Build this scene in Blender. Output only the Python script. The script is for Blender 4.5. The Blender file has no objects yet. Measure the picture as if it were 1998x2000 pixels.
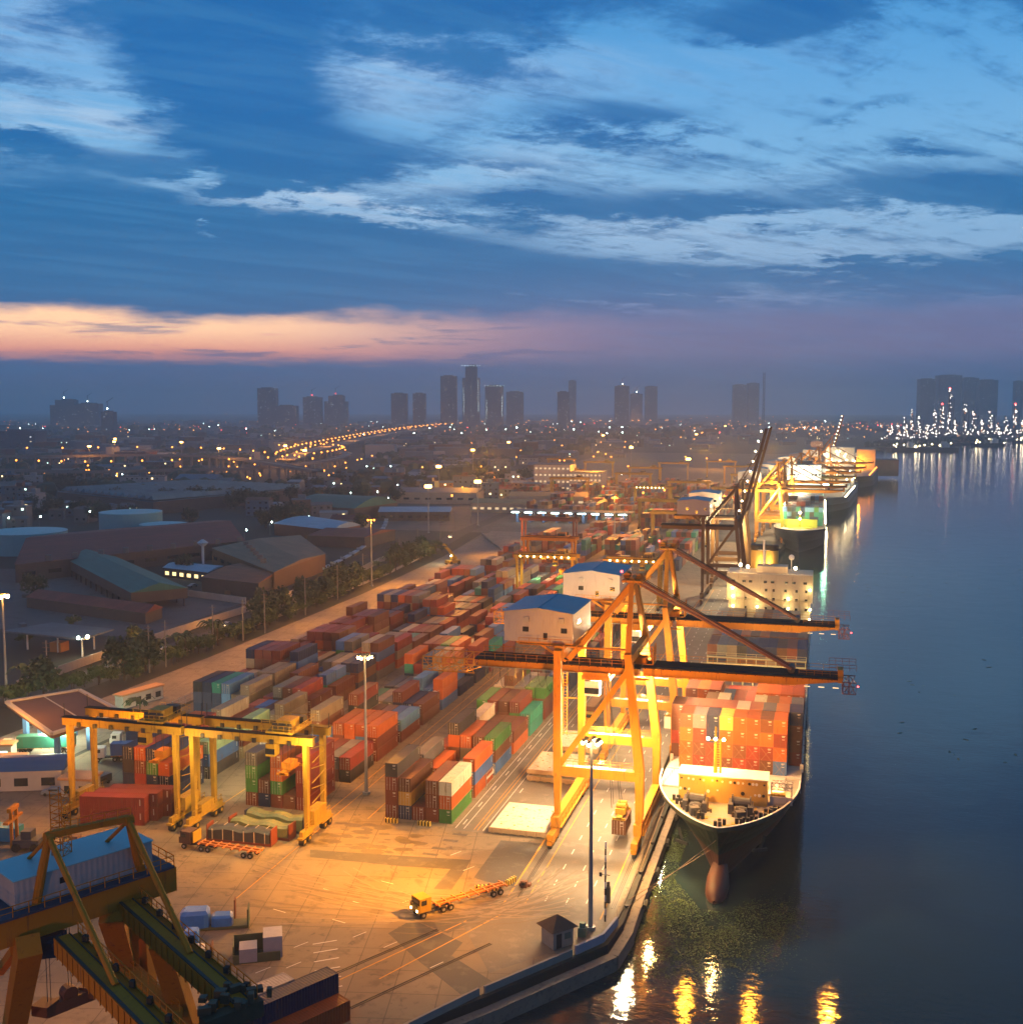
import bpy, math, random
from mathutils import Vector, Matrix
R=math.radians; PI=math.pi
rnd=random.Random(11)
sc=bpy.context.scene; C=sc.collection
# ---------------------------------------------------------------- camera
F=2180.;CXP=999.;CYP=1000.;CH=76.
PIT=math.atan(203/F);YAW=R(15.5)
cd=bpy.data.cameras.new('camera'); cam=bpy.data.objects.new('camera',cd); C.objects.link(cam)
cam.location=(0,0,CH); cam.rotation_euler=(PI/2-PIT,0,YAW)
cd.sensor_width=36; cd.lens=F/1998*36; cd.clip_end=40000; cd.clip_start=1
sc.camera=cam
FW=Vector((-math.sin(YAW)*math.cos(PIT),math.cos(YAW)*math.cos(PIT),-math.sin(PIT)))
RT=Vector((math.cos(YAW),math.sin(YAW),0)); UP=RT.cross(FW)
def G(x,y,z=0):
    "ground point (height z) seen at photo pixel x,y"
    d=FW+RT*((x-CXP)/F)-UP*((y-CYP)/F); t=(z-CH)/d.z
    return Vector((t*d.x,t*d.y,z))
def PX(p):
    v=Vector(p)-Vector((0,0,CH)); w=v.dot(FW)
    return (CXP+F*v.dot(RT)/w,CYP-F*v.dot(UP)/w,w)
sc.view_settings.view_transform='Standard'; sc.view_settings.look='None'
sc.view_settings.exposure=0; sc.view_settings.gamma=1
# ---------------------------------------------------------------- sky
class NT:
    def __init__(s,t): s.t=t
    def n(s,ty,**k):
        o=s.t.nodes.new(ty)
        for a,b in k.items(): setattr(o,a,b)
        return o
    def lk(s,a,b):
        if hasattr(a,'is_output'): s.t.links.new(a,b)
        else: b.default_value=a
    def m(s,op,a,b=0,c=None):
        o=s.n('ShaderNodeMath',operation=op); s.lk(a,o.inputs[0]); s.lk(b,o.inputs[1])
        if c is not None: s.lk(c,o.inputs[2])
        return o.outputs[0]
    def mix(s,f,a,b):
        o=s.n('ShaderNodeMix',data_type='RGBA'); s.lk(f,o.inputs[0])
        s.lk(a if hasattr(a,'is_output') else (*a,1),o.inputs[6]); s.lk(b if hasattr(b,'is_output') else (*b,1),o.inputs[7])
        return o.outputs[2]
    def ss(s,x,a,b):
        o=s.n('ShaderNodeMapRange',interpolation_type='SMOOTHSTEP'); s.lk(x,o.inputs[0])
        o.inputs[1].default_value=a; o.inputs[2].default_value=b
        return o.outputs[0]
    def xyz(s,x,y,z=0):
        o=s.n('ShaderNodeCombineXYZ'); s.lk(x,o.inputs[0]); s.lk(y,o.inputs[1]); s.lk(z,o.inputs[2]); return o.outputs[0]
    def noise(s,v,sc_,det=8,rough=.55,dist=0):
        o=s.n('ShaderNodeTexNoise'); s.lk(v,o.inputs['Vector']); o.inputs['Scale'].default_value=sc_
        o.inputs['Detail'].default_value=det; o.inputs['Roughness'].default_value=rough; o.inputs['Distortion'].default_value=dist
        return o.outputs[0]
def lin(r,g,b):
    f=lambda c:(c/255/12.92 if c/255<=.04045 else ((c/255+.055)/1.055)**2.4)
    return (f(r),f(g),f(b))
def make_sky():
    w=bpy.data.worlds.new('World'); sc.world=w; w.use_nodes=True
    T=NT(w.node_tree); w.node_tree.nodes.clear()
    tc=T.n('ShaderNodeTexCoord'); sp=T.n('ShaderNodeSeparateXYZ'); T.lk(tc.outputs['Generated'],sp.inputs[0])
    X,Y,Z=sp.outputs; cy,sy=math.cos(YAW),math.sin(YAW)
    r=T.m('ADD',T.m('MULTIPLY',X,cy),T.m('MULTIPLY',Y,sy))
    f=T.m('SUBTRACT',T.m('MULTIPLY',Y,cy),T.m('MULTIPLY',X,sy))
    u=T.m('ARCTAN2',r,f); v=T.m('ARCSINE',Z)
    zz=T.m('ADD',T.m('MAXIMUM',Z,0),.10)
    px=T.m('DIVIDE',r,zz); py=T.m('DIVIDE',f,zz)
    # rotate so streaks run as in the photograph
    a=R(-14); qx=T.m('ADD',T.m('MULTIPLY',px,math.cos(a)*.55),T.m('MULTIPLY',py,-math.sin(a)*.55))
    qy=T.m('ADD',T.m('MULTIPLY',px,math.sin(a)),T.m('MULTIPLY',py,math.cos(a)))
    q=T.xyz(qx,qy,0)
    n1=T.noise(q,1.3,7,.62,.3); n2=T.noise(T.xyz(T.m('MULTIPLY',qx,1.5),qy,5.),3.6,9,.72,.15)
    n3=T.noise(T.xyz(T.m('MULTIPLY',qx,.7),T.m('MULTIPLY',qy,1.4),9.),9.,4,.6,.4)
    b2=R(-32); rx=T.m('ADD',T.m('MULTIPLY',px,math.cos(b2)*.5),T.m('MULTIPLY',py,-math.sin(b2)*.5)); ry=T.m('ADD',T.m('MULTIPLY',px,math.sin(b2)*2.2),T.m('MULTIPLY',py,math.cos(b2)*2.2))
    n4=T.noise(T.xyz(rx,ry,12.),2.6,8,.66,.5)
    wob=T.m('MULTIPLY',T.m('SUBTRACT',n2,.5),.075); wob2=T.m('MULTIPLY',T.m('SUBTRACT',n1,.5),.10)
    uw=T.m('ADD',u,T.m('MULTIPLY',wob2,1.5)); vw=T.m('ADD',v,wob)
    def AE(x,y): 
        az=math.atan((x-CXP)/F); return az,math.atan((797-y)/F*math.cos(az))
    def blob(x,y,sx,sy_,rot=0):
        az,el=AE(x*1.0352,y*1.0352); sx/=F*.97; sy_/=F*.97
        du=T.m('SUBTRACT',uw,az); dv=T.m('SUBTRACT',vw,el); c,s=math.cos(R(rot)),math.sin(R(rot))
        A=T.m('DIVIDE',T.m('ADD',T.m('MULTIPLY',du,c),T.m('MULTIPLY',dv,s)),sx)
        B=T.m('DIVIDE',T.m('SUBTRACT',T.m('MULTIPLY',dv,c),T.m('MULTIPLY',du,s)),sy_)
        e=T.m('ADD',T.m('MULTIPLY',A,A),T.m('MULTIPLY',B,B))
        return T.m('POWER',2.718,T.m('MULTIPLY',e,-1))
    def tot(base,lst):
        for (x,y,sx,sy_,rot,amp) in lst: base=T.m('ADD',base,T.m('MULTIPLY',blob(x,y,sx,sy_,rot),amp))
        return base
    # dark cloud cover
    cov=T.m('ADD',T.m('MULTIPLY',n1,.40),T.m('ADD',T.m('MULTIPLY',n2,.75),T.m('MULTIPLY',n4,.34)))
    cov=tot(T.m('ADD',cov,-.175),[
      (430,530,560,120,0,.42),(0,500,400,130,0,.2),(900,505,330,26,-2,.3),(520,190,150,200,28,.35),(640,330,230,45,-4,.22),
      (380,120,120,160,0,.22),(60,275,110,22,-5,.5),(1450,60,170,40,14,.36),(1180,250,190,36,-2,.32),(1020,395,160,22,-6,.3),(1380,400,170,22,-3,.3),
      (1640,225,110,20,14,.32),(1850,375,260,40,-6,.40),(1750,512,330,15,-1,.42),(1850,535,230,22,-1,.3),(1180,563,150,16,0,.42),
      (1500,650,500,48,2,.30),(850,90,260,90,12,.16),(1750,285,90,14,-8,.3),(960,330,120,20,-8,.3),(1950,70,120,80,0,.2),(1620,155,110,12,24,.25),(1520,440,60,9,0,.25),(1280,470,110,10,-8,.22),
      (90,80,230,100,0,-.16),(110,245,230,50,0,-.34),(720,180,200,80,0,-.30),(800,350,330,40,10,-.25),(1250,150,300,60,0,-.16),
      (1600,180,480,130,0,-.22),(1300,330,400,45,0,-.14),(1600,440,500,60,0,-.22),(1250,480,420,30,0,-.12),(1900,220,300,90,0,-.15),(520,392,180,14,-2,-.30),(380,452,40,7,0,-.3),(760,420,110,12,-8,-.30),(260,500,60,8,0,-.22),(370,355,60,14,12,-.3)])
    dark=T.ss(cov,.40,.72)
    # bright sky colour
    rv=T.n('ShaderNodeValToRGB'); T.lk(T.m('MULTIPLY',v,2.2),rv.inputs[0]); e=rv.color_ramp.elements
    pts=[(0,lin(78,98,150)),(.10,lin(96,112,165)),(.17,lin(112,140,192)),(.26,lin(140,184,224)),(.45,lin(124,186,232)),(.62,lin(92,168,226)),(.80,lin(58,144,210)),(1,lin(84,134,176))]
    e[0].position=0; e[0].color=(*pts[0][1],1); e[1].position=1; e[1].color=(*pts[-1][1],1)
    for p_,c_ in pts[1:-1]: k=e.new(p_); k.color=(*c_,1)
    bright=rv.outputs[0]
    wh=tot(0.0,[(90,70,260,90,0,.75),(120,250,230,50,0,1.3),(720,180,180,75,0,.8),(850,350,300,45,8,.95),(1120,430,260,50,0,.7),(520,390,170,16,-2,1.0),(760,420,120,14,-8,1.0),
       (1100,160,350,60,0,.45),(1500,440,420,80,0,.35),(1350,545,260,50,0,.25)])
    wh=T.m('MULTIPLY',wh,T.m('ADD',T.m('MULTIPLY',n3,.9),T.m('MULTIPLY',n2,.5)))
    wh=T.m('MULTIPLY',T.m('MULTIPLY',T.m('MINIMUM',wh,1.15),T.ss(n4,.32,.62)),.72)
    bright=T.mix(wh,bright,lin(206,226,246))
    rd=T.n('ShaderNodeValToRGB'); T.lk(T.m('MULTIPLY',v,2.2),rd.inputs[0]); e=rd.color_ramp.elements
    pts=[(0,lin(66,90,140)),(.12,lin(68,104,156)),(.22,lin(40,110,166)),(.35,lin(14,108,168)),(.6,lin(6,104,176)),(.80,lin(10,100,170)),(1,lin(62,108,150))]
    e[0].position=0; e[0].color=(*pts[0][1],1); e[1].position=1; e[1].color=(*pts[-1][1],1)
    for p_,c_ in pts[1:-1]: k=e.new(p_); k.color=(*c_,1)
    bright=T.mix(T.m('MULTIPLY',T.ss(T.m('ADD',T.m('MULTIPLY',n2,.5),T.m('MULTIPLY',n4,.5)),.46,.62),.72),bright,rd.outputs[0])
    dk=T.mix(T.m('ADD',T.m('MULTIPLY',n3,.10),T.m('MULTIPLY',T.ss(n4,.42,.64),.30)),rd.outputs[0],lin(70,140,192))
    col=T.mix(dark,bright,dk)
    # after-sunset band
    n5=T.noise(T.xyz(T.m('MULTIPLY',u,3.),T.m('MULTIPLY',v,9.),2.),2.4,6,.6,0)
    edge=T.m('ADD',T.m('MULTIPLY',T.m('SUBTRACT',n5,.5),.040),T.m('MULTIPLY',T.ss(u,-.45,.0),-.004))
    vb=T.m('ADD',v,T.m('ADD',edge,T.m('MULTIPLY',T.m('SUBTRACT',n3,.5),.004)))
    top=T.m('SUBTRACT',1,T.ss(vb,.070,.086)); bot=T.ss(T.m('ADD',v,T.m('MULTIPLY',T.m('SUBTRACT',n2,.5),.02)),.034,.052)
    band=T.m('MULTIPLY',T.m('MULTIPLY',top,bot),T.m('SUBTRACT',1,T.m('MULTIPLY',T.ss(u,-.22,.18),.92)))
    streak=T.noise(T.xyz(T.m('MULTIPLY',u,5.),T.m('MULTIPLY',v,60.),3.),1.6,6,.6,.3)
    band=T.m('MULTIPLY',band,T.m('SUBTRACT',1,T.m('MULTIPLY',T.ss(streak,.56,.66),.6)))
    oc=T.mix(T.ss(v,.042,.07),(1.35,.46,.26),(1.75,1.0,.52)); oc=T.mix(T.ss(u,-.3,.1),oc,(.80,.42,.46))
    col=T.mix(band,col,oc)
    glow=T.m('MULTIPLY',T.m('SUBTRACT',1,T.ss(v,.05,.13)),T.m('MULTIPLY',T.ss(v,.02,.05),.20))
    glow=T.m('MULTIPLY',glow,T.ss(u,-.2,.1))
    col=T.mix(glow,col,lin(176,128,166))
    hz=T.m('SUBTRACT',1,T.ss(v,.0,.045))
    col=T.mix(hz,col,lin(72,94,146))
    bg=T.n('ShaderNodeBackground'); T.lk(col,bg.inputs[0]); bg.inputs[1].default_value=1.05; w.cycles.sampling_method='MANUAL'; w.cycles.sample_map_resolution=256
    out=T.n('ShaderNodeOutputWorld'); T.lk(bg.outputs[0],out.inputs[0])
make_sky()
# ---------------------------------------------------------------- materials
MATS={}
def mat(name,c,rough=.65,metal=0,var=.25,scale=.25,streak=0,bump=0,spec=.4,c2=None,objcol=False):
    if name in MATS: return MATS[name]
    c=tuple(a*(1 if objcol else .76) for a in c); c2=c2 and tuple(a*.76 for a in c2)
    m=bpy.data.materials.new(name); m.use_nodes=True; T=NT(m.node_tree)
    b=m.node_tree.nodes['Principled BSDF']; b.inputs['Roughness'].default_value=rough; b.inputs['Metallic'].default_value=metal
    b.inputs['Specular IOR Level'].default_value=spec
    g=T.n('ShaderNodeNewGeometry'); pos=g.outputs['Position']
    n=T.noise(pos,scale,5,.62,.2)
    base=(*c,1)
    if objcol:
        oi=T.n('ShaderNodeObjectInfo'); base=oi.outputs['Color']
    k=T.m('ADD',T.m('MULTIPLY',n,2*var),1-var)
    hs=T.n('ShaderNodeHueSaturation'); T.lk(k,hs.inputs['Value']); T.lk(base,hs.inputs['Color'])
    col=hs.outputs[0]
    if c2:
        n2=T.noise(pos,scale*3.1,6,.65,.3); col=T.mix(T.ss(n2,.52,.66),col,c2)
    if streak:
        mp=T.n('ShaderNodeMapping'); T.lk(pos,mp.inputs[0]); mp.inputs['Scale'].default_value=(2.2,2.2,.25)
        n3=T.noise(mp.outputs[0],1.0,5,.7,.4); col=T.mix(T.m('MULTIPLY',T.ss(n3,.54,.72),streak),col,(.10,.045,.02))
    T.lk(col,b.inputs['Base Color'])
    if bump:
        bp=T.n('ShaderNodeBump'); bp.inputs['Strength'].default_value=bump; T.lk(T.noise(pos,scale*12,4,.6),bp.inputs['Height']); T.lk(bp.outputs[0],b.inputs['Normal'])
    MATS[name]=m; return m
def panels(m,rot,w=3.2,l=9.,amt=.55):
    "sheet seams and odd replaced sheets on a roof"
    T=NT(m.node_tree); b=m.node_tree.nodes['Principled BSDF']; src=b.inputs['Base Color'].links[0].from_socket
    g=T.n('ShaderNodeNewGeometry'); mp=T.n('ShaderNodeMapping'); T.lk(g.outputs['Position'],mp.inputs[0]); mp.inputs['Rotation'].default_value=(0,0,rot)
    br=T.n('ShaderNodeTexBrick'); T.lk(mp.outputs[0],br.inputs[0]); br.offset=.5; br.inputs['Scale'].default_value=1; br.inputs['Brick Width'].default_value=l; br.inputs['Row Height'].default_value=w
    br.inputs['Mortar Size'].default_value=.10; br.inputs['Color1'].default_value=(1.15,1.15,1.15,1); br.inputs['Color2'].default_value=(.72,.74,.76,1); br.inputs['Mortar'].default_value=(.45,.45,.45,1)
    mx=T.n('ShaderNodeMix',data_type='RGBA',blend_type='MULTIPLY'); mx.inputs[0].default_value=amt; T.lk(src,mx.inputs[6]); T.lk(br.outputs[0],mx.inputs[7]); T.lk(mx.outputs[2],b.inputs['Base Color']); return m
def emat(name,c,s,sample=False):
    if name in MATS: return MATS[name]
    m=bpy.data.materials.new(name); m.use_nodes=True; T=NT(m.node_tree); m.node_tree.nodes.clear()
    e=T.n('ShaderNodeEmission'); e.inputs[0].default_value=(*c,1); e.inputs[1].default_value=s
    o=T.n('ShaderNodeOutputMaterial'); T.lk(e.outputs[0],o.inputs[0])
    if not sample: m.cycles.emission_sampling='NONE'
    MATS[name]=m; return m
def wavebump(m,axis,scale,strength):
    T=NT(m.node_tree); b=m.node_tree.nodes['Principled BSDF']
    tc=T.n('ShaderNodeTexCoord'); w=T.n('ShaderNodeTexWave',bands_direction=axis); w.inputs['Scale'].default_value=scale
    T.lk(tc.outputs['Object'],w.inputs[0]); bp=T.n('ShaderNodeBump'); bp.inputs['Strength'].default_value=strength; bp.inputs['Distance'].default_value=.1
    T.lk(w.outputs[0],bp.inputs['Height']); T.lk(bp.outputs[0],b.inputs['Normal']); return m
crane_y=mat('crane_yellow',(.52,.21,.014),.6,0,.34,.3,.8,spec=.2)
crane_d=mat('crane_ochre',(.46,.18,.014),.7,0,.25,.15,.6,spec=.12)
rtg_y=mat('rtg_yellow',(.38,.24,.025),.6,0,.36,.35,.85,spec=.2)
rtg_red=mat('rtg_maroon',(.20,.05,.04),.6,0,.2,.2,.3)
dark=mat('dark_steel',(.035,.033,.035),.6,.3,.3,.5)
grating=mat('deck_grating',(.022,.015,.011),.8,0,.3,.8,spec=.1)
steel=mat('galvanised_steel',(.35,.35,.35),.5,.5,.2,.5)
white=mat('white_cladding',(.44,.39,.38),.6,0,.12,.2,.25)
wavebump(white,'X',1.2,.25)
whitep=mat('white_paint',(.75,.73,.68),.5,0,.12,.3,.2)
blueroof=mat('blue_roof_sheet',(.02,.23,.36),.45,0,.1,.3)
black=mat('black_rubber',(.015,.015,.015),.8,0,.2,1)
glass=mat('dark_glass',(.02,.025,.03),.15,0,.1,1,spec=.8)
cont_m=mat('container_paint',(1,1,1),.6,0,.36,.45,.8,objcol=True,spec=.25)
lockm=mat('lock_rod_steel',(.45,.42,.38),.5,.4,.2,1)
leafm=mat('foliage',(.06,.09,.025),.7,0,.5,.35,c2=(.08,.11,.03))
leafd=mat('dark_foliage',(.025,.05,.022),.7,0,.5,.2)
barkm=mat('bark',(.09,.06,.04),.85,0,.3,1)
conc=mat('wall_concrete',(.24,.22,.20),.85,0,.25,.3,.2)
woodm=mat('timber',(.20,.12,.07),.8,0,.3,.8)
lampw=emat('lamp_warm',(1,.62,.26),60); lampo=emat('lamp_orange',(1,.33,.045),5.5); lampc=emat('lamp_cool',(.75,1,.9),30)
lampr=emat('lamp_red',(1,.06,.05),14); lampy=emat('lamp_yellow',(1,.78,.42),40)
# ---------------------------------------------------------------- mesh helpers
class MB:
    def __init__(s,off=(0,0,0)): s.v=[];s.f=[];s.mi=[];s.k=0;s.o=Vector(off)
    def add(s,vs,fs):
        b=len(s.v); s.v+= [tuple(Vector(p)-s.o) for p in vs]
        s.f+=[tuple(b+i for i in q) for q in fs]; s.mi+=[s.k]*len(fs); return s
    def box(s,x0,x1,y0,y1,z0,z1):
        return s.add([(x0,y0,z0),(x1,y0,z0),(x1,y1,z0),(x0,y1,z0),(x0,y0,z1),(x1,y0,z1),(x1,y1,z1),(x0,y1,z1)],
          [(0,3,2,1),(4,5,6,7),(0,1,5,4),(1,2,6,5),(2,3,7,6),(3,0,4,7)])
    def rbox(s,cx,cy,z0,lx,ly,h,rot=0):
        c,q=math.cos(rot),math.sin(rot)
        P=[(cx+a*c-b*q,cy+a*q+b*c) for a,b in ((-lx/2,-ly/2),(lx/2,-ly/2),(lx/2,ly/2),(-lx/2,ly/2))]
        return s.prism(P,z0,z0+h)
    def prism(s,P,z0,z1):
        n=len(P); s.add([(x,y,z0) for x,y in P]+[(x,y,z1) for x,y in P],
          [tuple(range(n-1,-1,-1)),tuple(range(n,2*n))]+[(i,(i+1)%n,n+(i+1)%n,n+i) for i in range(n)]); return s
    def beam(s,p,q,w,h=None,w2=None,h2=None):
        p=Vector(p);q=Vector(q);h=h or w;w2=w2 or w;h2=h2 or h
        d=(q-p).normalized(); up=Vector((0,0,1)) if abs(d.z)<.9 else Vector((0,1,0))
        a=d.cross(up).normalized(); b=a.cross(d).normalized()
        vs=[p-a*w/2-b*h/2,p+a*w/2-b*h/2,p+a*w/2+b*h/2,p-a*w/2+b*h/2,q-a*w2/2-b*h2/2,q+a*w2/2-b*h2/2,q+a*w2/2+b*h2/2,q-a*w2/2+b*h2/2]
        return s.add(vs,[(0,3,2,1),(4,5,6,7),(0,1,5,4),(1,2,6,5),(2,3,7,6),(3,0,4,7)])
    def tube(s,p,q,r,n=8,r2=None,cap=True):
        p=Vector(p);q=Vector(q);r2=r if r2 is None else r2
        d=(q-p).normalized(); up=Vector((0,0,1)) if abs(d.z)<.9 else Vector((0,1,0))
        a=d.cross(up).normalized(); b=a.cross(d)
        vs=[p+(a*math.cos(t)+b*math.sin(t))*r for t in [2*PI*i/n for i in range(n)]]+[q+(a*math.cos(t)+b*math.sin(t))*r2 for t in [2*PI*i/n for i in range(n)]]
        fs=[(i,(i+1)%n,n+(i+1)%n,n+i) for i in range(n)]
        if cap: fs+=[tuple(range(n-1,-1,-1)),tuple(range(n,2*n))]
        return s.add(vs,fs)
    def ball(s,c,r,n=6):
        c=Vector(c); vs=[c+Vector((0,0,r)),c-Vector((0,0,r))]; rings=3
        for j in range(1,rings+1):
            t=PI*j/(rings+1)
            for i in range(n): vs.append(c+Vector((r*math.sin(t)*math.cos(2*PI*i/n),r*math.sin(t)*math.sin(2*PI*i/n),r*math.cos(t))))
        fs=[(0,2+i,2+(i+1)%n) for i in range(n)]
        for j in range(rings-1): fs+=[(2+j*n+i,2+(j+1)*n+i,2+(j+1)*n+(i+1)%n,2+j*n+(i+1)%n) for i in range(n)]
        l=2+(rings-1)*n; fs+=[(1,l+(i+1)%n,l+i) for i in range(n)]
        return s.add(vs,fs)
    def rail(s,p,q,h=1.1,step=2.0,w=.07):
        p=Vector(p);q=Vector(q);n=max(1,round((q-p).length/step)); U=Vector((0,0,h))
        for i in range(n+1):
            a=p.lerp(q,i/n); s.beam(a,a+U,w)
        s.beam(p+U,q+U,w); s.beam(p+U*.5,q+U*.5,w*.8); return s
    def lattice(s,p,q,w,h,n,r=.08):
        p=Vector(p);q=Vector(q); d=(q-p).normalized(); up=Vector((0,0,1)) if abs(d.z)<.9 else Vector((0,1,0))
        a=d.cross(up).normalized()*w/2; b=a.cross(d).normalized()*h/2; cs=[a+b,a-b,-a-b,-a+b]
        for c in cs: s.beam(p+c,q+c,r*1.4)
        for i in range(n):
            A=p.lerp(q,i/n);B=p.lerp(q,(i+1)/n)
            for k in range(4):
                s.beam(A+cs[k],A+cs[(k+1)%4],r); s.beam(A+cs[k],B+cs[(k+1)%4],r)
        return s
    def each(s,name,mats,parent,nv=8):
        "one object for each piece of nv vertices"
        for i in range(0,len(s.v),nv):
            c=sum((Vector(p) for p in s.v[i:i+nv]),Vector())/nv; me=bpy.data.meshes.new(name)
            me.from_pydata([tuple(Vector(p)-c) for p in s.v[i:i+nv]],[],[tuple(k-i for k in q) for q in s.f if i<=q[0]<i+nv]); me.materials.append(mats)
            o=bpy.data.objects.new(name,me); C.objects.link(o); o.parent=parent; o.location=c
    def build(s,name,mats,parent=None,loc=None,smooth=False):
        me=bpy.data.meshes.new(name); me.from_pydata(s.v,[],s.f)
        if not isinstance(mats,(list,tuple)): mats=[mats]
        for m in mats: me.materials.append(m)
        if len(mats)>1: me.polygons.foreach_set('material_index',s.mi)
        if smooth: me.polygons.foreach_set('use_smooth',[True]*len(me.polygons))
        o=bpy.data.objects.new(name,me); C.objects.link(o)
        if parent: o.parent=parent
        if loc is not None: o.location=loc
        elif parent is None: o.location=s.o
        return o
def tag(o,label=None,cat=None,group=None,kind=None):
    if label: o['label']=label
    if cat: o['category']=cat
    if group: o['group']=group
    if kind: o['kind']=kind
    return o
def thing(name,label,cat,loc=(0,0,0),rz=0,group=None):
    o=bpy.data.objects.new(name,None); C.objects.link(o); o.location=loc; o.rotation_euler=(0,0,rz); o.empty_display_size=.5
    return tag(o,label,cat,group)
KIDS={}
def kids(o): return [c for c in bpy.data.objects if c.parent==o]
def tree_of(o):
    if o.name not in KIDS: KIDS[o.name]=[(c,tree_of(c)) for c in kids(o)]
    return KIDS[o.name]
def dup(root,loc=None,rz=None,label=None,group=None,parent=None,color=None):
    r=root.copy(); C.objects.link(r); r.parent=parent
    if loc is not None: r.location=loc
    if rz is not None: r.rotation_euler=(0,0,rz)
    if label: r['label']=label
    if group: r['group']=group
    if color: r.color=(*color,1)
    for c,_ in tree_of(root): dup(c,parent=r,color=color)
    return r
def light(loc,power,color=(1,.55,.18),r=.4,spot=None,aim=None,blend=.6,name='floodlight_lamp'):
    l=bpy.data.lights.new(name,'SPOT' if spot else 'POINT'); l.energy=power; l.color=color; l.shadow_soft_size=r
    if spot: l.spot_size=R(spot); l.spot_blend=blend
    o=bpy.data.objects.new(name,l); C.objects.link(o); o.location=loc
    if spot:
        d=Vector(aim)-Vector(loc); o.rotation_euler=d.to_track_quat('-Z','Y').to_euler()
    return o
ONES='zeroth first second third fourth fifth sixth seventh eighth ninth tenth eleventh twelfth thirteenth fourteenth fifteenth sixteenth seventeenth eighteenth nineteenth'.split()
TENS='x x twenty thirty forty fifty sixty seventy eighty ninety'.split()
def ordn(n):
    if n<20: return ONES[n]
    h,r_=divmod(n,100)
    if h: return ('hundred-' if h==1 else ['','','two-hundred-','three-hundred-'][h])+(ordn(r_) if r_ else 'th')
    t,o=divmod(n,10)
    return (TENS[t]+'-'+ONES[o]) if o else TENS[t][:-1]+'ieth'
SODIUM=(1,.36,.022); WARM=(1,.54,.15); HAZE=.00018
# ================================================================ SETTING
S=dict(kind='structure')
LAND=[(-110,15),(-47,123.8),(-40.5,132),(-27.6,150.6),(-26.6,158),(-27,480),(-22,600),(-8,800),(14,1100),(42,1450),(70,1900),(95,2235),(128,2253),(493,3084),(1500,4300),(9000,6500),(13000,13000),(-13000,13000),(-13000,-300),(-110,-300)]
gm=mat('ground_soil',(.035,.034,.03),.9,0,.45,.012,c2=(.028,.038,.02))
tag(MB().prism(LAND,-8,0).build('ground',gm),**S)
def make_water():
    m=bpy.data.materials.new('river_water'); m.use_nodes=True; T=NT(m.node_tree); b=m.node_tree.nodes['Principled BSDF']
    b.inputs['Base Color'].default_value=(.014,.026,.030,1); b.inputs['Roughness'].default_value=.06; b.inputs['IOR'].default_value=1.33
    g=T.n('ShaderNodeNewGeometry'); mp=T.n('ShaderNodeMapping'); T.lk(g.outputs['Position'],mp.inputs[0]); mp.inputs['Scale'].default_value=(.35,.8,1)
    n1=T.noise(mp.outputs[0],1.1,4,.6,.4); n2=T.noise(g.outputs['Position'],.10,3,.5,.3)
    h=T.m('ADD',T.m('MULTIPLY',n1,.38),T.m('MULTIPLY',n2,.9)); bp=T.n('ShaderNodeBump'); bp.inputs['Strength'].default_value=.17; bp.inputs['Distance'].default_value=.6
    T.lk(h,bp.inputs['Height']); T.lk(bp.outputs[0],b.inputs['Normal'])
    return m
tag(MB().add([(-13000,-300,-3),(13000,-300,-3),(13000,13000,-3),(-13000,13000,-3)],[(0,1,2,3)]).build('river_water',make_water()),**S)
def sheet(name,P,z,m): 
    return tag(MB().add([(x,y,z) for x,y in P],[tuple(range(len(P)))]).build(name,m),**S)
def yardmat(name,c,c2,slab=6.0,joint=.75):
    m=mat(name,c,.82,0,.3,.09,bump=.05,c2=c2); T=NT(m.node_tree); b=m.node_tree.nodes['Principled BSDF']
    src=b.inputs['Base Color'].links[0].from_socket; g=T.n('ShaderNodeNewGeometry')
    rot=T.n('ShaderNodeMapping'); T.lk(g.outputs['Position'],rot.inputs[0]); rot.inputs['Rotation'].default_value=(0,0,R(-12))
    br=T.n('ShaderNodeTexBrick'); T.lk(rot.outputs[0],br.inputs[0]); br.offset=0; br.inputs['Scale'].default_value=1/slab; br.inputs['Brick Width'].default_value=1; br.inputs['Row Height'].default_value=1
    br.inputs['Mortar Size'].default_value=.012; br.inputs['Color1'].default_value=(1,1,1,1); br.inputs['Color2'].default_value=(.86,.86,.86,1); br.inputs['Mortar'].default_value=(.35,.35,.35,1)
    mx=T.n('ShaderNodeMix',data_type='RGBA',blend_type='MULTIPLY'); mx.inputs[0].default_value=joint; T.lk(src,mx.inputs[6]); T.lk(br.outputs[0],mx.inputs[7])
    # oil stains
    n=T.noise(g.outputs['Position'],.55,6,.7,.8); n2=T.noise(g.outputs['Position'],.06,3,.6,.2)
    st=T.m('MULTIPLY',T.ss(n,.55,.68),T.ss(n2,.40,.56))
    T.lk(T.mix(T.m('MULTIPLY',st,.75),mx.outputs[2],(.05,.04,.035)),b.inputs['Base Color']); return m
concm=yardmat('yard_concrete',(.215,.165,.115),(.15,.115,.08))
oldc=yardmat('road_concrete',(.24,.20,.17),(.18,.15,.13),5)
asph=mat('asphalt',(.075,.07,.068),.75,0,.35,.12,c2=(.11,.10,.09),bump=.1)
asphw=mat('worn_quay_asphalt',(.14,.12,.10),.7,0,.3,.10,c2=(.19,.16,.135),bump=.05)
sheet('yard_pavement',[(-155.5,40),(-96,40),(-47.6,124.2),(-41.2,132.4),(-28.4,151),(-27.4,158),(-27.8,480),(-24,600),(-40,640),(-120,650),(-198,650),(-188,560),(-155.5,480)],.004,concm)
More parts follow.
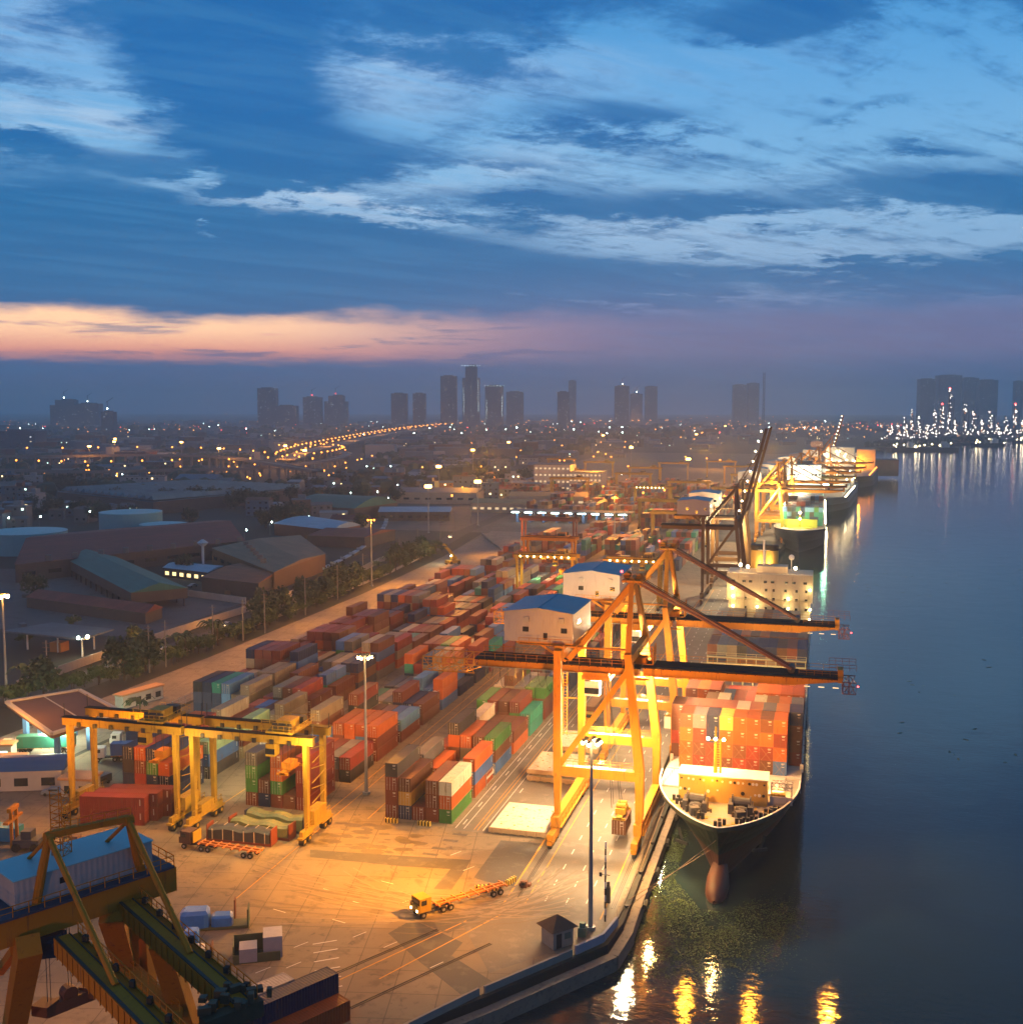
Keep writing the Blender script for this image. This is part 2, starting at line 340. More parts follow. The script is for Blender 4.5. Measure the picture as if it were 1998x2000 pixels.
sheet('yard_road',[(-182,200),(-157,200),(-156,480),(-120,500),(-110,660),(-196,660),(-186,540),(-180,420),(-179,300)],.009,oldc)
sheet('far_yard_pavement',[(-330,651),(-24,651),(-10,790),(10,1090),(38,1450),(60,1900),(-340,1900)],.004,mat('far_apron',(.13,.11,.10),.85,0,.3,.02,c2=(.08,.07,.06)))
sheet('quay_road',[(-62.6,186),(-45.6,186),(-45.6,163),(-50,152),(-41.5,138.4),(-28.7,153.5),(-28.3,160),(-28.6,478),(-62.6,478)],.012,asphw)
z2=lambda L_: [tuple(G(650+x*.3627,1300+y*.3627))[:2] for x,y in L_]
sheet('asphalt_patch',z2([(760,1140),(905,940),(1130,955),(985,1190),(820,1160)]),.018,asph)
sheet('asphalt_patch',z2([(-120,1030),(-120,990),(330,1020),(740,1045),(700,1098),(380,1080),(0,1042)]),.0175,asph)
sheet('asphalt_patch',z2([(545,1200),(650,1075),(745,1040),(720,1090),(640,1205)]),.0185,asph)
sheet('asphalt_patch',z2([(300,1440),(430,1365),(700,1490),(640,1560),(860,1700),(760,1745),(690,1770),(440,1570)]),.019,asph)
sheet('asphalt_patch',z2([(430,1365),(720,1345),(1000,1230),(900,1300),(620,1440)]),.0187,mat('asphalt_worn',(.10,.09,.08),.75,0,.35,.12))
pub=mat('road_asphalt',(.06,.055,.055),.8,0,.3,.1)
sheet('public_road',[(-207,235),(-191,235),(-190,360),(-191,480),(-196,560),(-206,640),(-216,800),(-224,800),(-216,640),(-204,560),(-199,480),(-199,360)],.010,pub)
sheet('depot_yard',[(-345,330),(-262,318),(-214,320),(-210,385),(-262,405),(-340,450),(-380,440)],.008,mat('depot_ground',(.10,.10,.11),.9,0,.3,.05,c2=(.07,.07,.08)))
# markings
yl=mat('yellow_line',(.55,.27,.02),.7,0,.3,1.2); wl=mat('white_line',(.62,.60,.56),.7,0,.3,1.2)
mk=MB()
def stripe(b,x0,y0,x1,y1,w=.18,z=.024):
    d=Vector((x1-x0,y1-y0,0)).normalized(); n=Vector((-d.y,d.x,0))*w/2
    b.add([Vector((x0,y0,z))-n,Vector((x1,y1,z))-n,Vector((x1,y1,z))+n,Vector((x0,y0,z))+n],[(0,1,2,3)])
for x,y0,y1,w in ((-45.45,158,470,.28),(-42.3,160,470,.2),(-30.1,158,470,.2),(-58.2,187,470,.16),(-58.9,187,470,.12),(-79.5,187,470,.18),(-88.2,187,470,.18),(-109.5,187,470,.2),(-86,150,470,.16)): stripe(mk,x,y0,x,y1,w)
stripe(mk,-60.2,131.4,-49.2,152.3,.2); stripe(mk,-55.2,133,-44.9,155.5,.2)
tag(mk.build('yellow_road_markings',yl),**S)
mk=MB()
for x in (-60.8,-57.2,-62.4): stripe(mk,x,187,x,470,.14)
for x in (-39.5,-36.2,-33.2):
    y=160+rnd.random()*3
    while y<470: stripe(mk,x,y,x,y+2.2,.18); y+=6.5
for x in (-61.6,-56):
    for k in range(18): stripe(mk,x,189+k*9.5,x,191.6+k*9.5,.2); 
for (x,y,a) in [(*tuple(G(px_,py_))[:2],a) for px_,py_,a in ((535,1775,-14),(632,1735,-14),(745,1720,-14),(690,1760,-14),(780,1765,60),(575,1850,60),(690,1830,60),(840,1890,60),(560,1890,60),(650,1795,-14),(905,1700,60),(880,1670,60),(500,1900,60),(750,1850,60))]:
    a=R(a); stripe(mk,x,y,x+math.cos(a)*2.4,y+math.sin(a)*2.4,.13)
for k in range(6): stripe(mk,-62-k*1.2,128+k*2.3,-59.2-k*1.2,129+k*2.3+1,.2)
tag(mk.build('white_road_markings',wl),**S)
mk=MB()
for x in (-43.9,-29.0):
    mk.box(x-.05,x+.05,162,476,.013,.07); mk.box(x-.35,x-.2,162,476,.013,.03); mk.box(x+.2,x+.35,162,476,.013,.03)
tag(mk.build('crane_rails',dark),**S)
mk=MB(); a=Vector((-49.7,142.8,.014)); d=Vector((4.8,12.7,0)).normalized(); d2=Vector((math.cos(R(60)),math.sin(R(60)),0))
for off in (0,8.5):
    p=Vector((-63.5+off*.87,129.5-off*.5,.04)); q=p+d2*(22+off*.3); mk.beam(p,q,.14,.08); mk.beam(p+Vector((.35,-.2,0)),q+Vector((.35,-.2,0)),.1,.05)
tag(mk.build('old_crane_rails',dark),**S)
# dark wheel-worn patches on the apron in front of the blocks
sp=MB(); 
for k in range(46):
    cx=-86+rnd.random()*20; cy=172+rnd.random()*12-(cx+76)*.12; r0=.25+rnd.random()*.8; n=9
    sp.add([(cx+math.cos(2*PI*i/n)*r0*(1.4+rnd.random()*.9),cy+math.sin(2*PI*i/n)*r0*(.7+rnd.random()*.5),.0072+k*.0002) for i in range(n)],[tuple(range(n))])
tag(sp.build('oil_spots',mat('oil_stain',(.07,.05,.035),.5,0,.3,1)),**S)
# tyre marks sweeping from the quay road across the apron
tr_=[mat('tyre_dark',(.15,.115,.085),.8,0,.45,.5),mat('tyre_light',(.235,.185,.135),.8,0,.45,.5)]
for k in range(20):
    b=MB(); x0=-42+rnd.random()*8; y0=rnd.uniform(158,176); x1=rnd.uniform(-92,-58); y1=rnd.uniform(142,166); cx=rnd.uniform(-50,-42); cy=rnd.uniform(146,154)
    pts=[Vector(((1-t)**2*x0+2*t*(1-t)*cx+t*t*x1,(1-t)**2*y0+2*t*(1-t)*cy+t*t*y1,0)) for t in [i/22 for i in range(23)]]
    for off in (-.95,.95):
        vs=[];
        for i,p in enumerate(pts):
            d=(pts[min(22,i+1)]-pts[max(0,i-1)]).normalized(); n_=Vector((-d.y,d.x,0)); vs+=[p+n_*(off-.13),p+n_*(off+.13)]
        b.add([(v_.x,v_.y,.0305+k*.0006) for v_ in vs],[(2*i,2*i+1,2*i+3,2*i+2) for i in range(22)])
    tag(b.build('tyre_marks',tr_[k%2]),**S)
# four painted crossing bars by the block
for (x,y) in ((-63.5,184.6),(-64.2,181.5),(-64.9,177.6),(-65.6,174.8)):
    tag(MB().box(x+1.5,x+4.2,y-.9,y,.025,.027).build('asphalt_patch',asph),**S)
# ---- quay walls
def poly_wall(name,P,w,z0,z1,m,label,cat='wall',**k):
    o=MB(); 
    for a,b in zip(P[:-1],P[1:]): o.beam(Vector((*a,(z0+z1)/2)),Vector((*b,(z0+z1)/2)),w,z1-z0)
    return tag(o.build(name,m),label,cat,**k)
ledge=mat('quay_ledge_concrete',(.20,.15,.12),.85,0,.35,.4,c2=(.11,.085,.07))
poly_wall('quay_ledge',[(-26.0,158),(-26.3,300),(-26.5,480)],1.7,-6,-1.0,ledge,'weathered concrete ledge running below the quay edge beside the ships')
poly_wall('seawall_ledge',[(-46.2,122.4),(-39.4,131.2),(-26.6,149.6),(-25.7,157.9)],1.5,-6,-.9,ledge,'weathered concrete ledge along the angled seawall behind the guard hut')
poly_wall('parapet',[(-48.4,120.2),(-41.2,132.6)],.35,0,1.0,conc,'low blue grey parapet at the bottom edge of the yard')
poly_wall('parapet',[(-40.6,133.2),(-31.8,146)],.35,0,1.0,conc,'dark parapet along the angled seawall behind the guard hut')
poly_wall('parapet',[(-31.4,146.6),(-28.4,151.2),(-27.4,157)],.4,0,1.25,mat('bluish_concrete',(.26,.27,.34),.8,0,.2,.4),'bluish parapet at the foot of the tall lamp mast')
poly_wall('quay_kerb',[(-27.6,159),(-27.9,476)],.3,0,.28,mat('kerb_dark',(.10,.08,.07),.8,0,.3,1),'dark steel kerb along the quay edge','kerb')
bol=None
for k in range(24):
    y=163+k*13; 
    if k==0:
        b=thing('bollard','x','bollard',(-27.0,y,0),group='mooring bollards on the quay edge')
        MB().tube((0,0,-1.0),(0,0,.25),.25).tube((0,0,.25),(0,0,.45),.4,8,.34).build('post',dark,b); MB().box(-.5,.5,-.5,.5,-1.0,-.9).build('base_plate',dark,b); bol=b
        o=b
    else: o=dup(bol,(-26.9,y,0))
    o['label']='black mooring bollard on the quay edge, %s from the near corner'%ordn(k+1)
    if k%1==0:
        f=MB().tube((0,-1.1,-1.4),(0,1.1,-1.4),.38,8).build('rubber_fender',black,None,(-24.85,y+5,0))
        tag(f,'black rubber fender on the quay ledge, %s from the near corner'%ordn(k+1),'fender',group='rubber fenders along the ledge')
# ================================================================ CONTAINERS
PAL={'rust red':(.18,.042,.022),'orange':(.42,.095,.018),'brown':(.15,.055,.028),'brick red':(.25,.038,.022),'blue':(.06,.14,.36),'navy':(.02,.03,.09),
 'green':(.06,.19,.045),'grey':(.17,.155,.15),'cream':(.46,.38,.27),'teal':(.03,.22,.17),'charcoal':(.045,.04,.045),'light blue':(.12,.28,.50),'pale green':(.30,.42,.26),'beige':(.30,.23,.15),'red':(.42,.02,.02),'yellow':(.55,.34,.06),'white':(.78,.72,.60)}
CW,CHT=2.44,2.6
def cont_body(L,detail=True):
    b=MB(); w=CW/2; l=L/2; H=CHT
    for sx in (-1,1):
        for sy in (-1,1): b.box(sx*w-(.16 if sx>0 else 0),sx*w+(0 if sx>0 else .16),sy*l-(.16 if sy>0 else 0),sy*l+(0 if sy>0 else .16),0,H)
    for sx in (-1,1):
        x0,x1=(w-.10,w-.003) if sx>0 else (-w+.003,-w+.10)
        b.box(x0,x1,-l+.16,l-.16,.003,.16); b.box(x0,x1,-l+.16,l-.16,H-.12,H-.003)
    b.box(-w+.16,w-.16,l-.10,l-.003,.003,.16); b.box(-w+.16,w-.16,l-.10,l-.003,H-.12,H-.003)
    b.box(-w+.16,w-.16,-l+.003,-l+.10,.003,.16); b.box(-w+.16,w-.16,-l+.003,-l+.10,H-.14,H-.003)
    b.box(-w+.1,w-.1,-l+.1,l-.1,.03,.15)
    def corr(fn,a0,a1,n,z0,z1,flip):
        vs=[];fs=[]
        for i in range(n+1):
            a=a0+(a1-a0)*i/n; t=a1-a0
            for q,dd in ((0,0),(.3,0),(.5,1),(.8,1)):
                if i==n and q>0: break
                aa=a+t/n*q; vs+= [fn(aa,dd,z0),fn(aa,dd,z1)]
        for i in range(len(vs)//2-1): fs.append((2*i,2*i+2,2*i+3,2*i+1) if not flip else (2*i,2*i+1,2*i+3,2*i+2))
        b.add(vs,fs)
    n=int(L/.42) if detail else int(L/1.1)
    corr(lambda a,d,z:(w-.02-d*.06,a,z),-l+.16,l-.16,n,.16,H-.12,False)
    corr(lambda a,d,z:(-w+.02+d*.06,a,z),-l+.16,l-.16,n,.16,H-.12,True)
    corr(lambda a,d,z:(a,l-.02-d*.06,z),-w+.16,w-.16,6,.16,H-.12,True)
    # roof
    vs=[];fs=[]; N=n
    for i in range(N*2+1):
        y=-l+.1+(L-.2)*i/(N*2); z=H-.02-(.025 if i%2 else 0); vs+=[(-w+.08,y,z),(w-.08,y,z)]
    for i in range(N*2): fs.append((2*i,2*i+1,2*i+3,2*i+2))
    b.add(vs,fs); return b
def end_wall(b,L):
    w=CW/2;l=L/2
    for i in range(9):
        x=-w+.18+i*.234; b.box(x,x+.13,-l+.03,-l+.07,.16,CHT-.14)
    b.box(-w+.16,w-.16,-l+.071,-l+.10,.16,CHT-.14); return b
def door_mb(L,s):
    w=CW/2;l=L/2;b=MB(); x0,x1=(-w+.17,-.01) if s<0 else (.01,w-.17)
    b.box(x0,x1,-l+.02,-l+.06,.17,CHT-.15)
    for z in (.5,1.15,1.8): b.box(x0+.06,x1-.06,-l+.005,-l+.02,z,z+.34)
    return b
def rod_mb(L,s):
    b=MB(); l=L/2
    for k in (.28,.82): x=s*k; b.tube((x,-l-.03,.1),(x,-l-.03,CHT-.1),.035,5); b.box(x-.07,x+.07,-l-.05,-l-.02,1.0,1.12)
    return b
def marks_mb(L):
    b=MB(); l=L/2; w=CW/2
    b.box(.25,.85,-l-.004,-l+.004,2.18,2.28).box(.3,.75,-l-.004,-l+.004,2.02,2.1).box(.3,.8,-l-.004,-l+.004,1.55,1.62)
    for z in range(6): b.box(w-.018,w-.006,l-.9,l-.72,1.1+z*.2,1.22+z*.2)
    return b
PROTO={}
def protos():
    for L in (6.06,12.19):
        for det in (0,1,2):   # 0 far single mesh, 1 near with doors, 2 near plain end
            if det==0:
                b=end_wall(cont_body(L,False),L); o=b.build('shipping_container',cont_m)
            else:
                o=thing('shipping_container','x','shipping container'); b=cont_body(L)
                if det==2: end_wall(b,L).build('body',cont_m,o)
                else:
                    b.build('body',cont_m,o)
                    for s in (-1,1):
                        d=door_mb(L,s).build('door',cont_m,o); rod_mb(L,s).build('lock_rods',lockm,d)
                marks_mb(L).build('painted_numbers',mat('marking_white',(.6,.58,.52),.6,0,.1,1),o)
            PROTO[(L,det)]=[o,False]
protos()
PROTO_SRC={k:v[0] for k,v in PROTO.items()}
CAND=[]  # every container: dict
def addc(x,y,z,L,colr,blk,rz=0,vis=(1,1,1),name=None,ship=False,kind=None):
    CAND.append(dict(x=x,y=y,z=z,L=L,c=colr,blk=blk,rz=rz,vis=vis,lab=name,kind=kind))
def wpick(names,r_): return r_.choice(names)
YC=['rust red']*5+['brown']*5+['brick red']*4+['orange']*3+['blue']*2+['navy']*3+['grey']*3+['green','teal','cream','beige','charcoal','charcoal']
def block(bname,xr,ncol,y0,nbay,spec=None,hmax=4,hmin=1,cols=YC,seed=1,pitch=14.3,px=2.64,heights=None):
    r_=random.Random(seed); Hh={}; grid={}
    for j in range(nbay):
        base=r_.randint(hmin,hmax)
        for i in range(ncol):
            k=(i,j)
            if spec and (i,j) in spec: grid[k]=spec[k]; Hh[k]=len(spec[k]); continue
            h=max(hmin,min(hmax,base+r_.choice([-1,0,0,1])))
            if heights: h=heights(i,j,h,r_)
            Hh[k]=h; grid[k]=[r_.choice(cols) for _ in range(h)]
    for (i,j),st in grid.items():
        x=xr-CW/2-.05-i*px
        for t,cn in enumerate(st):
            if cn is None: continue
            top=t==len(st)-1; front=Hh.get((i,j-1),0)<=t; right=Hh.get((i-1,j),0)<=t
            z=t*CHT; lab='%s container, %s tier, %s stack from right, %s bay of %s'%(cn,ordn(t+1),ordn(i+1),ordn(j+1),bname)
            short=(r_.random()<.22) and not (spec and (i,j) in spec)
            yc=y0+j*pitch
            if short: addc(x,yc+3.05,z,6.06,cn,bname,vis=(top,front,right),name='short '+lab); addc(x,yc+9.3,z,6.06,cn,bname,vis=(top,0,right),name='rear '+lab)
            else: addc(x,yc+6.1,z,12.19,cn,bname,vis=(top,front,right),name=lab)
# --- quayside block (five stacks wide, near the big crane); stacks counted from the right
B3={(0,0):['green','orange','white'],(1,0):['rust red','rust red','brown'],(2,0):['rust red'],(3,0):['navy','yellow','brown'],(4,0):['rust red','rust red','rust red','charcoal'],
 (0,1):['orange','blue','orange'],(1,1):['grey','grey'],(2,1):['rust red'],(3,1):['orange','orange'],(4,1):['green','charcoal','grey'],
 (0,2):['blue','brown','green'],(1,2):['green','orange','brown'],(2,2):['green','grey','orange'],(3,2):['brown','brown','orange','charcoal'],(4,2):['brown','orange'],
 (0,3):['orange','brown'],(1,3):['brown','brown'],(2,3):['navy','brown'],(3,3):['brown','green','cream'],(4,3):['brown'],
 (0,4):['teal','teal'],(1,4):['navy','green','rust red'],(2,4):['brown','brown','brown'],(3,4):['green','brown','rust red'],(4,4):['green','green','green'],
 (0,5):['rust red','brown','green'],(1,5):['brown','brown','green']}
block('quayside block',-63.6,5,188.6,14,B3,4,2,seed=5)
B2={(0,1):['rust red','rust red','orange'],(1,1):['blue','blue','orange'],(2,1):['blue','orange','orange'],(0,2):['rust red','light blue'],(1,2):['rust red','blue'],(0,3):['brown','brown'],(0,4):['blue','orange','orange'],(1,4):['blue','blue'],(2,4):['navy','light blue','light blue'],
 (0,6):['navy','navy','brick red','brick red'],(1,6):['navy','brick red','brick red'],(0,5):['navy'],(3,1):['orange','rust red','orange'],(4,1):['blue','blue']}
block('middle block',-90.6,6,204.5,18,B2,4,2,seed=8)
B2f={(0,0):['brick red','brick red','brick red','brick red'],(1,0):['brown'],(2,0):['rust red','green','orange','orange'],(3,0):['navy','brown'],(4,0):['rust red','green','green','grey']}
block('yard crane row',-91.9,5,187.6,1,B2f,seed=2)
B1={(0,0):['navy','navy','orange'],(1,0):['charcoal','charcoal','charcoal'],(2,0):['teal','brick red','rust red'],(3,0):['brown','navy','navy']}
B1={(0,0):['navy','navy','orange'],(1,0):['navy','navy','green','navy'],(2,0):['teal','brick red','rust red','orange'],(3,0):['brown','navy','charcoal','navy'],(0,1):['charcoal','blue','pale green'],(1,1):['charcoal','blue','green'],(0,2):['beige','rust red','pale green']}
block('left block',-119.5,4,184.6,3,B1,4,3,seed=12)
EMP=['beige','beige','beige','cream','grey','navy','navy','blue','orange','brown','rust red']
block('rear left block',-118.0,5,229.5,17,{(0,0):['rust red','beige','beige'],(1,0):['beige','beige']},4,2,EMP+YC,seed=14)
block('far left block',-134.6,6,243.5,15,{(2,0):['blue','light blue','light blue'],(3,0):['navy','navy','teal'],(4,0):['navy','navy','navy'],(5,0):['navy','navy','charcoal'],(1,0):['beige','beige'],(0,0):['rust red','beige','beige'],(0,1):['rust red','beige','beige'],(1,1):['grey','beige','beige']},4,2,EMP+YC[:10],seed=15,pitch=13.4)
for q,(xr,nc,y0,nb) in enumerate(((-63,6,520,9),(-88,6,520,9),(-112,6,500,12),(-64,6,690,12),(-250,6,920,9),(-140,3,480,10),(-64,3,650,3),(-280,6,980,9),(-92,6,690,12),(-122,6,700,12),(-152,6,730,11),(-184,6,760,10),(-60,7,900,12),(-90,7,900,12),(-122,7,900,12),(-156,7,900,12),(-190,7,900,12),(-226,7,900,12))):
    block('distant block',xr,nc,y0,nb,None,4,1,seed=30+q)
# --- ship stacks
SH0=-15.9  # ship 1 centreline
SC=['rust red']*4+['orange']*6+['brown']*4+['brick red']*3+['blue','navy','cream']
fr=[['orange','orange','orange','brown'],['brick red','brown','brick red','grey'],['brick red','brick red','navy','navy'],['brown','orange','orange','yellow'],
    ['brick red','brown','orange','orange'],['brick red','brick red','orange','orange'],['brown','brick red','orange','brown'],['blue','orange','brick red','orange']]
def ship_stack(name,xs,y,L,base,cols,fr=None,hs=None,seed=0,front=1,kind='plain'):
    r_=random.Random(seed)
    for i,x in enumerate(xs):
        st=fr[i] if fr else [r_.choice(cols) for _ in range(hs[i] if hs else 3)]
        for t,cn in enumerate(st):
            f=front if isinstance(front,int) else (t>=front[i])
            right=(i==len(xs)-1)
            top=(t==len(st)-1)
            addc(x,y+L/2,base+t*CHT,L,cn,name,vis=(top,f,right),name='%s container, %s tier, %s from the quay, %s'%(cn,ordn(t+1),ordn(i+1),name),kind=kind)
xs8=[-24.6+1.23+i*2.47 for i in range(8)]
ship_stack('front bay, near ship',xs8,207.5,6.06,8.2,SC,fr)
xs10=[-26.95+1.23+i*2.47 for i in range(10)]
b2=[['brown','brick red','brown','brown']]+[['brown','brick red','brown',c_] for c_ in ('brick red','brick red','brick red','brick red','cream','brick red','navy','orange')]+[['brick red','brown','brown','navy']]
ship_stack('second bay, near ship',xs10,214.0,6.06,8.2,SC,b2,front=[0]+[9]*8+[0])
ship_stack('third bay, near ship',xs10,223.5,12.19,8.2,['cream','orange','rust red','pale green','beige','brown'],[['orange','brick red'],['beige','white'],['orange','brown','brown'],['pale green','pale green','cream'],['beige','beige'],['beige','beige'],['pale green','white','cream'],['orange','orange','brown'],['navy','rust red','orange'],['navy','grey','grey']],front=1,seed=3)
ship_stack('fourth bay, near ship',xs10,237.5,12.19,8.2,SC,None,[3,3,3,2,2,2,3,3,3,3],front=1,seed=4)
ship_stack('fifth bay, near ship',xs10,251.5,12.19,8.2,SC,None,[1]*10,front=1,seed=5)
ship_stack('sixth bay, near ship',xs10,284,12.19,8.2,['navy','navy','grey','rust red','brown','beige','brown','charcoal'],None,[3]*10,front=1,seed=6)
ship_stack('seventh bay, near ship',xs10,298,12.19,8.2,SC,None,[3]*10,front=0,seed=7)
ship_stack('eighth bay, near ship',xs10,312,12.19,8.2,['beige','grey','cream','brown'],None,[4,4,4,3,4,4,4,4,4,3],front=0,seed=9)
TL=['teal','teal','green','navy','blue','navy','teal','light blue','charcoal']
xs2=[-19.5+i*2.47 for i in range(9)]
ship_stack('the ship beyond the barge',xs2,652,6.06,9.5,TL,None,[4]*9,front=1,seed=21)
for k in range(6): ship_stack('the ship beyond the barge',xs2,662+k*14,12.19,9.5,YC,None,[4,4,4,5,5,5,4,4,4] if k<3 else [5]*9,front=0,seed=22+k)
# --- individually placed ones
def single(cx,cy,z,L,c,rz,lab,kind='door'): addc(cx,cy,z,L,c,'single',rz=rz,vis=(2,2,2),name=lab,kind=kind)
r11=R(-79)
for k,(dx,dy,z,lab) in enumerate(((0,0,0,'brick red container, bottom of the near pair lying crosswise by the left yard crane'),(0,0,2.6,'brick red container, upper of the near pair lying crosswise by the left yard crane'),
   (1.0,2.7,0,'rust red container, bottom of the second pair lying crosswise by the left yard crane'),(1.0,2.7,2.6,'rust red container, upper of the second pair lying crosswise by the left yard crane'),
   (2.2,5.4,0,'rust red container, bottom of the rear pair lying crosswise by the left yard crane'),(2.2,5.4,2.6,'rust red container, upper of the rear pair lying crosswise by the left yard crane'))):
    single(-123.6+dx,172.9+dy,z,12.19,('brick red','brick red','rust red','rust red','rust red','rust red')[k],R(-79),lab)
q60=R(60)
def along(px_,py_,ang,back,side):  # from a right-hand end corner, container centre
    d=Vector((math.cos(ang),math.sin(ang))); n=Vector((-d.y,d.x)); return px_-d.x*back+n.x*side,py_-d.y*back+n.y*side
x,y=along(-56.9,123.9,q60,6.1,1.25)
single(x,y,2.6,12.19,'navy',q60-PI/2+PI,'dark blue grey container on top, at the bottom edge of the yard'); single(x,y,0,12.19,'rust red',q60-PI/2+PI,'rust red container carrying the dark blue grey one at the yard bottom')
x,y=along(-54.8,122.6,q60,6.1,1.25); single(x,y,0,12.19,'orange',q60-PI/2+PI,'orange red container on the ground, nearest the seawall at the yard bottom')
x,y=along(-58.8,121.2,q60,7.6,3.6); single(x,y,0,12.19,'brick red',q60-PI/2+PI,'red container left of the dark blue grey one, lowest at the yard bottom')
single(x,y,2.6,12.19,'cream',q60-PI/2+PI,'pale dirty container top partly under the boom tip of the dark crane')
single(-32.6,190.6,1.6,6.06,'brown',0,'brown container hanging from a yellow spreader between the quay crane legs')
# --- choose 300 individuals
def score(c):
    X,Y,w=PX((c['x'],c['y'],c['z']+1.3))
    if w<5 or X<-40 or X>2040 or Y>2060 or Y<0: return 0
    s=(F/w)**2; t,f,r_=c['vis']
    return s*(t*c['L']*CW*.33+f*CW*CHT+r_*c['L']*CHT*min(1,max(.05,-c['x']/max(c['y'],1)))*.8)
for c in CAND: c['s']=score(c)
CAND.sort(key=lambda c:-c['s'])
cm_stuff={n:mat('box_'+n.replace(' ','_'),v,.55,0,.25,.35,.35) for n,v in PAL.items()}
used=set(); stuffmb=MB(); pnames=list(PAL); seen={}
vr=random.Random(77)
nind=0
for c in CAND:
    if nind<299 and c['s']>0 or c['blk']=='single':
        near=c['y']<262 and c['s']>0 and PX((c['x'],c['y'],c['z']))[2]<285
        det=(2 if c['kind']=='plain' or (c['kind'] is None and vr.random()<.35) else 1) if near else 0
        src=PROTO_SRC[(c['L'],det)]; v=PAL[c['c']]; k=(.50+vr.random()*.36); v=tuple(min(.85,a*k*(1+(vr.random()-.5)*.1)) for a in v)
        lab=c['lab']; seen[lab]=seen.get(lab,0)+1
        loc=(c['x'],c['y'],c['z'])
        o=dup(src,loc,c['rz'],lab,'shipping containers stacked in the port and on the ships',color=v); o['category']='shipping container'
        nind+=1; used.add(c['c'])
    else:
        stuffmb.k=pnames.index(c['c']); stuffmb.rbox(c['x'],c['y'],c['z']+.02,CW,c['L'],CHT-.05,c['rz'])
tag(stuffmb.build('container_stacks',[cm_stuff[n] for n in pnames]),'distant and inner shipping containers of many colours filling the stacked blocks','shipping containers',kind='stuff')
for o in PROTO_SRC.values():
    for c_ in list(o.children_recursive)+[o]: bpy.data.objects.remove(c_)
KIDS.clear()
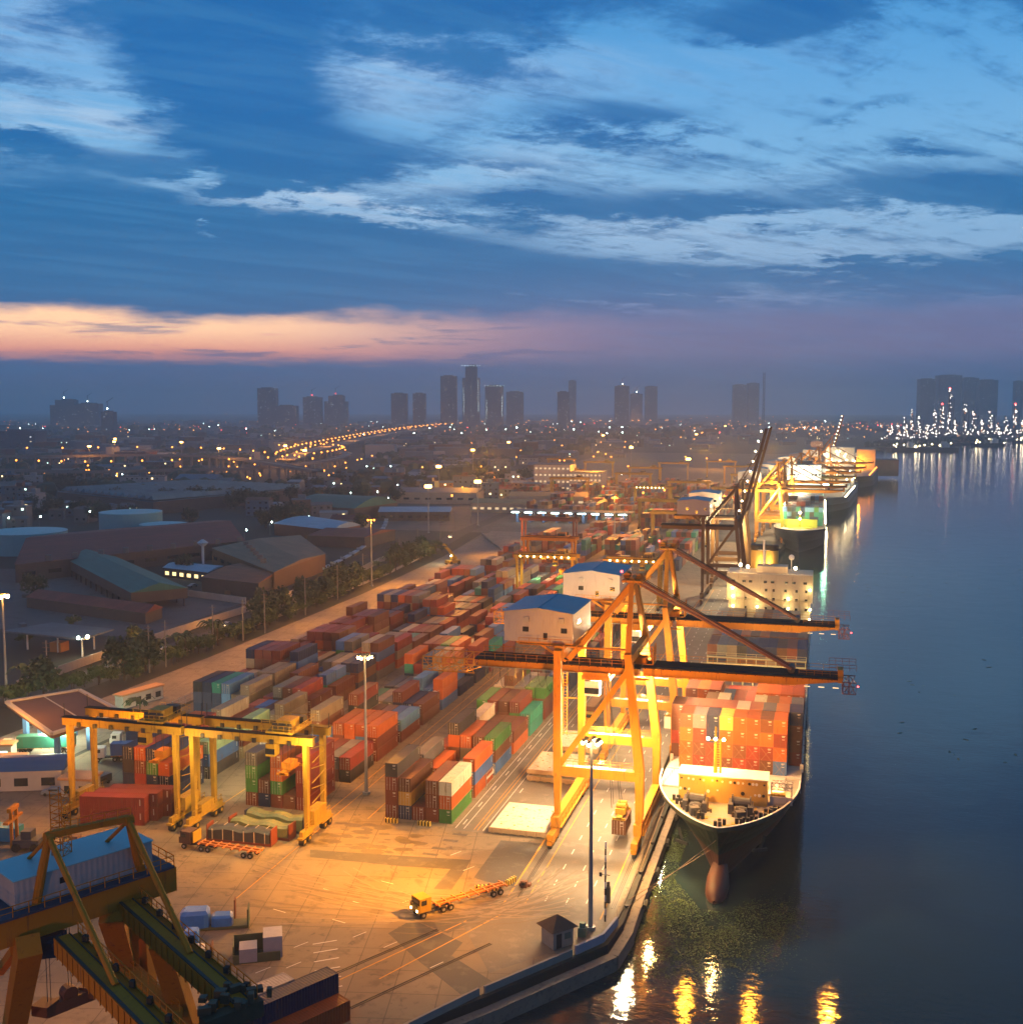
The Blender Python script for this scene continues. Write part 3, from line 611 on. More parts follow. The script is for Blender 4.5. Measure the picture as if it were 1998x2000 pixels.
# ================================================================ QUAY CRANES
def sts(loc,label,raised=False,detail=True,paint=None,lamps=True):
    cy=paint or crane_y
    t=thing('quay_crane',label,'quay crane',loc,group='ship-to-shore cranes along the quay')
    LX,WX,YY=-7.2,7.4,10.3
    for y in (-YY,YY):
        b=MB().beam((LX,y,4.4),(LX,y,13),.9,1.2,1.3,1.5).beam((LX,y,13),(LX,y,33.8),1.3,1.5)
        l=b.build('landside_leg',cy,t)
        if detail:
            ld=MB(); 
            if y>0:
                for s in (-.4,.4): ld.beam((LX-3.2+s,y-.5,12.5),(LX-3.2+s,y-.5,27),.12)
                for k in range(24): ld.beam((LX-3.6,y-.5,12.8+k*.6),(LX-2.8,y-.5,12.8+k*.6),.08)
                for z in (13,20,26.5): ld.beam((LX-3.6,y-.5,z),(LX,y-.5,z),.15)
                ld.build('ladder',cy,l)
        b=MB().beam((WX,y,4.4),(WX,y,13.2),1.25,1.5,1.5,1.6).beam((WX,y,13.0),(5.0,y*.93,33.6),1.6,1.5,1.2,1.3)
        b.build('waterside_leg',cy,t)
        b=MB().box(LX+.7,WX-.7,y-.65,y+.65,11.5,13.2)
        p=b.build('portal_beam',cy,t)
        if detail:
            MB().rail((LX+.8,y-.6,13.2),(WX-1,y-.6,13.2)).rail((LX+.8,y+.6,13.2),(WX-1,y+.6,13.2)).build('railing',cy,p)
            MB().box(LX+1.5,WX-2.5,y-.5,y+.5,13.21,13.26).build('walkway',whitep,p)
        MB().beam((LX+.4,y,13.3),(4.9,y*.95,30.5),.95,.95).build('diagonal_brace',cy,t)
    for x in (LX,WX):
        b=MB().box(x-.7,x+.7,-12.5,12.5,2.5,4.4)
        s=b.build('sill_beam',cy,t)
        if detail: MB().rail((x+.9,-12,2.6),(x+.9,12,2.6),1.1,2.4).box(x+.65,x+1.15,-12,12,2.45,2.52).build('walkway_railing',cy,s)
        for y in (-13.4,13.4):
            b=MB(); b.k=0
            b.box(x-.55,x+.55,y-2.6,y+2.6,1.5,2.45).box(x-.45,x+.45,y-3.0,y-.3,.75,1.45).box(x-.45,x+.45,y+.3,y+3.0,.75,1.45)
            bo=b.build('bogie',cy,t); w=MB()
            for k in (-2.5,-.9,.9,2.5): w.tube((x-.3,y+k,.42),(x+.3,y+k,.42),.36,10)
            w.build('wheels',dark,bo)
    b=MB()
    for x,z,y in ((LX,32.6,YY-.8),(5.0,32.4,YY*.93-.7)): b.box(x-.6,x+.6,-y,y,z-.7,z+.7)
    b.build('cross_beam',cy,t)
    # A-frame
    b=MB()
    for s in (-1,1):
        b.beam((5.0,s*9.3,33.7),(4.3,s*1.9,45.2),1.0,1.0,.8,.8)
        b.beam((4.2,s*1.8,44.6),(-6.6,s*4.6,31.0),.95,.95)
    b.box(2.6,6.2,-2.6,2.6,45.0,45.4).beam((4.3,-2,45.2),(4.3,2,45.2),1)
    b.box(-6,4,-5.6,-4.9,33.2,33.5)
    a=b.build('a_frame',cy,t)
    if detail:
        MB().rail((2.6,-2.6,45.4),(6.2,-2.6,45.4)).rail((2.6,2.6,45.4),(6.2,2.6,45.4)).rail((6.2,-2.6,45.4),(6.2,2.6,45.4)).tube((3.2,-1,46),(3.2,1,46),.6,10).tube((5.4,-1,45.8),(5.4,1,45.8),.5,10).build('sheave_platform',crane_d,a)
        MB().ball((2.6,-2.7,47.0),.22).build('warning_light',lampr,a)
    # girder
    b=MB(); b.box(-24.8,5.4,-1.2,1.2,28.0,29.8)
    if detail:
        for k in range(12): b.box(-24+k*2.4,-23.9+k*2.4,-1.26,-1.2,28.05,29.75)
        b.box(-24.8,5.4,-1.5,1.5,27.9,28.0)
    g=b.build('girder',cy,t)
    wk=MB().box(-24.8,6.2,-3.1,-1.21,29.55,29.8).box(-24.8,6.2,1.21,3.1,29.55,29.8).box(-24.8,6.2,-1.2,1.2,29.803,29.86)
    if detail:
        for k in range(19): wk.beam((-24+k*1.6,-3.1,29.5),(-24+k*1.6,3.1,29.5),.14)
        for k in range(14): wk.rbox(-22+k*2,(-1)**k*.6,29.86,.7,.5,.45)
    wk.build('walkway',grating,g)
    if detail:
        MB().rail((-24.8,-3.1,29.8),(5,-3.1,29.8)).rail((-24.8,3.1,29.8),(5,3.1,29.8)).build('railing',crane_d,g)
        b=MB(); b.lattice((-35,0,28.2),(-24.8,0,28.2),6.2,2.6,5,.12)
        for k in range(10): b.beam((-35+k*1.1,-3.1,27),(-35+k*1.1,-3.1,29.6),.07)
        for k in range(5): b.beam((-35,-3.1,27+.65*k),(-24.8,-3.1,27+.65*k),.07)
        b.build('service_cage',crane_y,t)
        b=MB()
        for k in range(12):
            x=-23+k*1.45; r0=2.4+(k%3)*.7
            for i in range(6):
                a0=PI*i/6;a1=PI*(i+1)/6
                b.beam((x+.75-.75*math.cos(a0),-2.2,28-r0*math.sin(a0)),(x+.75-.75*math.cos(a1),-2.2,28-r0*math.sin(a1)),.07)
        b.build('festoon_cables',black,g)
        MB().box(-24.5,-6,-2.3,-2.1,28.0,28.12).build('festoon_rail',steel,g)
    # boom
    if raised:
        ang=R(76); piv=Vector((5.8,0,29.2)); dr=Vector((math.cos(ang),0,math.sin(ang)))
        for s in (-1,1):
            MB().beam(piv+Vector((0,s*2.6,0)),piv+dr*40+Vector((0,s*2.6,0)),1.1,1.9,.9,1.4).build('boom_girder',cy,t)
        b=MB()
        for k in range(9): b.beam(piv+dr*(4+k*4.4)+Vector((0,-2.6,0)),piv+dr*(4+k*4.4)+Vector((0,2.6,0)),.35)
        b.build('boom_ties',cy,t)
        b=MB()
        for k in range(10): 
            for s in (-1,): b.ball(piv+dr*(3+k*4)+Vector((-1.6,s*3.4,0)),.32)
        b.each('boom_light',lampy,t,20)
        b=MB()
        for s in (-1,1): b.beam((4.3,s*1.5,45),piv+dr*30+Vector((-.8,s*2,0)),.35)
        b.build('forestay',cy,t)
    else:
        b=MB(); b.box(6.4,33,-1.25,1.25,28.1,30.0); b.add([(33,-1.25,28.1),(40.2,-1.1,29.0),(40.2,1.1,29.0),(33,1.25,28.1),(33,-1.25,30),(40.2,-1.1,30),(40.2,1.1,30),(33,1.25,30)],[(0,3,2,1),(4,5,6,7),(0,1,5,4),(1,2,6,5),(2,3,7,6)])
        b.box(40.0,40.9,-1.3,1.3,28.9,31.2)
        if detail:
            for k in range(11): b.box(7.4+k*2.4,7.5+k*2.4,-1.31,-1.25,28.15,29.95)
            b.box(6.4,33,-1.5,1.5,28.0,28.1)
        bo=b.build('boom',cy,t)
        wk=MB().box(6.4,40,-3.0,-1.26,29.75,30.0).box(6.4,40,1.26,3.0,29.75,30.0).box(6.4,40,-1.2,1.2,30.003,30.06)
        if detail:
            for k in range(21): wk.beam((7+k*1.6,-3.0,29.7),(7+k*1.6,3.0,29.7),.14)
        wk.build('walkway',grating,bo)
        if detail:
            MB().rail((6.4,3.0,30.0),(40,3.0,30.0),1.1,2.4).rail((33.5,-1.2,30),(40,-1.2,30),.8,1.2).build('railing',crane_d,bo)
            b=MB().lattice((40.8,0,28.4),(43.0,0,28.4),5.4,2.0,2,.1).rail((38.5,-2.6,31.4),(43,-2.6,31.4),1.0,1.2).rail((38.5,2.6,31.4),(43,2.6,31.4),1.0,1.2)
            for k in range(6): b.beam((40.9+k*.42,-2.7,27.4),(40.9+k*.42,-2.7,29.4),.06)
            b.build('tip_cage',mat('cage_red',(.18,.05,.03),.6,0,.2,.3),bo)
            MB().ball((43.3,-2.7,28.8),.14).build('warning_light',lampr,bo)
            b=MB()
            for k in range(14): b.box(8+k*2.4,9.0+k*2.4,-1.45,-1.3,27.98,28.06)
            b.each('tube_light',emat('tube_glow',(1,.60,.26),2.6),bo)
        for s in (-1,1):
            MB().tube((5.2,s*1.4,44.9),(32.2,s*1.2,30.8),.26,6).build('forestay',mat('stay_brown',(.22,.09,.04),.6,0,.2,.3),t)
            if detail: MB().tube((4.8,s*.6,46),(32.2,s*.5,31.0),.07,4).build('hoist_rope',black,t)
        MB().tube((32.2,-1.3,30.7),(32.2,1.3,30.7),.65,10).build('stay_anchor',dark,bo)
        b=MB().lattice((5.9,0,30.2),(5.9,0,33.5),4.6,3.2,2,.14).box(4.6,7.8,-3.3,-2.6,27.6,27.8).rail((4.6,-3.3,27.8),(7.8,-3.3,27.8))
        b.box(4.9,6.9,-1.1,1.1,30.1,31.3).build('hinge_frame',crane_d,t)
    # machinery house
    hx0,hx1,hy0,hy1,z0,z1=-17.8,-5.2,-7.5,8.2,34.4,39.8; xm=(hx0+hx1)/2
    b=MB().prism([(hx0,hy0),(hx1,hy0),(hx1,hy1),(hx0,hy1)],z0,z1)
    for y in (hy0,hy1): b.add([(hx0,y,z1),(hx1,y,z1),(xm,y,z1+.75)],[(0,1,2)])
    h=b.build('machinery_house',white,t)
    e=.25
    MB().add([(hx0-e,hy0-e,z1-.04),(xm,hy0-e,z1+.8),(xm,hy1+e,z1+.8),(hx0-e,hy1+e,z1-.04),(hx1+e,hy0-e,z1-.04),(hx1+e,hy1+e,z1-.04)],[(0,1,2,3),(1,4,5,2)]).box(xm-.12,xm+.12,hy0-e,hy1+e,z1+.8,z1+.88).build('roof',blueroof,h)
    b=MB()
    for x,z,w,hh in ((hx0+4.0,36.2,1.1,.9),(hx1-1.6,36.2,1.1,.9),(hx0+7.6,34.9,.75,1.2)): b.box(x-w/2,x+w/2,hy0-.04,hy0+.02,z,z+hh)
    b.box(hx1-.02,hx1+.04,-3.5,-1.2,37.2,37.9); b.each('window',glass,h)
    if detail:
        b=MB()
        for x in (hx0+4.2,hx1-2): MB().box(x-.45,x+.45,hy0-.35,hy0-.01,38.0,38.9).build('air_vent',mat('vent_grey',(.4,.38,.36),.6,0,.2,.5),h)
        MB().rail((hx0+3,hy0-1.1,34.2),(hx1,hy0-1.1,34.2)).box(hx0+3,hx1,hy0-1.1,hy0,34.05,34.2).rail((hx1+.9,hy0-1,34.2),(hx1+.9,hy1,34.2)).box(hx1,hx1+.9,hy0-1,hy1,34.05,34.2).build('walkway',crane_d,h)
    b=MB()
    for y in (-6,-1,6):
        b.beam((hx0+5,y*.9,34.3),(LX-.3,y*.5,30.2),.4); b.beam((hx0+8.5,y*.6,34.3),(hx0+8.5,y*.4,29.8),.4)
    b.box(hx0+2,hx1,-6.4,-5.9,33.8,34.35).box(hx0+2,hx1,5.9,6.4,33.8,34.35).box(LX-.8,LX+.8,-9.6,-8,33.3,34.35)
    b.build('house_supports',cy,t)
    # trolley and cab
    if not raised and detail:
        b=MB().box(-4.6,.6,-2.6,2.6,26.9,27.5)
        for s in (-1,1): b.box(-4.4,.4,s*2.3-.2,s*2.3+.2,27.5,28.3)
        tr=b.build('trolley',cy,t)
        cb=MB().box(-3.9,-1.3,-3.2,-1.0,24.1,26.8).build('operator_cab',whitep,t)
        MB().box(-3.95,-1.25,-3.24,-3.2,24.5,25.6).build('cab_glass',glass,cb)
        b=MB()
        for x,y in ((2.2,-8.5),(3.8,-8.5),(2.2,-6.6),(3.8,-6.6)): b.tube((x,y,5.6),(-1+x*.3,y*.25,26.9),.05,4)
        b.build('hoist_ropes',dark,t)
    return t
c1=sts((-36.4,198,0),'large yellow quay crane nearest the camera, boom lowered over the near ship')
for o in kids(c1):
    if o.name.startswith('hoist_ropes'):
        me=o.data
KIDS.clear()
c2=dup(c1,(-36.4,245.5,0),0,'second yellow quay crane from the camera, boom lowered behind the nearest one')
sts((-36.4,446,0),'quay crane with its boom raised steeply, beyond the ship superstructure',raised=True,detail=False,paint=mat('crane_shaded',(.13,.065,.018),.6,0,.2,.15))  # crane paint darkened so both raised-boom cranes look unlit
sts((-36.4,486,0),'quay crane directly behind the one with the raised boom',raised=True,detail=False,paint=mat('crane_shaded',(.13,.065,.018)))
KIDS.clear()
far=None
for k,(x,y) in enumerate(((-28,655),(-26,690),(-23,735),(-18,790),(-13,850),(-7,915),(2,1000))):
    lab='distant quay crane with lowered boom, %s beyond the raised booms'%ordn(k+1)
    if far is None: far=sts((x,y,0),lab,detail=False); KIDS.clear()
    else: dup(far,(x,y,0),0,lab)
far2=sts((6,1260,0),'faraway quay crane with raised boom near the river bend',raised=True,detail=False,paint=crane_d)
# spreader holding the container between the front legs of crane one
def spreader(loc,L,label,m=rtg_y,rz=0):
    t=thing('container_spreader',label,'spreader',loc,rz)
    b=MB().box(-1.15,1.15,-L/2,-L/2+.35,0,.4).box(-1.15,1.15,L/2-.35,L/2,0,.4).box(-.5,.5,-L/2,L/2,.12,.55)
    b.build('frame',m,t); MB().box(-.9,.9,-1.6,1.6,.56,1.5).tube((-.8,-.8,1.9),(.8,-.8,1.9),.42,10).tube((-.8,.8,1.9),(.8,.8,1.9),.42,10).build('headblock',m,t)
    return t
spreader((-32.6,190.6,4.22),6.0,'yellow spreader gripping the brown container between the quay crane legs',rtg_y)
spreader((-30.2,240,9.5),6.0,'yellow spreader hanging over the quay between the second crane and the ship',rtg_y)
tag(MB().rbox(-30.2,240,6.9,2.44,6.06,2.58,0).build('shipping_container',cm_stuff['white']),'white container gripped by the yellow spreader beside the near ship','shipping container')
# ================================================================ YARD CRANES (rubber tyred)
def rtg(loc,label,m=rtg_y,trol=.78,lamps=False,detail=True,span=22.2,H=17.4):
    t=thing('yard_crane',label,'yard crane',loc,group='rubber-tyred yard cranes over the container blocks')
    s2=span/2
    for sx in (-1,1):
        for y in (-3.4,3.4):
            l=MB().beam((sx*s2,y,2.6),(sx*s2,y,H),.75,.8,.85,1.2).build('leg',m,t)
        s=MB().box(sx*s2-.35,sx*s2+.35,-5.8,5.8,1.7,2.6).build('sill_beam',m,t)
        if detail: MB().rail((sx*s2+.5,-5,2.7),(sx*s2+.5,5,2.7),1.1,1.6).build('railing',m,s)
        for y in (-5.2,-3.2,3.2,5.2):
            w=MB().tube((sx*s2-.45,y,.75),(sx*s2+.45,y,.75),.75,14).build('wheel',black,t)
            MB().tube((sx*s2-.47,y,.75),(sx*s2+.47,y,.75),.32,10).build('hub',m,w)
        MB().box(sx*s2-.5,sx*s2+.5,-6.4,-1.9,1.35,1.69).box(sx*s2-.5,sx*s2+.5,1.9,6.4,1.35,1.69).build('wheel_frame',m,t)
    for y in (-3.4,3.4):
        g=MB().box(-s2-1.3,s2+1.5,y-.5,y+.5,H,H+1.5).build('girder',m,t)
        MB().box(-s2-1.3,s2+1.5,y-.85,y+.7,H+1.5,H+1.58).build('walkway',grating,g)
        if detail:
            b=MB()
            for k in range(6): b.box(-s2+2+k*3.4,-s2+2.7+k*3.4,y-.75,y-.52,H-.1,H+.7)
            b.each('light_fitting',dark,g)
            for e in (-s2-1.1,s2+1.3): MB().beam((e,y,H+1.5),(e,y,H+4),.1).build('antenna',dark,g)
    x=-s2+span*trol
    b=MB().box(x-2.6,x+2.6,-3.9,3.9,H+1.75,H+2.1).box(x-1.5,x+1.3,-2,1.6,H+2.1,H+3.6)
    tr=b.build('trolley',m,t); MB().tube((x-1.8,-2.6,H+2.7),(x+1.6,-2.6,H+2.7),.6,12).box(x-.9,x+1.9,1.9,3.4,H+2.1,H+3.4).build('hoist_drum',dark,tr)
    if detail:
        MB().rail((x-3.1,-4.3,H+2.1),(x+3.3,-4.3,H+2.1),1.2,1.1).rail((x-3.1,4.3,H+2.1),(x+3.3,4.3,H+2.1),1.2,1.1).rail((x+3.3,-4.3,H+2.1),(x+3.3,4.3,H+2.1),1.2,1.1).rail((x-3.1,-4.3,H+3.6),(x+3.3,-4.3,H+3.6),.7,1.6).build('railing',m,tr)
        cb=MB().box(x-2.9,x-1.2,-3.4,-1.4,H-2.6,H-.4).build('operator_cab',m,t); MB().box(x-2.95,x-1.15,-3.45,-3.4,H-2.2,H-1.2).build('cab_glass',glass,cb)
        sp=MB().box(x-1.1,x+1.1,-3,-2.7,11.4,11.8).box(x-1.1,x+1.1,2.7,3,11.4,11.8).box(x-.5,x+.5,-3,3,11.5,12).box(x-.9,x+.9,-1.4,1.4,12,13.2).build('spreader',crane_d,t)
        b=MB()
        for dx in (-.8,.8):
            for y in (-1,1): b.beam((x+dx,y,13),(x+dx,y,H+1.8),.06)
        b.build('ropes',dark,sp)
        pb=MB().box(s2-.9,s2+.9,-2.4,2.6,2.75,5.2).build('engine_house',m,t); MB().box(-s2-.7,-s2+.7,-2.2,2.2,2.8,4.2).build('electrical_house',m,t)
        b=MB()
        for k in range(7): b.beam((s2+.7,-2.8+k*.1,5+k*1.8),(s2+.7,2.8,5.9+k*1.8),.12) if k%2 else b.beam((s2+.7,2.8,5+k*1.8),(s2+.7,-2.8,5.9+k*1.8),.12)
        b.build('stair',m,t)
    if lamps:
        b=MB()
        for k in range(8): b.ball((-s2+1.5+k*2.75,-4.1,H+.9),.26)
        b.each('girder_light',lampy,t,20)
    return t
rtg((-96.5,177.2,0),'yellow yard crane between the left and quayside blocks, trolley at its right end')
rtg((-122.2,177.2,0),'yellow yard crane furthest left, standing over the stacked red containers')
KIDS.clear()
rtg((-103,423,0),'dull yellow yard crane with a row of bright lamps on its girder',lamps=True)
rtg((-68,420,0),'dull yellow yard crane lit beside the machinery house of the second quay crane',lamps=True,span=20)
rr=rtg((-134,556,0),'dark maroon yard crane over the middle of the yard',m=rtg_red,span=27,H=18.5,detail=False)
rtg((-116,482,0),'grey yellow yard crane just in front of the maroon one',m=crane_d,span=22,detail=False)
rtg((-118,812,0),'distant lit yard crane with bright lamps along its girder',lamps=True,detail=False,span=26)
k0=rtg((-230,1180,0),'distant glowing orange yard crane at the left of the far yard',m=rtg_y,detail=False,span=30)
KIDS.clear()
for k,(x,y) in enumerate(((-150,1180),(-105,1230),(-78,1130),(-160,980),(-60,990),(-200,900),(-285,1240),(-75,620),(-95,700),(-165,1080),(-230,1020),(-100,880),(-60,820))):
    dup(k0,(x,y,0),0,'distant yard crane in the orange haze of the far yard, %s among them'%ordn(k+1))
# ================================================================ DARK CRANE IN THE FOREGROUND
zf=lambda x,y,z: G(x*.25907,1600+y*.25907,z)
O=G(29,1720.7,32)              # near-left corner of the house roof
t=thing('quay_crane','big dark ochre quay crane in the bottom left corner with a blue topped white house','quay crane',(O.x,O.y,0))
off=Vector((O.x,O.y,0)); hv=Vector((math.cos(R(61.5)),math.sin(R(61.5)),0)); hu=Vector((hv.y,-hv.x,0))
fc=lambda a,b,z: off+hu*a+hv*b+Vector((0,0,z))
def FM(): return MB(off)
def pr(b,a0,a1,b0,b1,z0,z1): return b.prism([(fc(*q,0).x,fc(*q,0).y) for q in ((a0,b0),(a1,b0),(a1,b1),(a0,b1))],z0,z1)
deckb=mat('deck_blue',(.035,.05,.09),.7,0,.3,.4)
hb=pr(FM(),-5.7,0,0,13.9,29.2,31.9).build('machinery_house',white,t)
pr(FM(),-5.8,.1,-.1,14.0,31.9,32.0).build('roof',mat('pale_blue_roof',(.24,.50,.58),.5,0,.08,.3),hb)
pr(FM(),-.01,.03,4.3,4.9,30.4,31).build('window',glass,hb)
pr(FM(),-6.6,1.3,-2.2,15.6,28.9,29.15).build('platform',deckb,t)
b=FM()
b.rail(fc(1.3,-2.2,29.15),fc(1.3,15.6,29.15),1.1,1.5).rail(fc(-6.6,15.6,29.15),fc(1.3,15.6,29.15),1.1,1.5).rail(fc(-6.6,-2.2,29.15),fc(1.3,-2.2,29.15),1.1,1.5).build('railing',crane_d,t)
b=pr(FM(),-.5,1.0,-2.6,16.0,26.3,28.85); pr(b,-6.4,-5.2,-2.6,16.0,26.6,28.85); b.build('cross_beam',crane_d,t)
gn0,gn1=zf(440,930,27),zf(1040,1544,27); du=(gn1-gn0).normalized(); gn1=gn0+du*27; gf0=zf(905,640,27); gf1=zf(1750,1395,27); nn=Vector((-du.y,du.x,0))
for k,(p,q) in enumerate(((gn0,gn1),(gf0,gf1))):
    d=(q-p).normalized(); n_=Vector((-d.y,d.x,0)); Z=Vector((0,0,1)); p=p-d*1.2
    g=FM().beam(p+n_*.75-Z*.8,q+n_*.75-Z*.8,1.4,1.6).build('boom_girder',crane_d,t)
    FM().beam(p+n_*1.95-Z*.25,q+n_*1.95-Z*.25,.75,.1).build('walkway',mat('ochre_deck',(.46,.15,.010),.8,0,.3,.4,spec=.1),g)
    FM().beam(p+n_*2.35-Z*.15,q+n_*2.35-Z*.15,.08,.2).rail(p+n_*2.33-Z*.2,q+n_*2.33-Z*.2,1.1,1.25).build('railing',crane_d,g)
    L_=(q-p).length; b=FM()
    for i in range(int(L_/3.6)): c=p+d*(2.5+i*3.6)+n_*2.1; b.rbox(c.x,c.y,27.0,.45,.45,.55)
    b.build('floodlight_housing',black,g)
    FM().beam(p+n_*.25+Z*.05,q+n_*.25+Z*.05,.3,.12).beam(p+n_*1.5+Z*.05,q+n_*1.5+Z*.05,.1,.1).build('trolley_rail',dark,g)
    b=FM()
    for i in range(int(L_/1.3)): c=p+d*(1+i*1.3)+n_*.0-Z*.9; b.beam(c-Z*.85,c+Z*.85,.07,.1)
    b.each('stiffener',crane_d,g)
d=(gf1-gf0).normalized(); tip=gf1
b=FM()
for i in range(16):
    c=tip+d*rnd.uniform(-2.5,1)+Vector((-d.y,d.x,0))*rnd.uniform(-2.8,3.2); b.rbox(c.x,c.y,26.9,rnd.uniform(.4,1.1),rnd.uniform(.3,.8),rnd.uniform(.3,.9),rnd.uniform(0,1))
b.beam(tip-nn*2.6-Vector((0,0,1)),tip+nn*2.6-Vector((0,0,1)),1.2,1.4).build('hinge_machinery',mat('machinery_dark',(.08,.065,.04),.6,.2,.4,.8),t)
A1,A2=zf(375,130,35.5),zf(975,5,35.5)
for Ap,ft,st in ((A1,zf(270,660,28.8),zf(880,1250,27)),(A2,zf(1070,400,28.8),zf(1440,1010,27))):
    FM().tube(ft,Ap,.50,10,.36).build('a_frame_post',crane_d,t)
    FM().tube(Ap,st,.30,10).build('stay_tube',crane_d,t)
    FM().tube(Ap,Ap-hu*9+Vector((0,0,-6.6)),.2,8).build('backstay',crane_d,t)
b=FM().beam(A1+Vector((0,0,.2)),A2+Vector((0,0,.2)),.6,.6).rail(A1+hu*.5+Vector((0,0,.5)),A2+hu*.5+Vector((0,0,.5)),.9,1.2).tube(A1-hv*.4,A1+hv*.4,.5,10).tube(A2-hv*.4,A2+hv*.4,.5,10); b.build('apex_beam',crane_d,t)
legs=[(zf(225,950,26.5),zf(90,1700,8),2.1,1.9),(zf(850,690,26.3),zf(1010,1240,13),2.3,1.7),(zf(1215,900,26),zf(1400,1500,12),1.9,2.2),(fc(-5.8,15.4,26.6),fc(-7.5,17,6),1.5,1.5),(fc(-5.8,-2.2,26.6),fc(-8,-2.6,6),1.5,1.5)]
for p,q,w0,w1 in legs:
    q2=q+(q-p)*((q.z-2.2)/(p.z-q.z)); FM().beam(p,q2,w0,w0,w1,w1).build('leg',crane_d,t)
b=FM().beam(zf(900,1080,17),zf(1330,1500,15),1.5,1.8).rail(zf(960,1090,18),zf(1360,1450,16),1.1,1.4); b.build('portal_beam',crane_d,t)
FM().beam(zf(1010,800,23),zf(1020,1110,17),1.0,.9).build('diagonal_brace',crane_d,t)
FM().beam(zf(0,1150,16),zf(120,985,24.5),.8,.8).build('diagonal_brace',crane_d,t)
FM().lattice(fc(-3.2,6.0,32),fc(-3.2,6.0,38.5),1.3,1.3,9,.05).build('lattice_mast',crane_d,t)
c1_,c2_=zf(350,1440,14),zf(700,1300,14)
b=FM().beam(c1_,c2_,1.3,1.2).beam(c1_+Vector((0,0,.9)),c1_+Vector((0,0,-.2)),1.9,1.9).beam(c2_+Vector((0,0,.9)),c2_+Vector((0,0,-.2)),1.9,1.9)
m_=(c1_+c2_)/2; b.tube(m_+Vector((0,0,1))-hu*.6,m_+Vector((0,0,1))+hu*.6,.8,12); b.build('spreader',mat('rust_dark',(.16,.06,.03),.7,0,.3,.5),t)
b=FM()
for f_ in (.05,.12,.5,.56): c=c1_.lerp(c2_,f_); b.tube(c,c+Vector((0,0,12.6)),.04,4)
b.build('hoist_ropes',dark,t)
b=FM()
for i in range(9):
    p=zf(440+rnd.uniform(-60,160),760+rnd.uniform(-40,160),25.5); b.rbox(p.x,p.y,24.8,rnd.uniform(.4,.9),rnd.uniform(.4,.8),rnd.uniform(.5,1.2))
c=zf(400,900,25); b.rbox(c.x,c.y,23.6,2.0,2.2,2.2,.5); b.build('trolley_cab',deckb,t)
# ================================================================ LAMP MASTS
def mast(loc,label,h=28.,kind=lampw,detail=True,r=.38,ls=.5):
    t=thing('lamp_mast',label,'lamp mast',loc,group='tall floodlight masts')
    MB().tube((0,0,0),(0,0,h),r,10,r*.45).tube((0,0,0),(0,0,.5),r*2.0,10).build('pole',steel,t)
    ring=MB(); 
    for k in range(10):
        a0=2*PI*k/10;a1=2*PI*(k+1)/10; ring.beam((1.0*math.cos(a0),1.0*math.sin(a0),h),(1.0*math.cos(a1),1.0*math.sin(a1),h),.12)
    for k in range(4): a0=PI/2*k; ring.beam((0,0,h),(math.cos(a0),math.sin(a0),h),.12)
    ring.build('lamp_ring',dark,t)
    for k in range(6 if detail else 4):
        a0=2*PI*k/(6 if detail else 4)+.4; x,y=1.15*math.cos(a0),1.15*math.sin(a0)
        f=MB().rbox(x,y,h-.35,.5,.4,.45,a0).build('floodlight',dark,t)
        MB().ball((x*1.12,y*1.12,h-.5),.3 if detail else ls).build('lamp',kind,f)
    return t
mast((-30.9,154.6,0),'tall steel floodlight mast at the seawall corner in front of the big quay crane',28.5)
mast((-85.0,199.3,0),'tall floodlight mast between the middle and quayside container blocks',28)
mast((-203,240,0),'tall floodlight mast at the far left edge beside the trees',28,detail=False)
mast((-184,440,0),'tall orange floodlight mast by the road along the railway',29,kind=lampo,detail=False)
KIDS.clear()
bm=mast((-105,583,0),'tall orange floodlight mast among the mid yard blocks',29,kind=lampo,detail=False)
for o in kids(bm):
    pass
KIDS.clear()
bm2=mast((-214,690,0),'distant orange floodlight mast at the start of the far yard',29,kind=emat('lamp_orange_strong',(1,.45,.09),22),detail=False,ls=1.15); KIDS.clear()
for k,(x,y) in enumerate(((-230,640),(-381,1210),(-420,1500),(-368,1924),(-220,2046),(-222,1342),(-247,3000),(-120,1050),(-300,860))):
    dup(bm2,(x,y,0),0,'distant orange floodlight mast beyond the yard, %s from the nearest'%ordn(k+1))
for k,(x,y) in enumerate(((-966,1378),(-861,1382),(-684,1178),(-877,1200),(-651,1282),(-1050,1500),(-560,1150))):
    dup(bm2,(x,y,0),0,'floodlight mast over the elevated junction far left, %s of seven'%ordn(k+1))
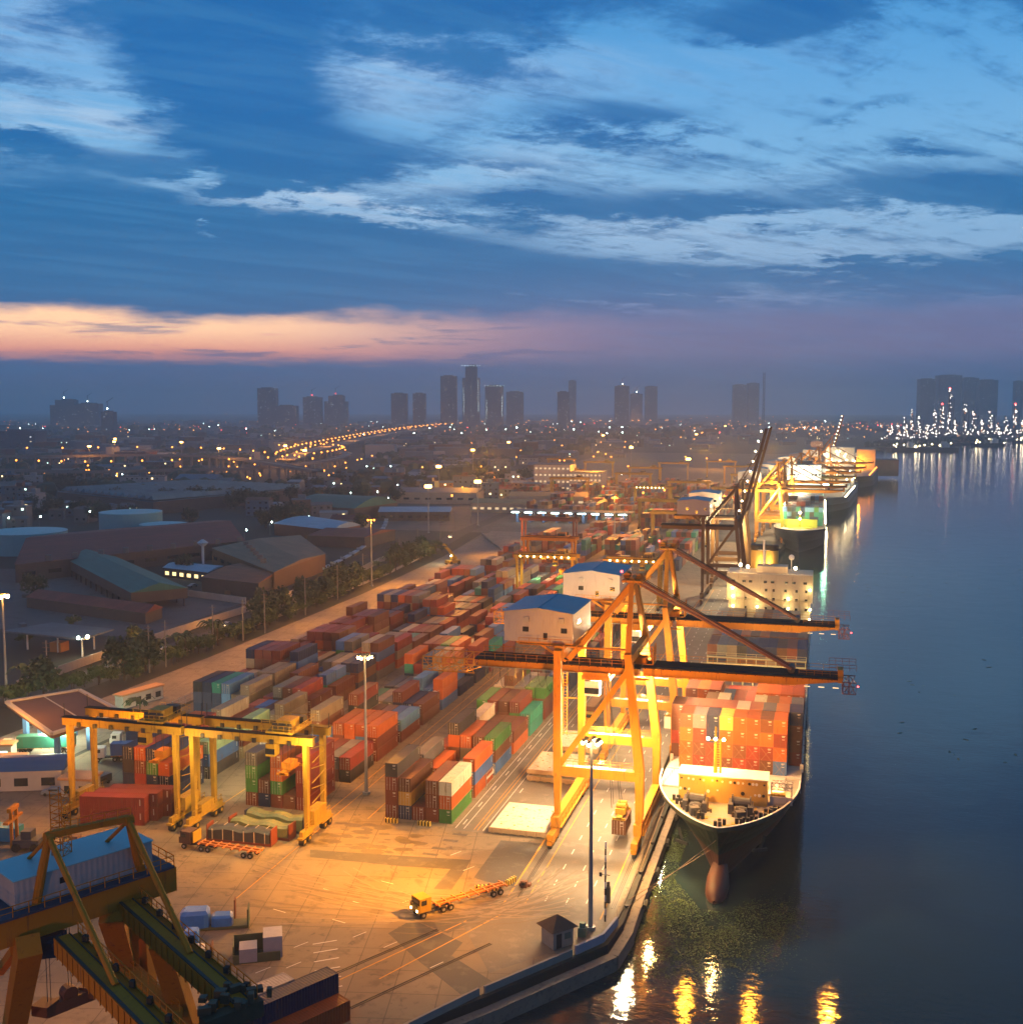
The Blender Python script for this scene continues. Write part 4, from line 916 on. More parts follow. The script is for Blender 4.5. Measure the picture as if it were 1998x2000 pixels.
# ================================================================ SHIPS
def OY(x,y,Yp):
    d=FW+RT*((x-CXP)/F)-UP*((y-CYP)/F); t=Yp/d.y
    return Vector((d.x*t,Yp,CH+d.z*t))
def hull(t,L,HB,zd,mats,zb=3.4,bulb=True,rake=5.6,fl=26):
    zs=[zd+.8,zd,zd*.62,zd*.3+.3,zb-.6,-1.2,-3.2,-6]; b=MB(); N=34; rows=[]
    for z in zs:
        k=min(1,max(0,(zd-z)/(zd+3))); d0=rake*k**.75; ln=fl+k*34
        row=[]
        for i in range(N+1):
            s=(i/N)**1.9; d=d0+s*(L-d0); q=min((d-d0)/ln,1); hb=HB*max(0,1-(1-q)**(2.0-.35*k))**(.70+.36*k)
            e=max(0,(d-(L-22))/22); hb*=1-.22*e*e*(.3+k)
            row.append((hb,d,z))
        rows.append(row)
    for sx in (-1,1):
        for a in range(len(zs)-1):
            b.k=0 if zs[a]>zb else 1
            for i in range(N):
                P=[(sx*rows[a][i][0],*rows[a][i][1:]),(sx*rows[a][i+1][0],*rows[a][i+1][1:]),(sx*rows[a+1][i+1][0],*rows[a+1][i+1][1:]),(sx*rows[a+1][i][0],*rows[a+1][i][1:])]
                b.add(P,[(0,1,2,3)] if sx<0 else [(3,2,1,0)])
    b.k=0
    for a in range(len(zs)-1):
        h1,h2=rows[a][N][0],rows[a+1][N][0]; b.add([(-h1,L,zs[a]),(h1,L,zs[a]),(h2,L,zs[a+1]),(-h2,L,zs[a+1])],[(0,1,2,3)])
    h=b.build('hull',mats,t,smooth=False)
    dk=rows[1]; P=[(-q[0],q[1]) for q in dk]+[(q[0],q[1]) for q in dk[::-1][:-1]]
    MB().add([(x*.985,y+.15,zd) for x,y in P],[tuple(range(len(P)-1,-1,-1))]).build('deck',mat('ship_deck',(.30,.25,.22),.7,0,.25,.5,.3),t)
    rim=MB()
    for sx in (-1,1):
        for i in range(12):
            a=rows[0][i];c=rows[0][i+1]
            if (Vector(a)-Vector(c)).length>.05: rim.beam((sx*a[0],a[1],a[2]+.04),(sx*c[0],c[1],c[2]+.04),.3,.12)
    rim.build('bulwark_cap',whitep,h)
    if bulb:
        b=MB(); n=14; R_=[(0,.12),(.03,.42),(.09,.68),(.2,.9),(.4,1),(.6,.85),(.8,.6),(1,.35)]
        for a,(s,rr) in enumerate(R_):
            for i in range(n): b.v.append((1.9*rr*math.cos(2*PI*i/n),rake-8.6+s*15,-2.7+2.4*s*s+(2.3+1.4*s)*rr*math.sin(2*PI*i/n)))
        for a in range(len(R_)-1):
            for i in range(n): b.f.append((a*n+i,a*n+(i+1)%n,(a+1)*n+(i+1)%n,(a+1)*n+i)); b.mi.append(0)
        b.f.append(tuple(range(n))); b.mi.append(0)
        b.build('bulbous_bow',mats[1],t,smooth=True)
    return h
boot=mat('boot_topping_red',(.12,.040,.024),.6,0,.35,.35,.5,c2=(.10,.05,.035))
ship=thing('container_ship','long dark green hulled container ship moored nearest the camera, bow towards us','ship',(-14.8,177.4,0))
sx0,sy0=-14.8,177.4
hull(ship,196,12.5,7.7,[mat('hull_dark_green',(.014,.034,.022),.5,0,.35,.2,.75,c2=(.03,.028,.02)),boot])
so=(sx0,sy0,0)
def SM(): return MB(so)
bw=SM().box(-22.7,-7.6,191.4,196,7.72,12.25).build('breakwater_house',mat('ship_ochre',(.50,.30,.06),.6,0,.15,.3,.35),ship)
SM().box(-22.9,-7.4,191.2,196.2,12.25,12.45).build('roof_deck',whitep,bw)
b=SM(); c=SM()
for k,(x,z,r_) in enumerate([(-22.2,11.6,.18),(-21,11.6,.2),(-20.2,11.5,.2),(-19,11.6,.18),(-18.4,11.5,.2),(-16.9,11.6,.2),(-16.1,11.6,.2),(-15.2,11.5,.18),(-13.8,11.5,.25),(-13.1,11.5,.25),(-12.5,11.5,.25),(-11.7,11.5,.18),(-10.6,11.5,.25),(-10,11.5,.25),(-9.4,11.5,.25),(-21.6,9.7,.28),(-20.9,9.7,.2),(-17.6,9.6,.3),(-11.7,9.7,.35),(-9.6,9.6,.2),(-8.9,9.6,.28),(-8.2,9.6,.28),(-16,9.9,.15),(-22.4,9.7,.25),(-8.1,11.5,.18)]):
    (b if k%3 else c).tube((x,191.45,z),(x,191.33,z),r_,10)
b.each('porthole',whitep,bw,20); c.each('dark_porthole',dark,bw,20)
for s_ in (-1,1):
    a=SM().beam((-14.8+s_*7.2,186.2,4.6),(-14.8+s_*6.4,185.4,2.4),.35,.35).beam((-14.8+s_*7.6,186.2,2.3),(-14.8+s_*5.4,184.2,2.6),.3,.5).build('anchor',dark,ship)
b=SM()
for (x0,y0,x1,y1) in ((-24.5,191,-19.8,184.6),(-19.8,184.6,-15,180.6),(-15,180.6,-9.6,183.2),(-9.6,183.2,-5.6,189.6),(-21,190.8,-21,186.6),(-9.4,190.8,-9.4,186),(-17,184,-13,184)): stripe(b,x0,y0,x1,y1,.28,7.735)
b.build('deck_lines',yl,ship)
b=SM()
for k in range(9): b.tube((-23+k*.35,190.9-k*.2,7.85),(-20+k*.4,189.6-k*.25,7.85),.08,5)
for k in range(12): b.rbox(rnd.uniform(-22.5,-7.5),rnd.uniform(184.8,190.8),7.72,rnd.uniform(.25,.8),rnd.uniform(.25,.6),rnd.uniform(.3,.9),rnd.uniform(0,1.5))
b.build('deck_clutter',mat('deck_clutter',(.12,.09,.06),.7,0,.4,1),ship)
# windlasses and mooring gear
for sx_,nm in ((-19.2,'left'),(-11.6,'right')):
    w=SM(); w.tube((sx_-1.6,188.6,9.2),(sx_+1.4,188.2,9.2),.85,12).tube((sx_-1.7,188.6,9.2),(sx_-1.5,188.6,9.2),1.25,12).tube((sx_+1.3,188.2,9.2),(sx_+1.5,188.2,9.2),1.25,12)
    w.box(sx_-2.2,sx_-1.4,186.2,189.6,7.72,9.4).box(sx_+1.1,sx_+1.9,185.8,189.2,7.72,9.3).box(sx_-.4,sx_+.5,185.4,187.4,7.72,9.0).rbox(sx_,184.6,7.72,1.6,1.2,1.3,.4).tube((sx_-.9,186.4,8.6),(sx_+.9,186.2,8.6),.6,10)
    w.build('windlass',mat('windlass_grey',(.07,.065,.07),.5,.3,.3,1),ship)
b=SM()
for (x,y) in ((-23.4,190.6),(-22.7,189),(-21.6,187.4),(-20.6,185.6),(-19,184),(-18.4,182.9),(-15.3,179.7),(-14.7,181),(-12,181.9),(-11,182.6),(-9.7,183.6),(-8.3,185.6),(-7.6,187.6),(-6.8,188.6),(-6.2,189.4)):
    for dx in (0,.75): b.tube((x+dx,y,7.72),(x+dx,y,8.75),.3,8)
b.each('mooring_bitt',dark,ship,16)
b=SM()
for (x,y) in ((-24,190.6),(-18,183.6),(-13.6,180.6),(-12,182),(-9,184.6),(-7.2,189)): b.box(x-.9,x+1.2,y-.5,y+.5,7.72,7.8)
for (x,y,z) in ((-19,199,8),(-12.4,199,8),(-8.9,199.5,8),(-5.8,194,8)): b.box(x-.5,x+.5,y-.5,y+.5,z,z+3.2 if y>198 else z+1.3).box(x-1.2,x+1.2,y-.6,y+.6,z,z+1.4)
b.build('deck_fittings',rtg_y,ship)
b=SM()
b.box(-7.2,-3.4,193,193.3,7.72,9.1); b.lattice((-7,196,10.2),(-3.4,196,10.2),1.5,1.2,3,.09).rail((-26.4,196,7.72),(-25.2,205,7.72),1.1,1.5)
for x in (-7,-3.6): b.beam((x,195,7.7),(x,195,11),.2)
b.box(-26.9,-23.2,197,206.5,7.75,8.15).box(-23.2,-5,197,206.8,7.75,8.15); b.build('hatch_platform',mat('ship_grey',(.5,.45,.42),.6,0,.2,.5,.4),ship)
fm=SM().tube((-16.6,193.2,12.45),(-16.6,193.2,20.6),.34,8,.16).tube((-15.7,193.2,12.45),(-15.7,193.2,18),.18,6).beam((-18,193.2,18.2),(-15,193.2,18.2),.16)
for k in range(12): fm.beam((-16.6,193.0,12.8+k*.45),(-15.7,193.0,12.8+k*.45),.09)
fm=fm.build('foremast',rtg_y,ship)
b=SM(); 
for x in (-17.9,-16.6,-15.2): b.ball((x,192.9,18.5),.3)
b.each('mast_light',lampy,fm,20)
# lashing bars in front of the lower two tiers
b=SM()
for i in range(8):
    x0=-24.6+i*2.47
    for z in (8.3,10.9):
        b.beam((x0+.3,207.3,z),(x0+2.1,207.3,z+2.3),.045); b.beam((x0+2.1,207.25,z),(x0+.3,207.25,z+2.3),.045)
b.build('lashing_rods',mat('lashing_brown',(.20,.12,.06),.6),ship)
# hatch covers, lashing bridge
b=SM()
for y0,y1 in ((206.9,220.4),(222.8,236),(237,250),(251,264),(283.5,297),(297.5,311),(311.5,325)): b.box(-26.6,-2.2,y0,y1,7.75,8.15)
b.build('hatch_covers',mat('ship_grey',(.5,.45,.42)),ship)
b=SM()
for y in (269,281.5):
    b.box(-26.8,-2.4,y,y+1.1,13.2,13.4).box(-26.8,-2.4,y,y+1.1,8,8.3).rail((-26.8,y,13.4),(-2.4,y,13.4),1.1,2.4)
    for k in range(11): x=-26.6+k*2.4; b.box(x-.12,x+.12,y+.1,y+1.0,8.2,13.2)
    b.box(-26.8,-2.4,y+.3,y+.5,11.2,11.9)
b.build('lashing_bridge',mat('lashing_cream',(.48,.42,.24),.6,0,.2,.4),ship)
# superstructure
sup=SM().box(-26.6,-1.6,338,350,18.5,26.7).box(-26.0,-2.2,338.5,352,7.7,18.5).box(-22,-18.2,337.4,338,24.9,25.9).build('superstructure',mat('ship_white',(.60,.50,.36),.55,0,.1,.2,.35),ship)
b=SM()
for x in (-24.6,-21.5,-19.6,-15.3,-13.2,-9.2,-7,-3.8):
    b.box(x-.5,x+.5,337.93,338.02,24.0,24.7)
for z in (21.5,18.8,16):
    for x in (-21,-15,-12.8,-9.4,-6.2,-3.4): b.box(x-.35,x+.35,337.93,338.02,z,z+.8)
b.each('window',glass,sup)
b=SM().rail((-22.6,338.3,26.7),(-2,338.3,26.7),1.1,2.4).box(-18,-9,341,347,26.72,28.6)
b.build('bridge_deck_house',mat('ship_white',(.6,.5,.36)),sup)
b=SM()
for x in (-25.4,-23.6,-21.2,-18.4,-15.8,-13.2,-10.6,-8.1,-5.3,-2.7): b.beam((x,336.6,8),(x,336.6,21.5),.18)
for z in (13,16,19.2): b.box(-26.6,-1.8,336.2,336.9,z,z+.12)
b.build('cell_guides',mat('lashing_cream',(.4,.3,.1)),ship)
fn=SM()
for x in (-18.5,-14.0):
    fn.tube((x,352,20),(x,352,32.2),1.9,14)
fn=fn.build('funnel',mat('funnel_yellow',(.60,.42,.10),.5,0,.15,.4,.3),ship); SM().tube((-18.5,352,32.2),(-18.5,352,33.7),2.0,14).tube((-14,352,32.2),(-14,352,33.7),2.0,14).box(-20.6,-12,350.5,353.5,33.0,33.9).build('funnel_cap',dark,fn)
b=SM().tube((-16.2,345,28.6),(-16.2,345,36),.3,8).beam((-18,345,33),(-14.4,345,33),.15).tube((-8,344,26.7),(-8,344,30.6),.14,6).ball((-8,344,31.2),.9,10).tube((-23,344,26.7),(-23,344,30.2),.1,6)
b.build('radar_mast',whitep,ship)
b=SM()
SUPL=[]
for (x,y) in ((300,410),(305,505),(305,620),(600,520),(590,632),(955,540),(955,655),(1210,440),(1210,668),(303,745),(1200,788)):
    p=OY(1380+x*.1658,1080+y*.1658,337.3); b.ball(p,.33); SUPL.append(p)
for (x,y) in ((480,160),(1040,180),(395,137)):
    p=OY(1380+x*.1658,1080+y*.1658,338.5); b.ball(p,.5); SUPL.append(p)
b.each('deck_light',lampy,sup,20)
b=SM(); b.beam((-16,179,4),(-27,165,.4),.09).beam((-15,178.4,6),(-26.6,163,.3),.07).beam((-25,196,7),(-27,176,.4),.09); b.build('mooring_lines',woodm,ship)
b=SM()
for k in range(22): b.box(-26.9,-26.3,212+k*6,212.3+k*6,7.7,9.2).box(-2.5,-1.9,212+k*6,212.3+k*6,7.7,9.2)
b.rail((-2.25,200,7.7),(-2.25,336,7.7),1.1,3.0); b.build('railing',whitep,ship)
# second ship
s2=thing('container_ship','dark blue container ship with teal containers and a yellow lit bow wall','ship',(-10.9,622,0))
hull(s2,215,14,9.0,[mat('hull_navy',(.012,.025,.06),.5,0,.2,.1),mat('boot_navy',(.02,.03,.06),.6,0,.3,.2)],bulb=False,fl=22)
o2=(-10.9,622,0)
MB(o2).prism([(-19.5,646),(-1.5,646),(-1.5,647),(-19.5,647)],9,13.6).box(-17,-4,640,646,9,9.4).build('breakwater',mat('ship_ochre_green',(.45,.45,.06),.6,0,.1,.3),s2)
MB(o2).tube((-10.9,645,9),(-10.9,645,20),.3,8).build('foremast',rtg_y,s2); MB(o2).ball((-10.9,644.6,17.5),.7).ball((-10.9,644.6,14),.6).build('mast_lights',lampy,s2)
MB(o2).box(-22,0,770,784,9,38).box(-24.8,2.8,771,775,33,36).build('superstructure',mat('ship_white2',(.7,.66,.58),.5,0,.1,.2),s2)
MB(o2).box(-16,-6,786,794,9,40).build('funnel',mat('funnel_blue',(.05,.08,.14),.5),s2)
b=MB(o2)
for k in range(9):
    for z in (14,20,26,31): b.box(-20+k*2.3,-19+k*2.3,769.9,770.02,z,z+1.2)
b.build('windows',glass,s2)
b=MB(o2)
for k in range(24): b.ball((3.0,660+k*7,10.6),.42)
for k in range(8): b.ball((-20+k*2.6,769.4,36.6),.4)
b.build('deck_lights',lampy,s2)
# third and fourth ships along the bend
s3=thing('cargo_ship','blue grey cargo ship moored past the dark blue one, brightly lit on deck','ship',(4,872,0),R(-4.6))
hull(s3,190,14,8,[mat('hull_bluegrey',(.05,.09,.16),.5,0,.2,.1),mat('boot_navy',(.02,.03,.06))],bulb=False)
MB().box(-12,12,140,156,8,42).box(-14,14,141,146,34,37).box(-10,10,20,130,8,13).build('superstructure',mat('ship_white2',(.7,.66,.58)),s3)
b=MB()
for k in range(34): b.ball((rnd.uniform(-12,13),139+rnd.random(),rnd.uniform(10,40)),.5)
for k in range(16): b.ball((13.4,10+k*8,9.2),.45)
b.build('deck_lights',lampy,s3)
b=MB()
for k in range(4): b.beam((0,35+k*28,13),(0,35+k*28,30),1.2).beam((0,35+k*28,28),(9,45+k*28,24),.7)
b.build('cargo_derrick',crane_y,s3)
s4=thing('cargo_ship','dark cargo ship with a low hull at the river bend','ship',(34,1150,0),R(-5))
hull(s4,180,13,8,[mat('hull_black',(.02,.022,.03),.5,0,.2,.1),mat('boot_navy',(.02,.03,.06))],bulb=False)
MB().box(-10,10,150,164,8,30).build('superstructure',mat('ship_orange_lit',(.55,.40,.28),.6,0,.1,.1),s4)
b=MB()
for k in range(14): b.ball((11,10+k*12,10),.6)
b.build('deck_lights',lampo,s4)
for k,(x,y,L,rz,lb) in enumerate(((118,2180,60,-70,'small lit tug moored under the refinery'),(165,2200,80,-75,'dark coaster moored along the refinery bank'),(300,2500,70,-68,'low barge moored further along the refinery bank'),(420,2760,60,-66,'faint vessel at the right edge of the refinery bank'))):
    s=thing('small_ship',lb,'ship',(x,y,-3),R(rz))
    MB().prism([(-6,4),(0,-4),(6,4),(6,L),(-6,L)],0,6).build('hull',dark,s); MB().box(-4,4,L*.6,L*.8,6,14).box(-2,2,L*.62,L*.75,14,17).build('wheelhouse',whitep,s)
    b=MB(); [b.ball((rnd.uniform(-5,5),rnd.uniform(0,L),rnd.uniform(6,15)),.9) for _ in range(9)]; b.build('deck_lights',lampy,s)
# floating weed
from mathutils import noise as mn
wb=MB(); r_=random.Random(4); cnt=0
PB=[(1180,1900),(1240,1780),(1290,1610),(1330,1590),(1400,1760),(1440,1780),(1560,1760),(1540,1850),(1430,1910),(1250,1900)]
def inpoly(x,y,P):
    c=False;j=len(P)-1
    for i in range(len(P)):
        if (P[i][1]>y)!=(P[j][1]>y) and x<(P[j][0]-P[i][0])*(y-P[i][1])/(P[j][1]-P[i][1])+P[i][0]: c=not c
        j=i
    return c
WP=[(G(x,y,-3).x,G(x,y,-3).y) for x,y in PB]
while cnt<15000:
    x=r_.uniform(-27,0);y=r_.uniform(128,205)
    if not inpoly(x+r_.gauss(0,1.6),y+r_.gauss(0,2.2),WP) or (x>-22 and y>172 and abs(x+14.8)<(y-170)*.5+1): continue
    if mn.noise(Vector((x*.16,y*.12,3)))+.5*mn.noise(Vector((x*.6,y*.5,1)))<r_.uniform(-.65,.35): continue
    cnt+=1; s=r_.uniform(.05,.17); a=r_.uniform(0,6.3); tl=r_.uniform(-.06,.14)
    c_,q_=math.cos(a)*s,math.sin(a)*s
    wb.add([(x+c_,y+q_,-2.97+tl*.3),(x-q_*.7,y+c_*.7,-2.96),(x-c_,y-q_,-2.97+tl),(x+q_*.7,y-c_*.7,-2.95)],[(0,1,2,3)])
tag(wb.build('floating_weed',mat('water_weed',(.055,.085,.010),.8,0,.6,.5,c2=(.03,.032,.012))),'patch of green water weed floating between the quay and the ship bow','water weed',kind='stuff')
wb=MB()
for k in range(700):
    y=r_.uniform(180,1100); x=20+r_.random()**1.2*y*.42; s=r_.uniform(.15,.6); a=r_.uniform(0,6)
    if mn.noise(Vector((x*.02,y*.008,7)))<.0: continue
    wb.rbox(x,y,-2.99,s*3,s,.05,a)
tag(wb.build('drifting_weed',leafd),'scattered dark clumps of weed drifting on the open river','water weed',kind='stuff')
# ================================================================ YARD THINGS
# ship hatch covers lying on the quay
hcm=mat('hatch_cover_paint',(.62,.55,.46),.65,0,.2,.5,.4,c2=(.45,.34,.22))
for k,(x,y,z,w,l,lab) in enumerate(((-50.6,193,0,10.4,13.4,'big pale rusty hatch cover lying on the quay next to the front crane leg'),(-51.2,221.5,0,10.2,12.5,'lower pale hatch cover of the pair beyond the first one'),(-51.2,221.7,1.35,10.2,12.5,'upper hatch cover stacked on another beyond the first one'),(-51,243,0,10.2,12.8,'pale hatch cover behind the stacked pair, beside the landside crane rail'))):
    h=thing('hatch_cover',lab,'hatch cover',(x,y,z),0,'ship hatch covers laid on the quay')
    MB().box(-w/2,w/2,-l/2,l/2,.3,1.05).build('panel',hcm,h)
    b=MB()
    for i in range(7): b.box(-w/2+.2+i*(w-1)/6,-w/2+.8+i*(w-1)/6,-l/2+.1,l/2-.1,0,.298)
    b.box(-w/2-.12,w/2+.12,-l/2-.12,-l/2-.002,.25,1.12); b.build('rim',mat('hatch_rim',(.42,.27,.14),.7,0,.3,.8,.5),h)
    b=MB()
    for i in range(4):
        for j in range(3): b.rbox(-w/2+1.6+i*2.5,-l/2+2.2+j*4.3,1.051,.35,.25,.06)
    b.build('lashing_sockets',rtg_y,h)
# guard hut
h=thing('guard_hut','small dark guard hut with a pyramid roof beside the seawall','hut',(-34.6,149.2,0),R(48))
MB().box(-1.7,1.7,-1.5,1.5,0,2.7).build('wall',mat('hut_wall',(.30,.27,.24),.8,0,.3,1),h)
MB().add([(-2.3,-2.1,2.7),(2.3,-2.1,2.7),(2.3,2.1,2.7),(-2.3,2.1,2.7),(0,0,4.3)],[(0,1,4),(1,2,4),(2,3,4),(3,0,4),(3,2,1,0)]).build('roof',mat('hut_roof',(.07,.045,.035),.8,0,.3,1),h)
MB().box(-1.2,-.3,-1.54,-1.49,.05,2.1).build('door',dark,h); MB().box(.2,1.3,-1.54,-1.49,1.1,2.0).box(1.69,1.74,-1,1,.9,2.1).build('window',mat('hut_green',(.05,.10,.09),.4),h)
tag(MB((-31.6,152.4,0)).box(-32.2,-31,151.8,152.8,0,1.3).box(-32,-31.2,152,152.6,1.3,2).build('equipment_cabinet',mat('cab_green',(.10,.2,.15),.6)),'small green cabinet by the foot of the seawall lamp mast','cabinet')
# striped warning barriers, chevron kerb pieces
zeb=mat('barrier_yellow',(.65,.45,.06),.7,0,.2,1)
for k,(x,y,a,lab) in enumerate(((-50,163.2,R(25),'left yellow and black barrier block where the crane rail ends'),(-48.2,163.6,R(25),'middle yellow and black barrier block where the crane rail ends'),(-46.4,166.8,R(70),'right yellow and black barrier block where the crane rail ends'),(-68.3,186.6,0,'striped barrier block in front of the quayside block'),(-74.6,186.4,0,'weathered striped barrier block at the left front of the quayside block'))):
    t=thing('barrier_block',lab,'barrier',(x,y,0),a,'striped barrier blocks')
    MB().box(-1.2,1.2,-.3,.3,0,.8).build('block',zeb,t); b=MB()
    for i in range(4): b.box(-1.1+i*.62,-.82+i*.62,-.31,-.303,.02,.78).box(-1.1+i*.62,-.82+i*.62,-.29,.29,.803,.807)
    b.build('black_stripes',black,t)
t=thing('rail_end_stop','pair of buffer stops and junk at the end of the crane rail','buffer stop',(-43.9,166.5,0))
MB().box(-.5,.5,-1,-.3,0,1.1).box(-.9,.9,-.4,.5,0,.5).build('frame',mat('rust_dark',(.16,.06,.03)),t); MB().box(-.3,.3,-1.25,-1,.6,1.0).build('buffer',black,t)
tag(MB().beam((-41.6,169.3,.02),(-41.3,169.9,.02),.2,.03).rbox(-30,164,.0,.6,.6,2.6).box(-30.2,-29.8,163.8,164.2,2.6,3.4).build('power_box',dark),'dark power pedestal at the quay edge near the antenna mast','pedestal')
t=thing('antenna_mast','thin black and white striped antenna mast next to the lamp mast','antenna',(-29.3,157.6,0))
b=MB(); c=MB()
for k in range(12): (b if k%2 else c).tube((0,0,k*1.02),(0,0,k*1.02+1.02),.13,6)
b.build('white_bands',whitep,t); c.build('black_bands',dark,t); MB().beam((-.7,0,7.2),(.7,0,7.2),.08).box(-.9,-.5,-.1,.1,6.9,7.5).build('bracket',dark,t)
# --- vehicles
def truck(loc,rz,lab,cabm,load=None,tl=12.2,loadc=None,group='port trucks',lights=False):
    "prime mover facing local -X with skeletal trailer to +X"
    t=thing('truck',lab,'truck',loc,rz,group)
    cb=MB().box(-2.6,-.6,-1.2,1.2,1.0,3.1).box(-2.9,-2.6,-1.15,1.15,1.0,2.1).build('cab',cabm,t)
    MB().box(-2.66,-2.61,-1.05,1.05,2.15,2.9).box(-2.3,-1.4,-1.24,-1.2,2.1,2.8).build('cab_glass',glass,cb)
    MB().box(-2.7,3.4,-.5,.5,.7,1.0).build('chassis',dark,t)
    tr=MB().box(.6,tl+.6,-.55,-.35,1.05,1.35).box(.6,tl+.6,.35,.55,1.05,1.35)
    for k in range(8): tr.box(.8+k*(tl-.6)/7,1.05+k*(tl-.6)/7,-1.2,1.2,1.1,1.32)
    tr=tr.build('trailer',mat('trailer_paint',(.50,.18,.04),.6,0,.3,.5,.5) if load!='flat' else mat('rust_dark',(.16,.06,.03)),t)
    for x in (-1.9,1.6,2.9,tl-2.2,tl-.9):
        for s in (-1,1):
            w=MB().tube((x,s*.85,.5),(x,s*1.2,.5),.5,12).build('wheel',black,t); MB().tube((x,s*1.19,.5),(x,s*1.22,.5),.24,8).build('rim',steel,w)
    if load=='headboard': MB().box(-.1,.1,-1.2,1.2,1.3,3.2).build('headboard',rtg_y,t)
    if loadc: MB().box(.7,tl+.5,-1.22,1.22,1.36,3.95).build('container',loadc,t)
    if lights: MB().box(-2.96,-2.9,-1,-.7,1.2,1.45).box(-2.96,-2.9,.7,1,1.2,1.45).build('headlights',lampw,t)
    return t
truck((-55.2,153.4,0),R(51),'yellow truck with an orange trailer turning past the end of the crane rail',rtg_y,tl=13.0,lights=True)
truck((-102.6,166.2,0),R(-4),'truck with an empty flat trailer parked beside the tarpaulin loads',mat('truck_brown',(.10,.05,.03),.5),load='headboard',tl=12.2)
truck((-150,420,0),R(60),'red lit truck driving along the yard road, nearer one',mat('truck_red',(.35,.03,.02),.5),tl=10)
truck((-158,585,0),R(64),'red lit truck driving on the far yard road',mat('truck_red',(.35,.03,.02)),tl=10)
truck((-52.5,260,0),R(90),'truck with a brown container under the second quay crane',rtg_y,loadc=cm_stuff['brown'])
truck((-52.6,330,0),R(90),'dark truck on the quay road beyond the second quay crane',dark,loadc=cm_stuff['navy'])
def car(loc,rz,lab,c,van=False,glow=None):
    t=thing('parked_car' if glow is None else 'car',lab,'car',loc,rz,'cars around the port')
    P=[(-2.2,.35),(-2.2,.85),(-1.3,.98),(-.75,1.42),(.9,1.45),(1.6,.98),(2.2,.9),(2.2,.35)] if not van else [(-2.3,.35),(-2.3,1.0),(-1.7,1.15),(-1.1,1.95),(2.3,1.95),(2.3,.35)]
    b=MB(); n=len(P); b.add([(x,-.85,z) for x,z in P]+[(x,.85,z) for x,z in P],[tuple(range(n-1,-1,-1)),tuple(range(n,2*n))]+[(i,(i+1)%n,n+(i+1)%n,n+i) for i in range(n)])
    bo=b.build('body',c,t); MB().box(-.7,.95,-.87,.87,1.0,1.33).build('windows',glass,bo)
    for x in (-1.4,1.4):
        for s in (-1,1): MB().tube((x,s*.68,.32),(x,s*.88,.32),.32,10).build('wheel',black,t)
    if glow: MB().box(-2.24,-2.19,-.75,-.45,.6,.75).box(-2.24,-2.19,.45,.75,.6,.75).build('headlights',lampw,t); MB().box(2.19,2.24,-.75,-.45,.7,.85).box(2.19,2.24,.45,.75,.7,.85).build('tail_lights',lampr,t)
    return t
silver=mat('car_silver',(.30,.36,.42),.35,.4,.1,1); cw=mat('car_white',(.6,.6,.6),.4,0,.1,1); cdk=mat('car_dark',(.05,.05,.06),.35)
car((-144.3,182.5,0),R(20),'silver car parked beside the blue arched roof at left',silver)
car((-139,190,0),R(80),'dark pickup parked behind the left yard crane leg',cdk,True)
car((-157.5,268,0),R(50),'small white car by the fence of the far left block',cw,True)
for k,(x,y,a) in enumerate(((-196,300,92),(-199,345,90),(-195,372,-88),(-199,420,95),(-196,455,-85),(-202,520,100),(-199,560,-80),(-209,620,100))):
    car((x,y,0),R(a),'car driving on the public road outside the yard, %s from the gate'%ordn(k+1),(cw,silver,cdk)[k%3],k%4==0,True)
# reach stacker
t=thing('reach_stacker','yellow reach stacker with raised boom on the yard road','reach stacker',(-172,513,0),R(60))
MB().box(-3.5,3.5,-1.8,1.8,.9,2.2).box(-1,.8,-.8,.8,2.2,4).build('body',rtg_y,t); MB().beam((2.4,0,2.6),(-6,0,10.5),.9,1.1).build('boom',rtg_y,t)
MB().box(-7.2,-6.4,-3.1,3.1,9.3,9.8).build('spreader',dark,t)
for x in (-2.5,2.5):
    for s in (-1,1): MB().tube((x,s*1.4,.85),(x,s*2.0,.85),.85,12).build('wheel',black,t)
MB().ball((-1,0,4.3),.4).ball((3,1,2.5),.4).build('work_lights',lampy,t)
# tall yellow forklift at left
t=thing('container_forklift','yellow container forklift with tall mast at the left edge','forklift',(-131,158,0),R(15))
MB().box(-1.6,2.8,-1.5,1.5,.7,2.0).box(-.4,1.4,-1,1,2,3.4).build('body',mat('forklift_dark',(.06,.06,.07),.5),t)
for y in (-1.1,.9): MB().box(-2.2,-1.7,y,y+.35,.3,7.5).build('mast_rail',crane_d,t)
MB().box(-2.3,-1.6,-1.6,1.6,6.9,7.6).box(-2.5,-1.6,-2.8,2.8,5.2,5.6).build('carriage',crane_d,t)
for x in (-1,2.2):
    for s in (-1,1): MB().tube((x,s*1.3,.75),(x,s*1.75,.75),.75,12).build('wheel',black,t)
# tank containers
for k,(x,y,z,rz) in enumerate(((-64.7,213.2,0,0),(-106,252,0,0),(-92.6,262,2.6,0))):
    t=thing('tank_container',('white tank container at the edge of the quayside block','white tank container in the lane beside the middle block','tank container resting on the middle block')[k],'tank container',(x,y,z),rz)
    MB().tube((0,-2.8,1.25),(0,2.8,1.25),1.05,16).build('tank',whitep,t); b=MB()
    for yy in (-3,3):
        for q in ((-1.15,0,-1.15,2.5),(1.15,0,1.15,2.5),(-1.15,.05,1.15,.05),(-1.15,2.5,1.15,2.5)): b.beam((q[0],yy,q[1]),(q[2],yy,q[3]),.12)
    for x_ in (-1.15,1.15):
        for zz in (.06,2.5): b.beam((x_,-3,zz),(x_,3,zz),.1)
    b.build('frame',steel,t)
